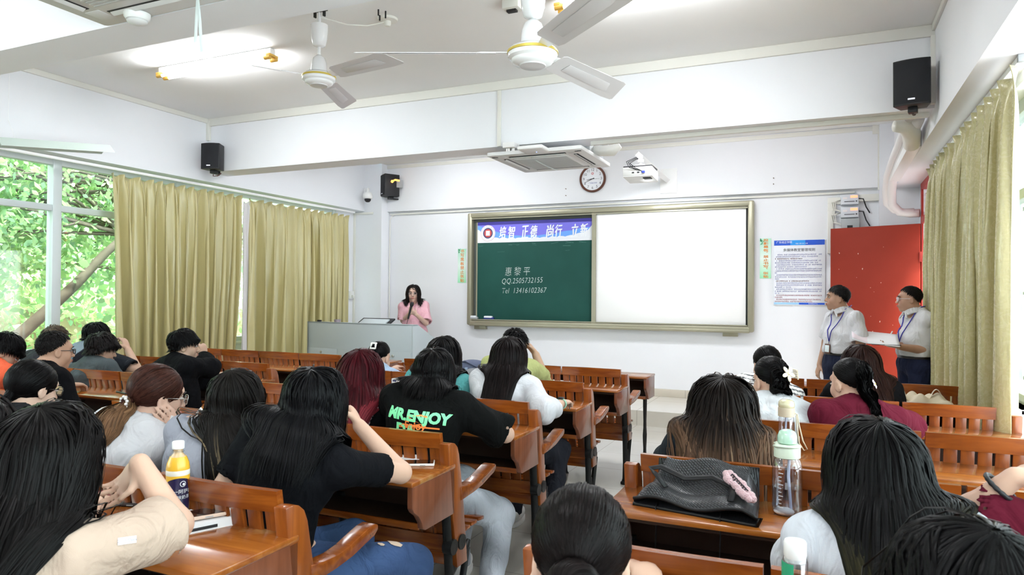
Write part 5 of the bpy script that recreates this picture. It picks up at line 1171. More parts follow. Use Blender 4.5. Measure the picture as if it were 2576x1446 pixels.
    if glasses:
        gm = MB(); lm_ = MB(); gw, gh, gm_, gr = glasses.get('w', .024), glasses.get('h', .019), glasses['mat'], glasses.get('r', .0016)
        for s in (-1, 1):
            c = np.array((s*.034, .103, -.001)); ring_ = [HL(c+np.array([gw*np.sign(cos(w))*abs(cos(w))**.75, -.006*abs(cos(w))*(1 if cos(w)*s > 0 else 0), gh*np.sign(sin(w))*abs(sin(w))**.75])) for w in np.linspace(0, 2*pi, 25)]
            gm.tube(ring_, gr, 6, cap=False); lm_.prism(ring_[:-1], Rh[:, 1]*.001)
            gm.tube([HL((s*(.034+gw), .099, .004)), HL((s*.071, .08, .006)), HL((s*.079, .0, .004)), HL((s*.077, -.022, -.012))], gr*.9, 6)
        gm.tube([HL((-.012, .104, .004)), HL((0, .108, .006)), HL((.012, .104, .004))], gr, 6)
        go = mpart('glasses', gm, gm_, smooth=180); mpart('lens', lm_, M_LENS, go)
    # ---- hair
    if hair and not hair.get('bald'):
        n = hair.get('n', 1600); style = hair['style']; thick = hair.get('thick', .018); wd = hair.get('wd', .0045)
        d = nrm(rg.normal(0, 1, (n*4, 3))); d = d[d[:, 2] > hairline(d)][:n]; n = len(d); root = CRC+CRR*d
        if style == 'long' and not stand and hair.get('fill', 1): allF.add(rc(HL((0, -.030, -.01)), N-a*.13-fd*.050, .070*hs, .062), .06)
        hcv = rg.uniform(.55, 1.5, (n, 1)); crown = nrm(np.array([0, -.45, .9])); part_x = hair.get('part', 0.)
        out_n = lambda P: nrm(((P-hc)@Rh/hs-CRC)/CRR**2@Rh.T)
        def colour(npts, nst, tip0, val=None):
            t = np.linspace(0, 1, nst)[None, :, None]; tip = np.array(hair.get('tip', hcol)); lo_, hi_ = hair.get('grad', (.3, .9)); m = np.clip((t-lo_)/(hi_-lo_), 0, 1); m = m*m*(3-2*m) if tip0 else m*0
            c = hcol*(1-m)+tip*m; c = np.broadcast_to(c, (npts, nst, 3))*(val[:, None] if val is not None else rg.uniform(.6, 1.45, (npts, 1, 1)))
            hl = hair.get('streak')
            if hl is not None: k = rg.random(npts) < .06; c = c.copy(); c[k] = c[k]*(1-m)+np.array(hl)*m
            return c
        Vs = []
        def emit(P, w, cols, nn=None):
            if nn is None: nn = np.stack([allF.grad(P[:, i], .012) for i in range(P.shape[1])], 1)
            Vs.append(ribbons(P, nn, w, cols))
        def grow(root_w, dir_w, L, steps, layer, grav=.22, back=0., lift=0., wave=0., tailw=0.):
            p = root_w.copy(); dr = nrm(dir_w); st = (L/steps)[:, None]; P = [p.copy()]; g = -z-f*back; ph = rg.uniform(0, 6.28, len(p))[:, None]; wr_ = rg.random(len(p)); stick = hair.get('stick', .75); wid = hair.get('wid', .10) if not tailw else 0; flare = hair.get('flare', .0); wc = hair.get('wc', 0.); sd = nrm(rg.normal(0, 1, (len(p), 3)))
            for i in range(steps):
                w_ = min(1, (i+1)/4); dr = nrm(dr*(1-grav)+g*grav*w_+sd*wave*np.sin(ph+i*.9))
                q = p+dr*st
                for _ in range(2):
                    dd = allF.samp(q); tgt = layer*min(1, (i+1)/2.5)+lift*i/steps; m = (dd < tgt) & (dd > -.09)
                    if m.any(): gq = allF.grad(q[m], .012); q[m] += gq*np.minimum(tgt[m]-dd[m], .03)[:, None]
                lc = (q-hc)@Rh/hs
                m = (lc[:, 2] > -.055) & (dd > tgt+.001) & (dd < .075) & (lift == 0)
                if m.any(): dd = allF.samp(q); gq = allF.grad(q[m], .012); q[m] -= gq*(np.clip(dd[m]-tgt[m], 0, .05)*stick)[:, None]
                if wid and not stand:
                    la = (q-N)@rt-wc; ex = np.clip(np.abs(la)-(wid+flare*np.clip(-lc[:, 2]-.05, 0, .5))*(.8+.4*wr_), 0, .3)*np.clip((-lc[:, 2]-.03)/.08, 0, 1); q -= rt*(np.sign(la)*ex*.4)[:, None]
                if tailw: cen = q.mean(0); vv = q-cen; vv[:, 2] *= .2; dl_ = np.linalg.norm(vv, axis=1); q -= vv/(dl_[:, None]+1e-6)*(np.clip(dl_-tailw, 0, .2)*.45)[:, None]
                fm = (lc[:, 1] > .03) & (lc[:, 2] < .055) & (lc[:, 2] > -.14) & (np.abs(lc[:, 0]) < .066)
                if fm.any() and not hair.get('bangs'): q[fm] += np.outer(np.where(lc[fm, 0] >= part_x, 1, -1)*(.070-np.abs(lc[fm, 0])), Rh[:, 0])*.7*hs
                dr = nrm(q-p); p = q; P.append(p.copy())
            return np.stack(P, 1)
        rw = hc+(root*hs)@Rh.T; tap = lambda S, w, e=.3: w*np.clip((1-np.linspace(0, 1, S))/e, .12, 1)[None]*rg.uniform(.7, 1.25, (n, 1))
        tan = lambda v, dd: v-dd*np.sum(v*dd, 1, keepdims=True)
        if style in ('long', 'bob'):
            away = tan(d-crown*0-np.outer(d@crown, crown)*0+0*d, d); away = tan(nrm(d-crown), d)
            lat = np.stack([np.sign(d[:, 0]-part_x+1e-3), np.full(n, -.45), np.full(n, -.12)], 1); wf = np.clip((d[:, 1]+.35)/.55, 0, 1)[:, None]*np.clip((d[:, 2])/.5, 0, 1)[:, None]
            v = tan(nrm(away)*(1-wf)+nrm(lat)*wf, d)
            if hair.get('bangs'):
                bm = (d[:, 1] > .25) & (np.abs(d[:, 0]-part_x) < .55) & (rg.random(n) < .8); v[bm] = tan(np.array([[0, 1., -.3]]), d)[bm]
            L = hair['len']*rg.uniform(.80, 1.05, n)+.16*np.clip(d[:, 2], 0, 1)
            if hair.get('bangs'): L[bm] = .12
            lay = .003+thick*rg.random(n)**1.3; S = hair.get('steps', 16)
            P = grow(rw, v@Rh.T, L, S, lay, grav=hair.get('grav', .30), back=hair.get('back', .25), wave=hair.get('wave', .03)); emit(P, tap(S+1, wd), colour(n, S+1, True, hcv))
        elif style in ('tail', 'bun', 'clip'):
            tie = np.array(hair['tie']); td = nrm((tie-CRC)/CRR); S = 9; t = np.linspace(0, 1, S)[None, :, None]
            dot = np.clip(d@td, -.98, 1); om = np.arccos(dot)[:, None, None]+1e-3; Dv = (np.sin((1-t)*om)*d[:, None]+np.sin(t*om)*td)/np.sin(om)
            loose = rg.uniform(0, 1, (n, 1, 1)); off = 1+.02+thick*.55/.09*(.25+.75*loose)*np.sin(np.clip(t, .0, 1)*pi*.85+.15); P = CRC+CRR*Dv*off; P[:, -1] = tie+rg.normal(0, .006, (n, 3))
            P = hc+(P*hs)@Rh.T; emit(P, np.full((n, S), wd*1.1)*rg.uniform(.7, 1.2, (n, 1)), colour(n, S, False, hcv), np.stack([out_n(P[:, i]) for i in range(S)], 1))
            if style in ('tail', 'clip'):
                m = hair.get('nt', n//2); tw = HL(tie); ph = rg.uniform(0, 6.28, m); rr = np.sqrt(rg.random(m))*hair.get('tr', .020)
                r0 = tw+np.outer(np.cos(ph)*rr, Rh[:, 0])+np.outer(np.sin(ph)*rr, Rh[:, 2]); dv = -Rh[:, 1]*hair.get('tout', .8)+Rh[:, 2]*hair.get('tup', 0)+np.outer(np.cos(ph), Rh[:, 0])*hair.get('fan', .25)+np.outer(np.sin(ph), Rh[:, 2])*.2
                S = 12; P = grow(r0, dv, hair['len']*rg.uniform(.75, 1.08, m), S, .004+.02*rg.random(m), grav=.30, back=.1, wave=.04, tailw=hair.get('tw', .022)); n0 = n; n = m
                cl = np.broadcast_to(np.array(hair.get('tailcol', hcol)), (m, S+1, 3))*rg.uniform(.6, 1.4, (m, 1, 1)); cen = P.mean(0, keepdims=True)
                emit(P, tap(S+1, wd*1.1), cl, nrm(P-cen-z*.0+rg.normal(0, .01, P.shape))); n = n0
            else:
                m = hair.get('nt', 500); S = 16; tw = HL(tie)-Rh[:, 1]*.022*hs; t = np.linspace(0, 1, S)[None]; ph = rg.uniform(0, 6.28, (m, 1)); a0 = rg.uniform(0, 6.28, (m, 1)); R0 = hair.get('br', .034); r0 = .021*np.sqrt(rg.random((m, 1)))
                an = a0+t*3.6; tw_ = ph+an*1.3; rad = R0+r0*np.cos(tw_); dep = r0*np.sin(tw_)
                P = tw+(np.cos(an)*rad)[..., None]*Rh[:, 0]+(np.sin(an)*rad)[..., None]*Rh[:, 2]-dep[..., None]*Rh[:, 1]*1.1
                cen = tw+(np.cos(an)*R0)[..., None]*Rh[:, 0]+(np.sin(an)*R0)[..., None]*Rh[:, 2]; emit(P, np.full((m, S), wd), np.broadcast_to(hcol, (m, S, 3))*rg.uniform(.7, 1.9, (m, 1, 1)), nrm(P-cen))
        elif style == 'short':
            cr = nrm(np.array([.15, -.5, .85])); v = tan(nrm(d-cr), d)+np.array([[0, hair.get('fwd', .35), 0]])+d*hair.get('up', .15)+rg.normal(0, hair.get('mess', .18), (n, 3)); S = 6
            L = hair['len']*rg.uniform(.6, 1.15, n)*np.clip(.45+.9*(d[:, 2]+.25), hair.get('fade', .35), 1.1); lay = .002+thick*rg.random(n)
            P = grow(rw, v@Rh.T, L, S, lay, grav=hair.get('grav', .16), lift=hair.get('lift', .0), wave=.05); emit(P, tap(S+1, wd, .5), colour(n, S+1, False, hcv))
        o = 0; VV, FF, CC = [], [], []
        for v_, f_, c_2 in Vs: VV.append(v_); FF.append(f_+o); CC.append(c_2); o += len(v_)
        res['hair'] = part('hair', np.concatenate(VV), np.concatenate(FF), M_HAIR, np.concatenate(CC))
    res.pop('B'); 
    if seed not in (11, 21, 22, 31, 33, 35, 41, 43): res.pop('Fs', 0); res.pop('Fp', 0)
    return res

def project(res, F, pts, origin, ux, uy, dirn, lift=.002):
    """lay flat lettering onto a shirt: march every point along dirn until it meets the cloth"""
    P = origin+pts[:, :1]*ux+pts[:, 1:2]*uy; t = np.zeros(len(P))
    for _ in range(40):
        d = F.samp(P+t[:, None]*dirn); t += np.clip(d-lift, -.02, .03)*.8
    return P+t[:, None]*dirn
def shirt_print(res, name, meshes_or_me, origin, ux, uy, dirn, m, cuts=2):
    me = meshes_or_me; bm = bmesh.new(); bm.from_mesh(me); bmesh.ops.triangulate(bm, faces=bm.faces[:])
    for _ in range(cuts): bmesh.ops.subdivide_edges(bm, edges=[e for e in bm.edges if e.calc_length() > .012], cuts=1, use_grid_fill=False); bmesh.ops.triangulate(bm, faces=bm.faces[:])
    bm.to_mesh(me); bm.free(); v = np.zeros(len(me.vertices)*3); me.vertices.foreach_get('co', v); v = v.reshape(-1, 3)
    W_ = project(res, res['Fs'], v, origin, ux, uy, dirn); o = res['shirt']; base = np.array(res['ob'].location)
    me.vertices.foreach_set('co', (W_-base).ravel().astype(np.float32)); me.update(); me.materials.append(m)
    ob = bpy.data.objects.new(name, me); COL.objects.link(ob); ob.location = base; adopt(ob, o); return ob
# ================================================================== WHO SITS WHERE
BLACKH = (.0055, .005, .0055)
def top_at(px, py, y): q = on_y(px, py, y); q[2] -= .012; return q
SK_F = (.72, .50, .40); SK_M = (.58, .36, .25)
M_FRAMEK = mat('black_spectacle_frame', (.015, .015, .015), rough=.3); M_FRAMES = mat('silver_spectacle_frame', (.6, .58, .55), rough=.25, metal=.8); M_FRAMEC = mat('clear_spectacle_frame', (.75, .70, .72), rough=.2)
PPL = {}
dark_pants = dict(col=(.02, .022, .03)); jeans = dict(col=(.10, .15, .25), mat=M_DENIM)
# --- speaker at the lectern
y = 8.45; tp = top_at(1040, 712, y)
mic = on_y(1037, 768, y-.23)
PPL['speaker'] = person('person in a pink short-sleeved blouse speaking into a microphone behind the lectern', tp, (tp[0]+.01, y+.02), yaw=-150, hyaw=-152, hpitch=2, stand=True, pz=.90, skin=(.74, .52, .43),
    arms={1: dict(w=on_y(1031, 788, y-.20), e=on_y(1014, 806, y-.02), dir=(.10, -.1, 1), palm=(.6, .75, 0), curl=1.25, thumb=1), -1: dict(w=on_y(1048, 792, y-.17), e=on_y(1071, 812, y-.0), dir=(-.75, -.25, .55), palm=(.3, .9, .1), curl=.5)},
    shirt=dict(col=(.74, .42, .48), sleeve=.92, width=.034, ease=.012, fold=.006, neck=.064, vneck=True, hem=.72), pants=dark_pants, hair=dict(style='bob', col=(.018, .013, .012), len=.20, n=1900, thick=.02, part=.02, front=.55, wd=.005, back=0, wave=.05, steps=12), glasses=dict(mat=M_FRAMEC, r=.0012, w=.022, h=.016), face=True, h=.0065, seed=11)
# --- two standing men by the door
y = 7.0; tp = top_at(2110, 712, y)
man = dict(stand=True, fem=False, skin=(.52, .32, .23), h=.0068, face=True, pz=.93, hs=.94, sw=.150, build=.92, nd=.075)
PPL['m1'] = person('person in a white shirt with a blue lanyard and framed badge, nearest the rules poster', tp, (tp[0]+.02, y), yaw=128, hyaw=98, hpitch=-4, shirt=dict(col=(.62, .62, .65), sleeve=.84, width=.026, ease=.010, bag=.022, fold=.006, collar=True, hem=.972, ccol=(.62, .62, .65)), pants=dict(col=(.018, .022, .045), ease=.018), shoe=M_SHOED,
    hair=dict(style='short', col=(.025, .024, .025), len=.046, n=1700, thick=.010, fade=.5, front=.60, up=.5, fwd=.3, wd=.003), seed=21, **man)
tp = top_at(2288, 713, y)
E2 = on_y(2322, 878, y-.05); W2 = on_y(2246, 872, y-.30)
PPL['m2'] = person('person in white shirt and glasses writing on papers before the red door frame', tp, (tp[0]+.045, y), yaw=112, hyaw=92, hpitch=0, shirt=dict(col=(.60, .60, .61), sleeve=.86, width=.028, ease=.010, bag=.024, fold=.006, collar=True, hem=.972, ccol=(.60, .60, .61)), pants=dict(col=(.016, .02, .045), ease=.020), shoe=M_SHOED,
    arms={-1: dict(w=on_y(2265, 868, y-.10), e=on_y(2305, 868, y+.16), dir=(-1, -.25, .0), palm=(0, 0, 1), curl=.35), 1: dict(w=on_y(2262, 872, y-.26), e=on_y(2318, 880, y-.14), dir=(-1, .05, .08), palm=(0, .1, 1), curl=.3)},
    hair=dict(style='short', col=(.015, .013, .013), len=.028, n=1500, thick=.006, fade=.55, front=.62, up=.4, fwd=.2, wd=.003), glasses=dict(mat=M_FRAMEC, r=.0022, w=.025, h=.019), seed=22, **man)
# --- middle block, from the rear row forward
def L2(px, py, y): return on_y(px, py, y)
y = 1.10; tp = top_at(140, 985, y)
PPL['I'] = person('person in an oversized beige T-shirt with very long black hair and a drooping hand', tp, (tp[0]-.10, y-.10), yaw=22, hyaw=24, hpitch=6, hs=1.0, sw=.145, nd=.085,
    arms={1: dict(e=on_y(445, 1318, 1.32), w=on_y(352, 1165, 1.30), dir=(-.50, -.05, -.62), palm=(-.35, -.75, -.1), curl=.45, spread=2.2, thumb=-1)},
    shirt=dict(col=(.50, .385, .31), sleeve=.86, width=.034, ease=.012, bag=.03, fold=.007, neck=.066), pants=dark_pants, hair=dict(style='long', col=(.007, .006, .006), len=.60, n=4600, thick=.026, wd=.0028, steps=17, back=.5, wid=.085), h=0.0066, seed=31)
y = 1.02; tp = top_at(-78, 968, y)
PPL['H'] = person('person with long dark hair at the picture\'s left edge, mostly cut off', tp, (tp[0]-.05, y-.08), yaw=20, hyaw=15, hpitch=4, shirt=dict(col=(.03, .03, .035)), pants=dark_pants, hair=dict(style='long', col=(.007, .0055, .006), len=.5, n=1800, thick=.028, wd=.006, steps=16), h=0.011, seed=32)
y = 1.98; tp = top_at(800, 906, y)
def jean_cols(V, c):
    r = np.random.default_rng(5); n = .85+.25*wob(V, 1., 91, .6); return np.clip(np.array(c)*n[:, None], 0, 1)
PPL['L'] = person('person in fitted black T-shirt and ripped blue jeans, elbow on the desk', tp, (tp[0]-.10, y-.18), yaw=10, hyaw=16, hpitch=8, sw=.168,
    arms={1: dict(e=on_z(1008, 1188, .815), w=on_y(905, 1072, 2.20), dir=(-.55, .25, .55), palm=(-.5, -.3, -.3), curl=.9), -1: dict(w=on_z(660, 1175, .83))},
    legs={1: (on_y(1035, 1420, 2.12), (-1.28, 2.10, .09)), -1: ((-1.66, 2.24, .52), (-1.66, 2.2, .09))},
    shirt=dict(col=(.004, .0045, .006), sleeve=.66, width=.012, ease=.007, bag=.002, fold=.0018, hem=.60), pants=dict(col=lambda V, R: jean_cols(V, (.055, .10, .22)), mat=M_DENIM, ease=.010), hair=dict(style='long', col=(.0055, .0055, .0065), len=.30, n=4400, thick=.028, wd=.0028, steps=15, wave=.07, wid=.10, fill=0), h=0.0076, seed=33)
tp = top_at(600, 912, 2.0)
PPL['K'] = person('person in a light grey T-shirt with long straight dark hair, seen from behind', tp, (tp[0]-.08, 1.85), yaw=14, hyaw=18, hpitch=8, sw=.165,
    arms={1: dict(e=on_z(700, 1150, .82), w=on_z(760, 1120, .825))}, shirt=dict(col=(.30, .31, .36), sleeve=.62, width=.016, ease=.008, bag=.006, fold=.005), pants=dark_pants, hair=dict(style='long', col=(.013, .011, .010), len=.44, n=3600, thick=.018, wd=.0028, steps=16, wid=.05, wc=.055, back=-.35, fill=0, streak=(.20, .15, .09)), h=0.0085, seed=34)
tp = top_at(415, 905, 2.0)
Rj_ = head_axes(radians(-18), radians(10), radians(4)); HJ = lambda p: tp-Rj_[:, 2]*.134+Rj_@np.array(p, float)
def j_print(V, R): return np.tile(np.array((.60, .59, .62)), (len(V), 1))
PPL['J'] = person('person in white printed T-shirt, brown ponytail in a pearl band, cheek on hand', tp, (tp[0]-.10, 1.84), yaw=0, hyaw=-18, hpitch=10, hroll=4,
    arms={1: dict(e=on_z(535, 1085, .83), w=HJ((.118, .088, -.135)), dir=Rj_@np.array([-.10, -.62, .62]), palm=Rj_@np.array([-.9, -.1, -.1]), curl=.16, spread=4.0, thumb=1)}, skin=(.70, .47, .37),
    shirt=dict(col=j_print, sleeve=.85, width=.024, ease=.012, bag=.014, fold=.006), pants=dark_pants, hair=dict(style='tail', col=(.060, .022, .016), tie=(-.0, -.112, -.045), len=.17, tailcol=(.15, .08, .042), nt=2600, tr=.036, fan=.9, tout=.8, tup=-.6, tw=.075, n=2600, thick=.020, wd=.004, front=.42), glasses=dict(mat=M_FRAMES, r=.0015), face=True, h=0.0062, seed=35)
tp = top_at(100, 895, 1.98)
PPL['G'] = person('person with low black ponytail and dark-rimmed glasses, beyond the beige T-shirt', tp, (tp[0]-.06, 1.84), yaw=5, hyaw=2, hpitch=12, skin=(.70, .50, .40), arms='lap', shirt=dict(col=(.02, .02, .022)), pants=dark_pants,
    hair=dict(style='tail', col=BLACKH, tie=(0, -.105, -.055), len=.22, n=2000, nt=500, thick=.020, wd=.0045, front=.40), glasses=dict(mat=M_FRAMEK), face=True, h=0.0075, seed=36)
# row of the printed black T-shirt
tp = top_at(1096, 865, 2.92)
PPL['O'] = person('person in a loose black T-shirt with green and orange lettering on its back', tp, (tp[0]-.02, 2.80), yaw=10, hyaw=14, hpitch=8, sw=.172,
    arms={1: dict(e=on_z(1272, 1092, .815), w=on_z(1185, 1035, .83)), -1: dict(w=on_z(985, 1040, .83))}, legs={1: (on_y(1255, 1290, 3.22), (-1.43, 3.0, .09)), -1: ((-1.72, 3.25, .5), (-1.72, 3.2, .09))},
    shirt=dict(col=(.004, .0045, .0045), sleeve=.92, width=.032, ease=.013, bag=.022, fold=.006, hem=.50), pants=dict(col=lambda V, R: jean_cols(V, (.48, .52, .58)), mat=M_DENIM, ease=.016), hair=dict(style='long', col=BLACKH, len=.15, n=3000, thick=.018, wd=.0032, steps=14, wid=.085, fill=0), h=0.0078, seed=41, nd=.028)
tp = top_at(912, 865, 2.92)
def m_cols(V, R):
    x = (V-R['N'])@R['rt']; zz = (V-R['N'])@R['a']; c = np.tile(np.array((.005, .005, .006)), (len(V), 1)); m = (np.abs(x) < .105) & (zz < -.06); c[m] = (.66, .36, .40)
    e = (np.abs(np.abs(x)-.118) < .013) | ((np.abs(zz+.02) < .008) & (np.abs(x) > .09)); c[e] = (.80, .62, .66); return c
PPL['M'] = person('person with long burgundy-dyed hair in a pink and black top', tp, (tp[0]-.05, 2.80), yaw=14, hyaw=18, hpitch=6, shirt=dict(col=m_cols, sleeve=.85, width=.025), pants=dark_pants, hair=dict(style='long', col=(.060, .006, .010), tip=(.16, .018, .026), len=.50, n=2400, thick=.022, wd=.0048, steps=13), h=0.0095, seed=42)
# left block, same row and the next
tp = top_at(143, 824, 2.88)
PPL['B'] = person('person with faded crew cut, black rectangular glasses and round emblem on a black T-shirt', tp, (tp[0]-.05, 2.76), yaw=0, hyaw=-14, hpitch=4, arms='lap', fem=False, skin=(.56, .34, .24), shirt=dict(col=(.004, .004, .005), sleeve=.8, width=.026), pants=dark_pants,
    hair=dict(style='short', col=(.014, .012, .012), len=.026, n=2200, thick=.008, fade=.45, up=.9, fwd=.1, front=.54, wd=.003, mess=.2), glasses=dict(mat=M_FRAMEK, r=.0022, w=.026, h=.016), face=True, h=.0065, seed=43)
tp = top_at(52, 840, 2.86)
PPL['A'] = person('person in an orange-red T-shirt bowing the head at the left edge', tp, (tp[0]-.10, 2.76), yaw=0, hyaw=-22, hpitch=42, fem=False, skin=(.58, .38, .28), shirt=dict(col=(.78, .13, .06), sleeve=.8, width=.028), pants=dark_pants, hair=dict(style='short', col=BLACKH, len=.08, n=1800, thick=.015, fade=.8, fwd=.5, front=.35, wd=.0045, grav=.25), face=True, h=.007, seed=44)
tp = top_at(140, 813, 3.85)
PPL['C'] = person('person with light-tipped hair almost hidden behind the crew-cut head', tp, (tp[0], 3.7), yaw=0, hyaw=0, fem=False, skin=SK_M, shirt=dict(col=(.03, .03, .035)), pants=dark_pants, hair=dict(style='short', col=(.10, .07, .05), len=.07, n=700, thick=.018, wd=.006), h=0.012, seed=45)
tp = top_at(268, 833, 3.68)
PPL['E'] = person('person with tousled black hair in a plain slate grey T-shirt', tp, (tp[0]+.02, 3.64), yaw=0, hyaw=-18, hpitch=14, arms='lap', fem=False, skin=(.58, .38, .28), shirt=dict(col=(.07, .085, .09), sleeve=.8, width=.026), pants=dark_pants, hair=dict(style='short', col=(.016, .013, .013), len=.085, n=2000, thick=.024, fade=.8, mess=.25, fwd=.2, front=.40, wd=.005, grav=.2), face=True, h=0.0085, seed=46)
tp = top_at(257, 808, 4.0)
def d_cols(V, R):
    x = (V-R['N'])@R['rt']; c = np.tile(np.array((.20, .25, .29)), (len(V), 1)); c[x > .10] = (.015, .017, .022); return c
PPL['D'] = person('person in grey-blue T-shirt with black sleeves, hand raised to the face', tp, (tp[0]-.02, 3.72), yaw=0, hyaw=-6, hpitch=22, fem=False, skin=(.60, .40, .30), arms={1: dict(e=on_z(350, 940, .815), w=on_y(322, 880, 4.1), dir=(-.3, -.1, .8), palm=(-.8, -.3, 0), curl=.8)},
    shirt=dict(col=d_cols, sleeve=.8, width=.03), pants=dark_pants, hair=dict(style='short', col=BLACKH, len=.085, n=1800, thick=.018, fade=.8, mess=.35, fwd=.3, wd=.005, grav=.22), h=0.0085, seed=47)
tp = top_at(466, 820, 3.72)
PPL['F'] = person('person in a black top turned aside with chin on hand, sitting alone by the aisle', tp, (tp[0]+.02, 3.66), yaw=-10, hyaw=-34, hpitch=4, fem=False, skin=(.62, .42, .32), arms={1: dict(e=on_y(528, 925, 3.86), w=on_y(512, 898, 3.98), dir=(-.15, .1, 1), palm=(-.9, -.1, .1), curl=1.3)},
    shirt=dict(col=(.004, .004, .005), sleeve=1.75, width=.022, ease=.012, bag=.02), pants=dark_pants, hair=dict(style='short', col=BLACKH, len=.075, n=2000, thick=.014, fade=.75, mess=.2, fwd=.5, front=.36, wd=.0036, grav=.22), face=True, h=.0065, seed=48)
# third row of the middle block
tp = top_at(1283, 836, 3.86)
PPL['Q'] = person('person in a loose white T-shirt with very long dark hair and a smartwatch', tp, (tp[0]-.03, 3.74), yaw=8, hyaw=12, hpitch=6, arms={1: dict(e=on_z(1368, 1034, .83), w=on_z(1414, 1014, .83))}, shirt=dict(col=(.62, .62, .65), sleeve=1.45, width=.024, ease=.012, bag=.016), pants=dark_pants, legs={1: ((-1.52, 4.16, .5), (-1.50, 3.95, .09)), -1: ((-1.8, 4.16, .5), (-1.8, 4.1, .09))},
    hair=dict(style='long', col=(.010, .007, .007), len=.50, n=2800, thick=.018, wd=.0036, steps=16, back=.4, wid=.072), h=0.0088, seed=51)
tp = top_at(1120, 836, 3.86)
PPL['P'] = person('person in a teal blouse with long black hair, left of the white T-shirt', tp, (tp[0]-.03, 3.74), yaw=6, hyaw=12, hpitch=8, arms={1: dict(e=on_z(1190, 990, .83), w=on_z(1188, 968, .83))}, shirt=dict(col=(.11, .38, .38), sleeve=1.5, width=.03, ease=.012), pants=dark_pants, hair=dict(style='long', col=BLACKH, len=.42, n=1800, thick=.02, wd=.005, steps=14), h=0.0098, seed=52)
tp = top_at(1300, 822, 4.80)
PPL['R'] = person('person in a yellow-green T-shirt resting the head on a raised hand', tp, (tp[0]-.02, 4.66), yaw=4, hyaw=0, hpitch=12, fem=False, skin=(.62, .42, .31), arms={1: dict(e=on_z(1372, 958, .83), w=on_y(1348, 892, 4.86), dir=(-.5, .0, .6), palm=(-.7, -.5, 0), curl=.9)}, shirt=dict(col=(.40, .43, .18), sleeve=.85, width=.03), pants=dark_pants, hair=dict(style='short', col=BLACKH, len=.06, n=1300, thick=.020, fade=.8, wd=.004, grav=.22), h=0.0095, seed=53, sw=.165)
tp = top_at(962, 856, 4.70)
PPL['N'] = person('person in a pale blue shirt with a white clip in pinned-up hair', tp, (tp[0]-.02, 4.62), yaw=0, hyaw=2, hpitch=16, nd=.03, shirt=dict(col=(.38, .49, .66), sleeve=1.3, width=.03), pants=dark_pants, hair=dict(style='clip', col=BLACKH, tie=(0, -.07, .085), len=.10, n=1300, nt=220, thick=.022, wd=.005), h=0.0095, seed=54)
# --- right block
y = 1.2; tp = top_at(1470, 1190, y)
PPL['Y'] = person('person with a low bun and pink scrunchie, nearest to the aisle at the bottom', tp, (tp[0], y-.16), yaw=8, hyaw=12, hpitch=16, shirt=dict(col=(.60, .60, .62), neck=.06), pants=dark_pants, hair=dict(style='bun', col=(.008, .0055, .0055), tie=(.0, -.098, -.035), n=4400, nt=800, br=.026, thick=.020, wd=.0024, front=.5), h=0.0095, seed=61)
y = 1.1; tp = top_at(2400, 1252, y)
PPL['Z'] = person('person with black hair and gold-rimmed glasses at the bottom right corner', tp, (tp[0]+.02, y-.16), yaw=30, hyaw=46, hpitch=8, shirt=dict(col=(.05, .05, .06)), pants=dark_pants, hair=dict(style='bob', col=(.006, .0055, .006), len=.30, n=4200, thick=.018, wd=.0027, steps=14, front=.45), glasses=dict(mat=mat('gold_spectacle_frame', (.75, .5, .3), rough=.25, metal=.8)), h=0.009, seed=62)
y = 1.93; tp = top_at(2190, 1022, y)
PPL['X'] = person('person in a white T-shirt with long black hair fading to olive at the ends', tp, (tp[0]+.07, y-.10), yaw=4, hyaw=18, hpitch=7, sw=.160, shirt=dict(col=(.60, .62, .68), sleeve=.90, width=.026, ease=.012, bag=.014, fold=.006), pants=dark_pants, hair=dict(style='long', col=(.006, .0055, .006), tip=(.042, .036, .015), grad=(.35, .95), len=.56, n=4600, thick=.024, wd=.0028, steps=17, part=.03, wid=.08), h=0.0082, seed=63)
tp = np.array([.70, 1.95, 1.20])
PPL['AA'] = person('person at the right edge in maroon, a raised forearm with black bracelet showing', tp, (tp[0]-.02, 1.82), yaw=20, hyaw=25, hpitch=6, arms={-1: dict(e=on_y(2446, 1282, 1.92), w=on_y(2552, 1200, 1.90), dir=(.8, .2, .2), palm=(.1, .3, -.8), curl=.7), 1: dict(w=(.80, 2.25, .83))}, shirt=dict(col=(.105, .009, .022), sleeve=.97, width=.02), build=.85, pants=dark_pants, hair=dict(style='bob', col=BLACKH, len=.25, n=900, thick=.02, wd=.007), h=0.008, seed=64)
tp = top_at(1815, 928, 2.90)
PPL['S'] = person('person with very long wavy hair fading from black to brown, in a dark top', tp, (tp[0]-.01, 2.80), yaw=12, hyaw=14, hpitch=8, shirt=dict(col=(.022, .028, .035), sleeve=.85, width=.024), pants=dark_pants, hair=dict(style='long', col=(.010, .007, .006), tip=(.085, .047, .028), grad=(.22, .62), len=.56, n=4200, thick=.034, wd=.0030, steps=16, wave=.07, wid=.10, flare=.36, stick=.55, streak=(.20, .13, .08), back=.15), h=0.0095, seed=65)
tp = top_at(1931, 888, 3.86)
PPL['T'] = person('person in a white gathered blouse with a cream flower clip in black hair', tp, (tp[0]+.01, 3.74), yaw=12, hyaw=36, hpitch=10, shirt=dict(col=(.60, .61, .64), sleeve=1.2, width=.045, ease=.016, bag=.022, fold=.007, neck=.058), pants=dark_pants, hair=dict(style='clip', col=BLACKH, tie=(.0, -.112, .012), len=.15, n=2400, nt=700, tr=.022, fan=.4, tout=.25, tw=.045, thick=.018, wd=.0042), glasses=dict(mat=M_FRAMES), h=.0068, face=True, seed=66)
tp = top_at(1925, 862, 4.82)
def u_cols(V, R):
    s_ = (V-R['N'])@R['a']; k = (np.mod(s_, .026) < .009); c = np.tile(np.array((.80, .79, .76)), (len(V), 1)); c[k] = (.07, .07, .08); return c
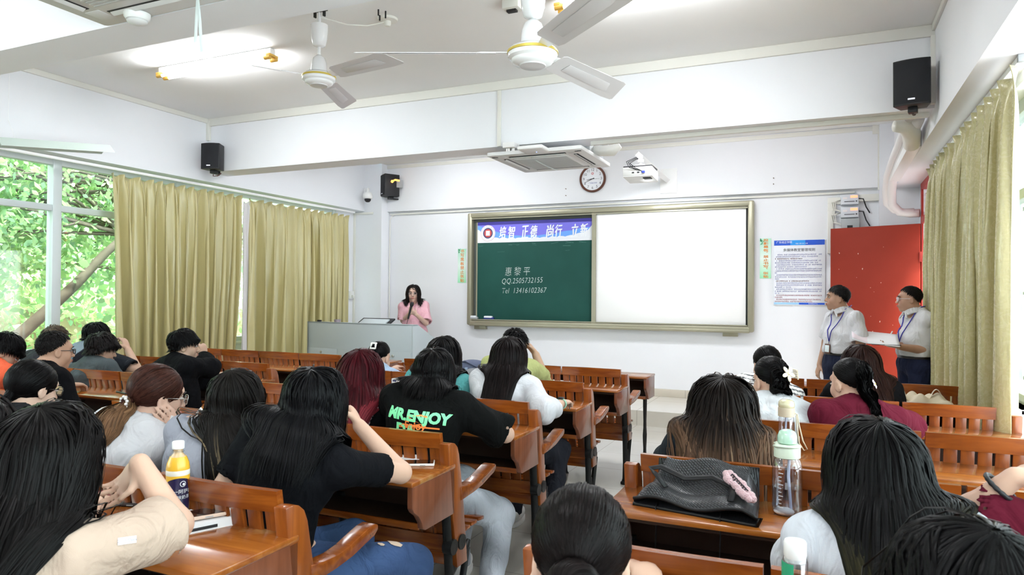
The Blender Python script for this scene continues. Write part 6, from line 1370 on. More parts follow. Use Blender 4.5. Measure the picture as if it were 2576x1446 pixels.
PPL['U'] = person('person in a striped white and black top, mostly hidden behind the flower-clip hair', tp, (tp[0]-.03, 4.66), yaw=15, hyaw=28, hpitch=8, shirt=dict(col=u_cols, sleeve=.9, width=.03), pants=dark_pants, hair=dict(style='tail', col=BLACKH, tie=(0, -.11, -.03), len=.22, n=1500, nt=350, thick=.018, wd=.005), h=0.0095, seed=67)
tp = top_at(2130, 890, 3.84)
PPL['V'] = person('person in a maroon T-shirt with a black ponytail and a small flower hair tie', tp, (tp[0]+.04, 3.74), yaw=14, hyaw=40, hpitch=8, arms={1: dict(e=on_z(2288, 1078, .83), w=(.36, 4.10, .83))}, shirt=dict(col=(.105, .009, .022), sleeve=.9, width=.03, ease=.012), pants=dark_pants, hair=dict(style='tail', col=(.0055, .005, .0055), tie=(0, -.115, -.01), len=.27, n=3000, nt=1100, tr=.016, fan=.15, tout=.35, tw=.030, thick=.013, wd=.0034), h=0.0075, face=True, seed=68)
tp = top_at(2163, 856, 4.80)
PPL['W'] = person('person in a black top with long dark brown hair, in front of the maroon T-shirt', tp, (tp[0]+.03, 4.66), yaw=8, hyaw=16, hpitch=4, shirt=dict(col=(.006, .006, .007), sleeve=1.5, width=.026), pants=dark_pants, hair=dict(style='long', col=(.022, .010, .008), len=.44, n=1700, thick=.02, wd=.005, steps=14), h=0.0105, seed=69)

# --- things that belong to the people: prints, clips, bands
R_ = PPL['O']; o_ = R_['N']-R_['a']*.105-R_['fd']*.32+R_['rt']*.005
M_MINT = mat('mint_print', (.24, .86, .42), rough=.6); M_ORPR = mat('orange_ink', (.95, .25, .05), rough=.6)
me = text_mesh('MR.ENJOY', .064, bold=.0035); shirt_print(R_, 'back_lettering', me, o_, R_['rt'], R_['a'], R_['fd'], M_MINT)
me = text_mesh('DA', .070, bold=.0035); shirt_print(R_, 'back_lettering', me, o_-R_['a']*.066-R_['rt']*.045, R_['rt'], R_['a'], R_['fd'], M_MINT)
def stroke_mesh(pts, w):
    bm = bmesh.new(); P = np.array(pts, float); T = nrm(np.gradient(P, axis=0)); S_ = np.stack([-T[:, 1], T[:, 0]], 1)*w; L_v = [(bm.verts.new((*(p+s), 0)), bm.verts.new((*(p-s), 0))) for p, s in zip(P, S_)]
    for (a, b), (c, d) in zip(L_v[:-1], L_v[1:]): bm.faces.new((a, b, d, c))
    me = bpy.data.meshes.new('stroke'); bm.to_mesh(me); bm.free(); return me
sw_ = [(.05, .045), (.02, .05), (-.04, .038), (.03, .012), (-.06, -.012), (-.09, -.018), (-.06, -.0), (0, .0), (.0, .0)]
me = joined([stroke_mesh(sw_[:-2]+[(.02, -.002), (.11, .0)], .0035), text_mesh('Enjoy', .045, bold=.001)], 'script'); me.transform(Matrix.Translation((.0, -.040, 0)))
shirt_print(R_, 'script_lettering', me, o_-R_['fd']*0, R_['rt'], R_['a'], R_['fd'], M_ORPR).name = 'script_lettering'
R_ = PPL['J']
def blob(cx, cy, r, n=14, sd=0, sx=1.):
    g = np.random.default_rng(sd); bm = bmesh.new(); bm.faces.new([bm.verts.new((cx+sx*r*(.72+.28*g.random())*cos(2*pi*k/n), cy+r*(.72+.28*g.random())*sin(2*pi*k/n), 0)) for k in range(n)]); me = bpy.data.meshes.new('patch'); bm.to_mesh(me); bm.free(); return me
o_ = R_['N']-R_['a']*.13-R_['fd']*.30
for nm, bl, mm in (('red_patch', [(-.07, -.03, .032, 1), (-.10, -.10, .024, 2)], mat('red_ink', (.72, .03, .05))), ('black_patch', [(.11, -.07, .030, 3), (-.145, .01, .026, 4), (.03, -.14, .016, 7)], mat('black_ink', (.015, .015, .018))), ('lavender_patch', [(.02, -.05, .026, 5), (-.02, -.11, .02, 6)], mat('lavender_ink', (.60, .60, .75)))):
    shirt_print(R_, nm, joined([blob(x, yy_, r, sd=s_, sx=1.3) for x, yy_, r, s_ in bl], nm), o_, R_['rt'], R_['a'], R_['fd'], mm)
R_ = PPL['I']; me = joined([stroke_mesh([(-.019, 0), (.0, 0), (.019, 0)], .008)], 'tag')
sd_ = R_['Sh'][1]; el = R_['A'][1]['E']; mid_ = sd_*.45+el*.55; vd = nrm(np.array([0, 0, H])-mid_); ux = nrm(np.cross([0, 0, 1], vd)); uy = np.cross(vd, ux)
ob_ = shirt_print(R_, 'sleeve_label', me, mid_+vd*.15-uy*.0-ux*.02, ux, uy, -vd, mat('label_white', (.8, .82, .9)), 3)
me = text_mesh('Bring Oasis', .0085); ob_ = shirt_print(R_, 'label_lettering', me, mid_+vd*.15-ux*.02, ux, uy, -vd, mat('navy_ink', (.04, .05, .2)), 0)
R_ = PPL['B']; fm = nrm(np.array([.9, -.3, 0])); c0 = R_['Sh'][1]-R_['a']*.06; vd = nrm(np.array([0, 0, H])-c0); ux = nrm(np.cross([0, 0, 1], vd)); uy = np.cross(vd, ux)
shirt_print(R_, 'round_emblem', joined([blob(0, 0, .03, 20, 1)], 'e'), c0+vd*.15, ux, uy, -vd, mat('cream_ink', (.55, .45, .25)), 3)
# pearl band, clips, ties
R_ = PPL['J']; m = MB(); HLj = R_['HL']
for k in range(18): a_ = 2*pi*k/18; m.sphere(HLj((.034*cos(a_), -.118-.004*(k % 2), -.047+.034*sin(a_))), .0068, 6)
R_['mpart']('pearl_band', m, mat('pearl_beads', (.70, .66, .64), rough=.15, metal=.3))
def flower(R_, c, rad, n, mp, mc, name, tilt=(0, -1, 0)):
    HLx = R_['HL']; Rh = R_['Rh']; m = MB(); c = np.array(c, float); nn = nrm(Rh@np.array(tilt, float)); ux = nrm(np.cross(nn, Rh[:, 2])); uy = np.cross(nn, ux); Af = np.stack([ux, uy, nn], 1); cw = HLx(c)
    for k in range(n):
        a_ = 2*pi*k/n+.3; dd = np.array([cos(a_), sin(a_), .12]); A2 = Af@np.stack([[cos(a_), sin(a_), 0], [-sin(a_), cos(a_), 0], [0, 0, 1]], 1); m.sphere(cw+Af@dd*rad*.58, 1, 8, (rad*.46, rad*.27, rad*.12), A2)
    o = R_['mpart'](name, m, mp, smooth=180); R_['mpart']('flower_centre', MB().sphere(cw+nn*rad*.12, rad*.2, 8), mc, o, 180); return o
M_CREAM = mat('cream_acetate', (.80, .72, .56), rough=.3)
o = flower(PPL['T'], (.018, -.138, .030), .040, 5, M_CREAM, mat('cream_centre', (.85, .76, .55), rough=.3), 'flower_clip', (.15, -1, .1))
m = MB()
for k in range(5): PPL['T'] and m.tube([PPL['T']['HL']((.058, -.120, .052-.010*k)), PPL['T']['HL']((.070, -.135, .047-.010*k)), PPL['T']['HL']((.062, -.150, .042-.010*k))], .0038, 6)
PPL['T']['mpart']('claw_teeth', m, M_CREAM, o)
o = flower(PPL['V'], (.022, -.135, -.005), .024, 6, mat('lilac_petals', (.70, .62, .72), rough=.25), mat('yellow_centre', (.95, .75, .12), rough=.4), 'flower_tie', (.55, -.75, .3))
R_ = PPL['N']; m = MB(); Rn = R_['Rh']
for p, s_ in (((0, -.112, .098), (.052, .012, .014)), ((-.02, -.118, .076), (.014, .012, .05)), ((.02, -.118, .076), (.014, .012, .05)), ((0, -.124, .054), (.05, .012, .014))): m.box(R_['HL'](p), s_, Rn, .004)
R_['mpart']('hair_clip', m, mat('white_clip', (.85, .84, .80), rough=.3))
R_ = PPL['Y']; m = MB(); m.sphere(R_['HL']((-.02, -.115, -.085)), .016, 8, (1.4, .8, .8)); m.sphere(R_['HL']((.012, -.118, -.09)), .014, 8, (1.2, .8, .8)); R_['mpart']('scrunchie', m, mat('pink_satin', (.72, .42, .52), rough=.4), smooth=180)
# lanyards and badges
M_LAN = mat('blue_lanyard', (.06, .06, .42), rough=.6)
for key, fr in (('m1', mat('brown_badge_frame', (.12, .05, .03), rough=.4)), ('m2', mat('dark_badge_frame', (.03, .03, .04), rough=.4))):
    R_ = PPL[key]; F_ = R_['Fs']; N0, a0, f0, r0 = R_['N'], R_['a'], R_['fd'], R_['rt']; m = MB(); bot = N0-a0*.27+f0*.20
    for s in (-1, 1):
        raw = np.array([N0+r0*s*.03-f0*.06+a0*.06, N0+r0*s*.075-f0*.01+a0*.055, N0+r0*s*.085+f0*.06+a0*.02]+[N0+r0*s*.08*(1-t)+f0*(.07+.13*t)-a0*(.02+.25*t) for t in np.linspace(0.1, 1, 8)])
        for it in range(12):
            dd = F_.samp(raw); g = F_.grad(raw, .012); mv = np.where(dd[:, None] < .2, g*np.clip(.007-dd, -.03, .03)[:, None], 0); mv[0] = 0; raw = raw+mv
        m.tube(raw, .0052, 6, flat=(1, .35))
        if s == 1: end = raw[-1]
    R_['mpart']('lanyard', m, M_LAN, smooth=180)
    if key == 'm1':
        c0 = end-a0*.065+f0*.012; A_ = np.stack([r0, f0, a0], 1); bo = R_['mpart']('badge', MB().box(c0, (.07, .008, .085), A_, .01), fr); R_['mpart']('badge_card', MB().box(c0+f0*.005, (.054, .002, .062), A_, .003), mat('pale_card', (.72, .82, .86), rough=.3), bo); R_['mpart']('badge_clip', MB().tube([end+f0*.006, end-a0*.02+f0*.01], .006, 6), M_METAL, bo)
    b_w = R_['P']+R_['a']*.035; m = MB(); 
    bp_ = []
    for w in np.linspace(0, 2*pi, 41):
        dd_ = r0*cos(w)+f0*sin(w); t = .26
        for _ in range(40): t -= max(-.02, min(.03, float(R_['Fp'].samp((b_w+dd_*t)[None])[0])-.003))*.8
        bp_.append(b_w+dd_*t)
    m.tube(bp_, .017, 8, cap=False, flat=(1, .3)); R_['mpart']('belt', m, mat('black_leather_belt', (.015, .014, .014), rough=.4), smooth=180)
# torn patches on the blue jeans
R_ = PPL['L']; K1 = R_['K'][1]; cK = K1[1]*.86+K1[0]*.14
for k, (o1, o2, r) in enumerate(((.0, .0, .026), (-.06, .03, .012))):
    c0 = cK+nrm(K1[1]-K1[0])*o1+np.array([o2*.5, 0, 0]); bm = bmesh.new(); n = 15; jit = [random.uniform(.75, 1.15) for _ in range(n)]; rings = []
    def drop(p):
        t = 0
        for _ in range(40): t += max(-.02, min(.03, float(R_['Fp'].samp((p-[0, 0, t])[None])[0])-.0025))*.8
        return bm.verts.new(p-[0, 0, t]-np.array(R_['ob'].location))
    cv = drop(c0+[0, 0, .2])
    for q_ in (.33, .66, 1): rings.append([drop(c0+np.array([r*1.25*q_*jit[i]*cos(2*pi*i/n), r*.7*q_*jit[i]*sin(2*pi*i/n), .2])) for i in range(n)])
    for i in range(n):
        k_ = (i+1) % n; bm.faces.new((cv, rings[0][i], rings[0][k_]))
        for a_, b_3 in zip(rings[:-1], rings[1:]): bm.faces.new((a_[i], b_3[i], b_3[k_], a_[k_]))
    me = bpy.data.meshes.new('torn_patch'); bm.to_mesh(me); bm.free(); me.materials.append(mat('frayed_skin', (.55, .42, .32), rough=.9)); ob_ = bpy.data.objects.new('torn_patch', me); COL.objects.link(ob_); ob_.location = R_['ob'].location; adopt(ob_, R_['pants'])
# smartwatch and bracelet
R_ = PPL['Q']; q = R_['A'][1]; d_ = nrm(q['W']-q['E']); wc = q['W']-d_*.02; u_ = nrm(np.cross(d_, [0, 0, 1])); v_ = np.cross(u_, d_)
m = MB(); m.tube([wc+u_*.033*cos(w)+v_*.030*sin(w) for w in np.linspace(0, 2*pi, 21)], .010, 6, cap=False, flat=(.35, 1)); wo = R_['mpart']('watch_strap', m, mat('mint_strap', (.35, .62, .48), rough=.5)); R_['mpart']('watch_face', MB().box(wc+v_*.034, (.036, .034, .010), np.stack([u_, d_, v_], 1), .006), M_BLACK, wo)
R_ = PPL['AA']; q = R_['A'][-1]; d_ = nrm(q['W']-q['E']); wc = q['E']*.32+q['W']*.68; u_ = nrm(np.cross(d_, [0, 0, 1])); v_ = np.cross(u_, d_)
m = MB(); m.tube([wc+u_*.037*cos(w)+v_*.037*sin(w) for w in np.linspace(0, 2*pi, 33)], [.0048+.0012*(i % 2) for i in range(33)], 7, cap=False); R_['mpart']('bracelet', m, M_BLACK, smooth=180)
# blouse lapel
R_ = PPL['speaker']; m = MB()
for s in (-1, 1):
    pt = np.array([R_['N']+R_['rt']*s*x+R_['a']*zz+R_['fd']*.28 for x, zz in ((.055, .0), (.085, -.03), (.088, -.075), (.06, -.085), (.05, -.12), (.022, -.15), (.035, -.07))]); t = np.zeros(len(pt))
    for _ in range(40): t += np.clip(R_['Fs'].samp(pt-t[:, None]*R_['fd'])-.006, -.02, .03)*.8
    m.prism(list(pt-t[:, None]*R_['fd']), R_['fd']*.004)
R_['mpart']('lapel', m, mat('pink_lapel', (.78, .46, .52), rough=.8), R_['shirt'])
# ================================================================== THINGS HELD AND THINGS ON THE DESKS
# microphone held by the speaker
R_ = PPL['speaker']; wv = R_['A'][1]['W']; g0 = wv+np.array([.010, -.0, .045])+R_['fd']*.03
e = thing('microphone', 'black hand-held microphone in the grip of the person in pink', 'microphone', tuple(g0))
axm = nrm(np.array([.25, .05, 1.])+R_['fd']*-.15); A_ = np.stack([nrm(np.cross([0, 1, 0], axm)), np.cross(axm, nrm(np.cross([0, 1, 0], axm))), axm], 1)
put('handle', MB().lathe([(.010, -.13), (.012, -.12), (.0155, .035), (.019, .05)], g0, 16, A_), M_BLACK, e); put('head_grille', MB().lathe([(.019, .05), (.026, .065), (.027, .085), (.020, .108), (.001, .114)], g0, 18, A_), mat('mic_mesh', (.02, .02, .022), rough=.5, metal=.3), e, smooth=180)
put('cable', MB().tube([g0-axm*.13, g0-axm*.2, g0-axm*.3-R_['fd']*.01, g0-[.03, 0, .42]], .004, 6), M_BLACK, e)
# papers and pen of the writing man
R_ = PPL['m2']; hd_ = R_['A'][1]['W']+np.array([-.10, .02, .02]); e = thing('paper_sheaf', 'stack of white papers held flat by the person with glasses at the door', 'papers', tuple(hd_))
def sheet(u, t): x = hd_[0]+.10-.36*u; return (x, hd_[1]-.10+.24*t+.04*u, hd_[2]-.02+.09*t+.03*u+.05*max(0, u-.7)**1.2*2)
o = put('sheet', MB().grid(sheet, 12, 4), mat('paper_white', (.86, .86, .90), rough=.7), e, smooth=180); o.modifiers.new('thickness', 'SOLIDIFY').thickness = .008
o = put('top_page', MB().grid(lambda u, t: tuple(np.array(sheet(u, t))+[0, 0, .004+.03*max(0, u-.55)]), 12, 4), mat('pinkish_page', (.84, .74, .80), rough=.7), e, smooth=180); o.modifiers.new('thickness', 'SOLIDIFY').thickness = .001
put('clipboard', MB().box(hd_+np.array([.0, .02, -.004]), (.22, .22, .005), None, .002), M_BLACK, e)
q = R_['A'][-1]['W']+np.array([-.09, .0, .05])
e = thing('pen', 'white pen in the fingers of the person with papers', 'pen', tuple(q)); put('barrel', MB().cyl(q+[-.03, 0, -.05], q+[.03, .0, .07], .005, n=8), M_WHITE, e); put('pen_tip', MB().cyl(q+[-.03, 0, -.05], q+[-.036, 0, -.062], .004, .001, 8), M_METAL, e)

DT = .772
def desk_at(px, py, y): q = on_y(px, py, y); return np.array([q[0], y, DT])
def phone(label, px, py, rot, w=.075, l=.155, case=(.80, .80, .78), z=DT, tilt=0., scr=(.01, .008, .01), group=None):
    q = on_z(px, py, z); e = thing('phone', label, 'phone', (q[0], q[1], z), group=group); Rm = np.array(Matrix.Rotation(rot, 3, 'Z') @ Matrix.Rotation(tilt, 3, 'X')); c = np.array([q[0], q[1], z+.0055+abs(sin(tilt))*l/2])
    put('case', MB().box(c, (w, l, .0105), Rm, .004, 3), mat('phone_case_%d' % int(case[0]*99), case, rough=.4), e); put('screen', MB().box(c+Rm@np.array([0, 0, .0056]), (w-.009, l-.010, .0008), Rm), mat('phone_glass', (.012, .008, .010), rough=.05, coat=1), e)
    put('side_button', MB().box(c+Rm@np.array([w/2, .03, 0]), (.003, .022, .003), Rm), M_GREY, e); put('camera_bump', MB().box(c+Rm@np.array([-w/4, l*.36, -.0062]), (.03, .03, .002), Rm, .001), M_BLACK, e); return e
phone('phone in a white case lying beside the elbow of the black T-shirt and jeans', 1046, 1168, radians(-62), case=(.82, .80, .76))
e = phone('gold-edged phone lying tilted with a bright reflecting screen on the foreground notebook', 492, 1300, radians(-30), w=.078, l=.158, case=(.70, .52, .42), z=DT+.03)
phone('black phone on the worn desk behind the tousled-haired neighbour', 318, 988, radians(75), w=.08, l=.16, case=(.012, .012, .014))
phone('dark phone lying by the drooping hand on the nearest left desk', 322, 1266, radians(-70), case=(.03, .02, .02))
M_PAPER = mat('notebook_paper', (.82, .83, .86), rough=.7); M_COVER = mat('notebook_cover', (.78, .74, .74), rough=.5)
def book(label, px, py, rot, w, l, t, z=DT, cover=M_COVER, cat='notebook', name='notebook'):
    q = on_z(px, py, z); e = thing(name, label, cat, (q[0], q[1], z)); Rm = np.array(Matrix.Rotation(rot, 3, 'Z')); c = np.array([q[0], q[1], z+t/2])
    put('pages', MB().box(c, (w-.004, l-.004, t-.003), Rm), M_PAPER, e); put('cover', MB().box(c-[0, 0, t/2-.001], (w, l, .002), Rm).box(c+Rm@np.array([-w/2, 0, 0]), (.002, l, t), Rm), cover, e)
    if t > .015: put('spine_marks', MB().box(c+Rm@np.array([w/2-.001, -l*.3, -.002]), (.003, .02, t*.5), Rm).box(c+Rm@np.array([w/2-.001, l*.05, -.004]), (.003, .10, t*.3), Rm), M_BLACK, e)
    return e
book('thick white notebook at the edge of the nearest left desk under the tilted phone', 470, 1325, radians(-24), .15, .27, .028)
book('open white papers on the nearest left desk beside the drooping hand', 372, 1300, radians(-15), .16, .2, .006, cat='papers', name='paper_pad')
book('small white notepad next to the white-cased phone', 1012, 1155, radians(-62), .10, .15, .008, cat='notepad', name='notepad')
book('white worksheet in front of the yellow-green T-shirt', 1395, 962, radians(-10), .21, .28, .006, cat='papers', name='worksheet')
book('open exercise book between the beige T-shirt and the pearl-banded ponytail', 262, 1070, radians(-20), .20, .24, .012, cat='book', name='exercise_book')
q = on_z(297, 1262, DT); e = thing('pencil_case', 'dark red pencil case by the phone on the nearest left desk', 'pencil case', (q[0], q[1], DT)); put('pouch', MB().box((q[0], q[1], DT+.02), (.14, .06, .038), np.array(Matrix.Rotation(.3, 3, 'Z')), .014, 3), mat('dark_red_leather', (.18, .02, .03), rough=.4), e); put('zipper', MB().box((q[0], q[1], DT+.0395), (.11, .004, .003), np.array(Matrix.Rotation(.3, 3, 'Z'))), M_METAL, e)
q = on_z(205, 1082, DT); e = thing('pen', 'black pen on the open exercise book', 'pen', tuple(on_z(270, 1072, DT+.012))); c = on_z(268, 1074, DT+.017); put('barrel', MB().cyl(c-[.05, .02, 0], c+[.05, .03, 0], .0045, n=8), M_BLACK, e); put('clip', MB().box(c+[.04, .024, .005], (.03, .003, .002)), M_METAL, e)
# bottles
def lathe_thing(e, name, prof, c, m, n=28, smooth=50): return put(name, MB().lathe(prof, c, n), m, e, smooth=smooth)
# milk-tea bottle on the nearest left desk
z = DT; q = desk_at(447, 1240, 1.555); e = thing('tea_bottle', 'milk tea bottle with white cap, yellow top and navy label, on the nearest left desk', 'bottle', tuple(q))
SC_ = 1.06
pr = lambda L: [(r*SC_, h_*SC_) for r, h_ in L]
lathe_thing(e, 'bottle_body', pr([(.001, 0), (.026, .001), (.030, .008), (.0315, .02), (.0315, .148), (.030, .160), (.022, .182), (.013, .194), (.0125, .206), (.001, .206)]), q, mat('milk_tea', (.66, .46, .26), rough=.25, coat=.4))
lathe_thing(e, 'yellow_sleeve', pr([(.0318, .055), (.0320, .056), (.0320, .150), (.0300, .165), (.0225, .184), (.0222, .184)]), q, mat('yellow_film', (.85, .47, .04), rough=.3, coat=.4))
lathe_thing(e, 'white_band', pr([(.0321, .132), (.0323, .133), (.0323, .146), (.0319, .147)]), q, mat('cream_film', (.80, .76, .68), rough=.3))
vd = nrm(np.array([0, 0, q[2]])-q+np.array([.3, 0, 0])); a0 = math.atan2(vd[1], vd[0])
def wrap(name, poly, m, dr, parent=e, qc=None, R0=.0323*SC_):
    qc = q if qc is None else qc; me = poly; v = np.zeros(len(me.vertices)*3); me.vertices.foreach_get('co', v); v = v.reshape(-1, 3); a = a0+v[:, 0]/R0; w = np.stack([qc[0]+(R0+dr)*np.cos(a), qc[1]+(R0+dr)*np.sin(a), qc[2]+v[:, 1]], 1); me.vertices.foreach_set('co', w.ravel().astype(np.float32)); me.update(); return put(name, me, m, parent)
def patch(x0, x1, zf0, zf1, n=14):
    bm = bmesh.new(); V0 = [(bm.verts.new((x0+(x1-x0)*i/n, zf0((i/n)), 0)), bm.verts.new((x0+(x1-x0)*i/n, zf1(i/n), 0))) for i in range(n+1)]
    for (a, b), (c, d) in zip(V0[:-1], V0[1:]): bm.faces.new((a, c, d, b))
    me = bpy.data.meshes.new('patch'); bm.to_mesh(me); bm.free(); return me
lb = wrap('navy_label', patch(-.034, .036, lambda u: .028+.10*max(0, .5-u)**1.5, lambda u: .134-.010*(2*u-1)**2), mat('navy_film', (.018, .014, .06), rough=.3, coat=.4), .0008)
for tx, sz, zz, x in (('统一阿萨姆', .0145, .092, .006), ('原味奶茶', .0125, .075, .008)):
    me = text_mesh(tx, sz); me.transform(Matrix.Translation((x, zz, 0))); wrap('label_lettering', me, M_BW, .0014, lb)
wrap('label_crest', joined([stroke_mesh([(.012+.008*cos(w), .116+.008*sin(w)) for w in np.linspace(0, 2*pi, 17)], .0008), blob(.014, .115, .0045, 8, 3)], 'crest'), M_BW, .0014, lb)
wrap('green_leaf', joined([stroke_mesh([(.006, .040), (.012, .046), (.018, .048)], .004)], 'leaf'), mat('leaf_green', (.03, .35, .05)), .0014, lb)
lathe_thing(e, 'cap', pr([(.001, .228), (.0155, .2275), (.0168, .225), (.0168, .207), (.0140, .205)]), q, M_WHITE)
lathe_thing(e, 'neck_ring', pr([(.013, .195), (.0165, .197), (.0165, .200), (.013, .202)]), q, M_CLEAR)
# big clear water bottle with pale green lid
q = desk_at(1980, 1240, 2.43); e = thing('water_bottle', 'large clear water bottle with pale green lid, beside the woven black bag', 'bottle', (q[0], q[1], DT), group='clear drink bottles'); c = np.array([q[0], q[1], DT])
lathe_thing(e, 'bottle_wall', [(.001, .002), (.040, .002), (.0455, .012), (.0465, .03), (.0465, .145), (.0455, .158), (.039, .176), (.034, .182), (.034, .19)], c, M_CLEAR, 40)
lathe_thing(e, 'water', [(.001, .006), (.040, .006), (.0445, .015), (.0445, .088), (.001, .088)], c, M_WATER, 40)
M_MINTP = mat('pale_green_plastic', (.62, .70, .58), rough=.35)
lathe_thing(e, 'lid', [(.037, .182), (.0405, .184), (.0405, .215), (.037, .222), (.030, .226), (.001, .226)], c, M_MINTP)
put('handle', MB().tube([c+[.038*cos(w)-.004, .038*sin(w), .218+.004*abs(sin(w))] for w in np.linspace(-2.6, 2.6, 17)], .007, 8, flat=(.7, 1.2)), M_MINTP, e, smooth=180)
lathe_thing(e, 'drinking_cap', [(.024, .226), (.030, .230), (.030, .252), (.024, .266), (.010, .272), (.001, .273)], c, mat('mint_tinted_plastic', (.45, .66, .52), rough=.12, coat=.6))
put('straw', MB().tube([c+[.008, 0, .226], c+[.004, 0, .12], c+[.012, .005, .012]], .0045, 8), mat('pale_straw', (.62, .66, .82), rough=.4), e)
tk = MB(); va = math.atan2(-c[1], -c[0])
for i in range(11):
    a = va-.55; p = c+[.0472*cos(a), .0472*sin(a), .03+.012*i]; t_ = np.array([-sin(a), cos(a), 0]); tk.box(p+t_*(.004 if i % 3 else .007), (.010 if i % 3 else .016, .0012, .0014), np.stack([t_, [cos(a), sin(a), 0], [0, 0, 1]], 1))
put('measure_marks', tk, mat('print_white', (.88, .88, .9)), e)
# beige-lidded bottle two desks ahead
z = DT; q = desk_at(1978, 1080, 3.40); e = thing('water_bottle', 'slim clear bottle with beige lid and wrist strap, behind the pale green-lidded bottle', 'bottle', (q[0], q[1], z), group='clear drink bottles'); c = np.array([q[0], q[1], z]); M_BEIGE = mat('beige_plastic', (.58, .50, .38), rough=.4)
lathe_thing(e, 'bottle_wall', [(.001, .002), (.030, .002), (.0335, .01), (.0335, .15), (.0315, .162)], c, M_CLEAR, 32); lathe_thing(e, 'water', [(.001, .005), (.031, .005), (.0315, .095), (.001, .095)], c, M_WATER, 32)
lathe_thing(e, 'lid', [(.0315, .160), (.036, .162), (.036, .200), (.030, .205), (.001, .205)], c, M_BEIGE); lathe_thing(e, 'drinking_cap', [(.034, .203), (.036, .212), (.033, .228), (.022, .236), (.001, .238)], c, mat('amber_tinted_plastic', (.60, .55, .36), rough=.12, coat=.6))
put('straw', MB().tube([c+[.0, 0, .19], c+[-.006, 0, .01]], .004, 8), mat('pale_straw', (.6, .6, .7)), e); rx = nrm(np.array([FW[1], -FW[0], 0]))
put('wrist_strap', MB().tube([c+rx*.035+[0, 0, .175], c+rx*.05+[0, 0, .17], c+rx*.058+[0, 0, .12], c+rx*.075+[0, 0, .05], c+rx*.095+[0, 0, .012], c+rx*.08+[0, 0, .006], c+rx*.058+[0, 0, .04], c+rx*.048+[0, 0, .12], c+rx*.046+[0, 0, .165]], .0035, 6), mat('cream_cord', (.74, .66, .48), rough=.8), e, smooth=180)
# white-lidded bottle at the bottom right, on the nearest right desk
z = DT; q = desk_at(2000, 1410, 1.47); e = thing('water_bottle', 'slim clear bottle with white lid and green patch at the bottom of the picture', 'bottle', (q[0], q[1], z), group='clear drink bottles'); c = np.array([q[0], q[1], z])
lathe_thing(e, 'bottle_wall', [(.001, .002), (.021, .002), (.0235, .008), (.0235, .186), (.0215, .192), (.0195, .194)], c, M_CLEAR, 32); lathe_thing(e, 'lid', [(.0185, .186), (.0200, .188), (.0200, .196), (.0210, .198), (.0210, .222), (.019, .226), (.001, .227)], c, M_WHITE); lathe_thing(e, 'water', [(.001, .005), (.021, .005), (.022, .10), (.001, .10)], c, M_WATER)
va = math.atan2(-c[1], -c[0]); m = MB()
for k in range(7):
    a1, a2 = va-1.5+.2*k, va-1.3+.2*k; m.prism([c+[.0241*cos(a), .0241*sin(a), zz] for a, zz in ((a1, .06), (a2, .06), (a2, .186), (a1, .186))], (.0006*cos(a1), .0006*sin(a1), 0))
put('green_label', m, mat('green_label_film', (.02, .33, .17), rough=.4), e)
# woven black bag with long handles on the second right desk
z = DT; c0 = on_z(1625, 1262, z)
M_WEAVE = mat('woven_black_leather', (.016, .016, .019), rough=.36, spec=.6)
N_, L_, b_n = nodes_of(M_WEAVE); tc = N_.new('ShaderNodeTexCoord'); mp = N_.new('ShaderNodeMapping'); mp.inputs['Rotation'].default_value = (0, 0, radians(45)); mp.inputs['Scale'].default_value = (1, 1, 1); L_.new(tc.outputs['UV'], mp.inputs[0])
ck = N_.new('ShaderNodeTexBrick'); ck.inputs['Scale'].default_value = 24; ck.inputs['Color1'].default_value = (.030, .031, .036, 1); ck.inputs['Color2'].default_value = (.042, .044, .05, 1); ck.inputs['Mortar'].default_value = (.003, .003, .003, 1); L_.new(ck.outputs['Color'], b_n.inputs['Base Color']); ck.inputs['Mortar Size'].default_value = .07; ck.inputs['Mortar Smooth'].default_value = .9; ck.inputs['Brick Width'].default_value = .8; ck.inputs['Row Height'].default_value = .42; ck.offset = .5; L_.new(mp.outputs[0], ck.inputs[0])
bp_ = N_.new('ShaderNodeBump'); bp_.inputs['Strength'].default_value = 1.; bp_.inputs['Distance'].default_value = .012; bp_.invert = True; L_.new(ck.outputs['Fac'], bp_.inputs['Height']); L_.new(bp_.outputs[0], b_n.inputs['Normal'])
A0, A1 = on_z(1594, 1268, z), on_z(1905, 1325, z); B0, B1 = on_y(1662, 1166, 2.50), on_y(1912, 1190, 2.49)
e = thing('tote_bag', 'large black woven leather bag lying flat on the desk against the bench back', 'bag', (float((A0[0]+A1[0])/2), 2.32, z))
def bag(u, t, up):
    fl = A0*(1-u)+A1*u; bk = np.array([B0[0]*(1-u)+B1[0]*u, 2.47, 0]); rise = .055*sin(pi*min(1, t*1.2)*.6)+.075*max(0, (t-.6)/.4)**1.3
    edge = min(1, min(u, 1-u)/.10)**.5
    zz = z+.004+(.018+(rise+.012*sin(u*9+t*3)+.010*sin(t*9+u*2))*edge if up else 0)
    if up and t > .98: zz = z+.13
    x = fl[0]*(1-t)+bk[0]*t; y_ = fl[1]*(1-t)+bk[1]*t; return np.array([x, y_, zz])
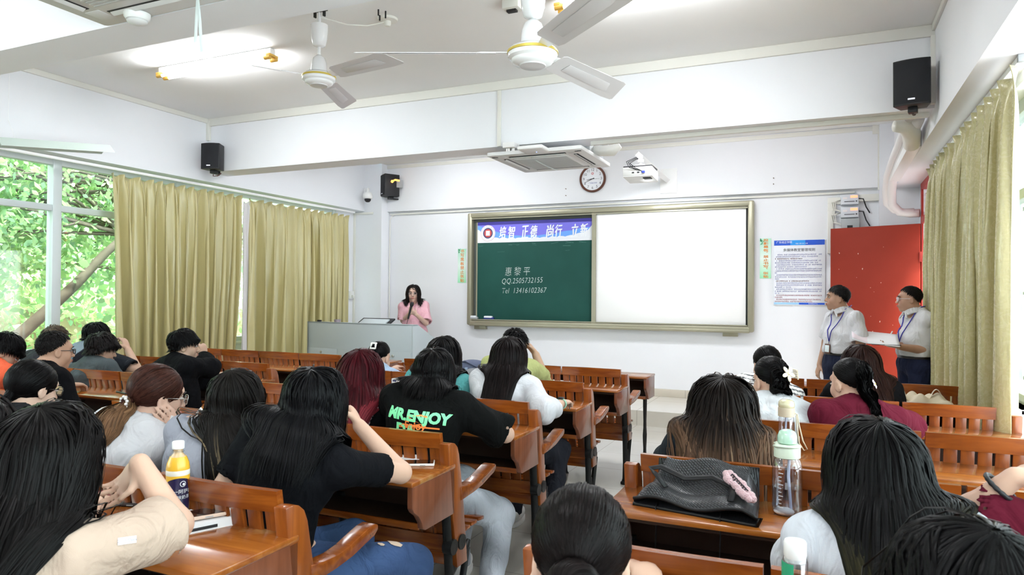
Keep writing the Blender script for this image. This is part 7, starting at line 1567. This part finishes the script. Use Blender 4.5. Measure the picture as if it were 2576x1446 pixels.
def bagmesh():
    bm = bmesh.new(); nu, nv = 40, 24; uv = bm.loops.layers.uv.new('UVMap'); top = [[bm.verts.new(bag(i/nu, j/nv, True)) for i in range(nu+1)] for j in range(nv+1)]; bot = [[bm.verts.new(bag(i/nu, j/nv, False)) for i in range(nu+1)] for j in range(nv+1)]
    def fc(vs, us):
        f_ = bm.faces.new(vs); f_.smooth = True
        for l, u_ in zip(f_.loops, us): l[uv].uv = (u_[0]*.9, u_[1]*.62)
    for j in range(nv):
        for i in range(nu):
            us = [(i/nu, j/nv), ((i+1)/nu, j/nv), ((i+1)/nu, (j+1)/nv), (i/nu, (j+1)/nv)]
            fc([top[j][i], top[j][i+1], top[j+1][i+1], top[j+1][i]], us); fc([bot[j+1][i], bot[j+1][i+1], bot[j][i+1], bot[j][i]], us)
        for i in (0, nu):
            q4 = [top[j][i], top[j+1][i], bot[j+1][i], bot[j][i]]; fc(q4, [(0, j/nv), (0, (j+1)/nv), (.1, (j+1)/nv), (.1, j/nv)])
    for i in range(nu):
        fc([bot[nv][i], top[nv][i], top[nv][i+1], bot[nv][i+1]], [(i/nu, 1), (i/nu, 1.1), ((i+1)/nu, 1.1), ((i+1)/nu, 1)])
    me = bpy.data.meshes.new('bag_body'); bmesh.ops.recalc_face_normals(bm, faces=bm.faces[:]); bm.to_mesh(me); bm.free(); return me
put('bag_body', bagmesh(), M_WEAVE, e)
M_STRAP = mat('black_leather_strap', (.006, .006, .007), rough=.45, spec=.3)
tr = [bag(u, .0, True)+[0, -.004, .0] for u in np.linspace(0, 1, 30)]; tb = [bag(u, 0, False)+[0, -.006, 0] for u in np.linspace(1, 0, 30)]
put('rim', MB().tube(tr, .006, 8).tube(tb, .006, 8).tube([tr[-1], tr[-1]+[.012, -.012, .01], tb[0]], .006, 8), M_STRAP, e, smooth=180)
def strap(pts, w=.011): return MB().tube(pts, w, 8, flat=(.22, 1))
S1 = [bag(.24, .22, True)+[0, 0, .006], bag(.10, .40, True)+[0, 0, .03], bag(.035, .52, True)+[0, 0, .055], bag(.12, .56, True)+[0, 0, .045], bag(.35, .56, True)+[0, 0, .030], bag(.6, .52, True)+[0, 0, .028], bag(.78, .42, True)+[0, 0, .02], bag(.80, .25, True)+[0, 0, .02], bag(.79, .10, True)+[0, 0, .006]]
put('handle', strap(S1), M_STRAP, e, smooth=180)
def hang(px, dy): q = on_z(px, 1300, z); return q
hs_ = []
for u, l in ((.20, .30), (.72, .30)):
    p = bag(u, 0, False); hs_.append([p+[0, .03, .004], p+[0, -.012, .0], p+[.004, -.020, -.05], p+[.0, -.018, -.15], p+[.012, -.010, -l]])
put('handle', MB().tube(hs_[0], .010, 8, flat=(1, .22)).tube(hs_[1], .010, 8, flat=(1, .22)), M_STRAP, e, smooth=180)
# fluffy pink clip on the bag
c = bag(.84, .42, True)+[0, 0, .022]; e = thing('hair_clip', 'fluffy pink claw clip lying on the woven black bag', 'hair clip', tuple(c))
axp = nrm(bag(.95, .18, True)-bag(.70, .62, True)); m = MB(); rg = np.random.default_rng(3)
for s in (-1, 1):
    for k in range(13):
        t = (k/12-.5)*.13; off = np.cross(axp, [0, 0, 1.])*s*.016*(1-(2*k/12-1)**2*.6); cc0 = c+axp*t+off+[0, 0, .004]
        m.sphere(cc0+rg.normal(0, .002, 3), .0125+rg.uniform(-.002, .002), 6)
fz = put('fluff', m, mat('pink_fur', (.82, .52, .56), rough=1, sheen=.6, bump=1., bscale=220), e, smooth=180)
m = MB()
for k in range(8): t = (k/7-.5)*.075; m.tube([c+axp*t+np.cross(axp, [0, 0, 1.])*-.010+[0, 0, .012], c+axp*t+[0, 0, .019], c+axp*t+np.cross(axp, [0, 0, 1.])*.010+[0, 0, .012]], .0022, 5)
put('claw_teeth', m, M_BLACK, e)
q = on_z(1972, 1295, DT); e = thing('earbud_case', 'small white earbud case on the desk in front of the large clear bottle', 'case', (q[0], q[1], DT)); put('shell', MB().sphere((q[0], q[1], DT+.012), 1, 10, (.032, .024, .0125)), M_WHITE, e, smooth=180); put('seam', MB().lathe([(.0285, -.0006), (.0300, 0), (.0285, .0006)], (q[0], q[1], DT+.0135), 24, np.diag([1.06, .8, 1])), M_GREY, e)
# cream cloth bag on the fourth right desk
q = desk_at(2325, 1000, 5.20); e = thing('cloth_bag', 'crumpled cream cloth bag with loose handles lying on the right-hand desk', 'bag', (q[0], q[1], DT)); Lb = np.array([1., 0, 0]); ub = on_y(2405, 1000, 5.2)[0]-on_y(2250, 1000, 5.2)[0]
M_CANV = mat('cream_canvas', (.66, .58, .44), rough=.95, bump=.5, bscale=25)
def crump(u, t): p = q+Lb*(u-.5)*ub+np.array([0, 1, 0])*(t-.5)*.20; zz = DT+.035+.035*sin(u*3.1)*sin(pi*t)+.018*sin(u*17+t*4)+.014*sin(u*9-t*11); ed = min(u, 1-u, t, 1-t); return (p[0], p[1], DT+.004+(zz-DT)*min(1, ed*9)**.6)
put('bag_cloth', MB().grid(crump, 50, 20), M_CANV, e, smooth=180)
for u0, u1, hh_ in ((.02, .22, .085), (.55, .82, .09)):
    pts = [q+Lb*(u0+(u1-u0)*k/10-.5)*ub+np.array([0, -.03, .03+hh_*sin(pi*k/10)]) for k in range(11)]; put('handle', MB().tube(pts, .014, 8, flat=(.2, 1)), M_CANV, e, smooth=180)
put('dark_lining', MB().grid(lambda u, t: tuple(q+Lb*(u-.42)*ub*.8+np.array([0, -.10+.06*t, .006+.022*sin(pi*t)+.008*sin(u*20)])), 30, 4), M_BLACK, e, smooth=180)
# carton in front of the maroon T-shirt
def carton(name, label, cat, px, py, y, w, dp, h_, rot, cols, z=DT, straw=False):
    q = desk_at(px, py, y); e = thing(name, label, cat, (q[0], q[1], z)); Rm = np.array(Matrix.Rotation(rot, 3, 'Z')); c = np.array([q[0], q[1], z+h_/2])
    put('carton', MB().box(c, (w, dp, h_), Rm, .002), cols[0], e); put('side_print', MB().box(c+Rm@np.array([-w/2-.0004, 0, 0]), (.0008, dp*.9, h_*.94), Rm), cols[1], e)
    pm = MB()
    for k in range(5): pm.box(c+Rm@np.array([w*.08, -dp/2-.0005, h_*(.1-.12*k)]), (w*.5, .0008, .004), Rm)
    for k in range(3): pm.lathe([(.005, 0), (.0065, .0006), (.005, .0008)], c+Rm@np.array([-w*.28, -dp/2-.0002, h_*(.08-.2*k)]), 12, RY)
    pm.box(c+Rm@np.array([0, -dp/2-.0005, h_*.33]), (w*.55, .0008, .012), Rm); put('front_print', pm, cols[2], e)
    if straw: put('straw', MB().tube([c+[0, 0, h_/2-.01], c+[.004, 0, h_/2+.035], c+[.012, 0, h_/2+.045]], .0028, 6), M_WHITE, e)
    return e
M_CART = mat('carton_white', (.80, .80, .82), rough=.5); M_PURP = mat('carton_purple', (.10, .07, .25), rough=.5); M_GREYP = mat('carton_print', (.30, .28, .36), rough=.5)
carton('tissue_box', 'white printed carton standing by the arm of the maroon T-shirt', 'carton', 2258, 1030, 4.35, .062, .05, .095, radians(-8), (M_CART, M_PURP, M_GREYP))
carton('drink_carton', 'small white and red drink carton with straw behind the pearl-banded ponytail', 'carton', 296, 1025, 2.47, .048, .038, .085, radians(-20), (mat('carton_pale', (.74, .78, .86), rough=.5), mat('carton_blue', (.35, .42, .72), rough=.5), mat('carton_red', (.72, .08, .08), rough=.5)), straw=True)
carton('drink_carton', 'white carton with navy mark beside the pale blue shirt', 'carton', 997, 950, 4.30, .055, .04, .09, radians(-5), (M_CART, M_GREYP, mat('navy_ink', (.04, .05, .2))))
q = desk_at(1190, 930, 5.22); e = thing('backpack', 'slate blue and grey backpack on the desk beyond the teal blouse', 'backpack', (q[0], q[1], DT)); put('bag_body', MB().sphere(q+[0, 0, .075], 1, 12, (.17, .10, .085)), mat('slate_blue_nylon', (.10, .12, .20), rough=.7, bump=.3, bscale=30), e, smooth=180); put('front_pocket', MB().sphere(q+[.05, -.07, .05], 1, 12, (.11, .05, .055)), mat('grey_nylon', (.30, .31, .34), rough=.8, bump=.3, bscale=30), e, smooth=180); put('strap', MB().tube([q+[-.1, -.03, .14], q+[-.02, -.08, .15], q+[.08, -.09, .11]], .012, 6, flat=(.3, 1)), mat('slate_blue_nylon', (.10, .12, .2)), e, smooth=180)
q = desk_at(1178, 935, 5.16); e = thing('cup', 'pale blue lidded cup in front of the backpack', 'cup', (q[0], q[1], DT)); put('cup_wall', MB().lathe([(.001, 0), (.026, .001), (.034, .075), (.034, .08)], (q[0], q[1], DT), 20), mat('pale_green_cup', (.45, .58, .55), rough=.3), e); put('lid', MB().lathe([(.038, .08), (.040, .085), (.038, .10), (.001, .11)], (q[0], q[1], DT), 20), mat('pale_blue_lid', (.45, .58, .80), rough=.4), e)
q = desk_at(478, 1040, 2.42); e = thing('shoulder_bag', 'small cream bag with a white loop handle, between the hand and the grey T-shirt', 'bag', (q[0], q[1], DT)); put('bag_body', MB().sphere(q+[0, 0, .045], 1, 12, (.11, .05, .05)), M_CANV, e, smooth=180); put('handle', MB().tube([q+[.05, 0, .07], q+[.045, 0, .13], q+[.07, 0, .155], q+[.095, 0, .13], q+[.085, 0, .07]], .005, 8), M_WHITE, e, smooth=180)
R_ = PPL['J']; w = R_['A'][1]['W']; d_ = np.array([-.2, -.15, -1.]); e = thing('pen', 'pinkish pen held in the hand against the cheek', 'pen', tuple(w)); p0 = w+np.array([-.01, -.055, .07]); put('barrel', MB().cyl(p0, p0+nrm(d_)*.12, .0045, n=8), mat('pink_pen', (.62, .45, .44), rough=.3), e); put('cap', MB().cyl(p0-nrm(d_)*.02, p0, .0055, n=8), M_WHITE, e)
q = on_y(2538, 1255, 2.1); e = thing('juice_bottle', 'bit of an orange bottle beside the braceleted forearm', 'bottle', (q[0], q[1], DT)); c = np.array([q[0], 2.2, DT]); put('bottle_body', MB().lathe([(.001, 0), (.028, .002), (.030, .01), (.030, .11), (.018, .14), (.013, .15)], c, 20), mat('orange_drink', (.85, .25, .03), rough=.2), e, smooth=50); put('cap', MB().lathe([(.015, .148), (.016, .165), (.001, .167)], c, 16), M_WHITE, e)
PPL.clear()
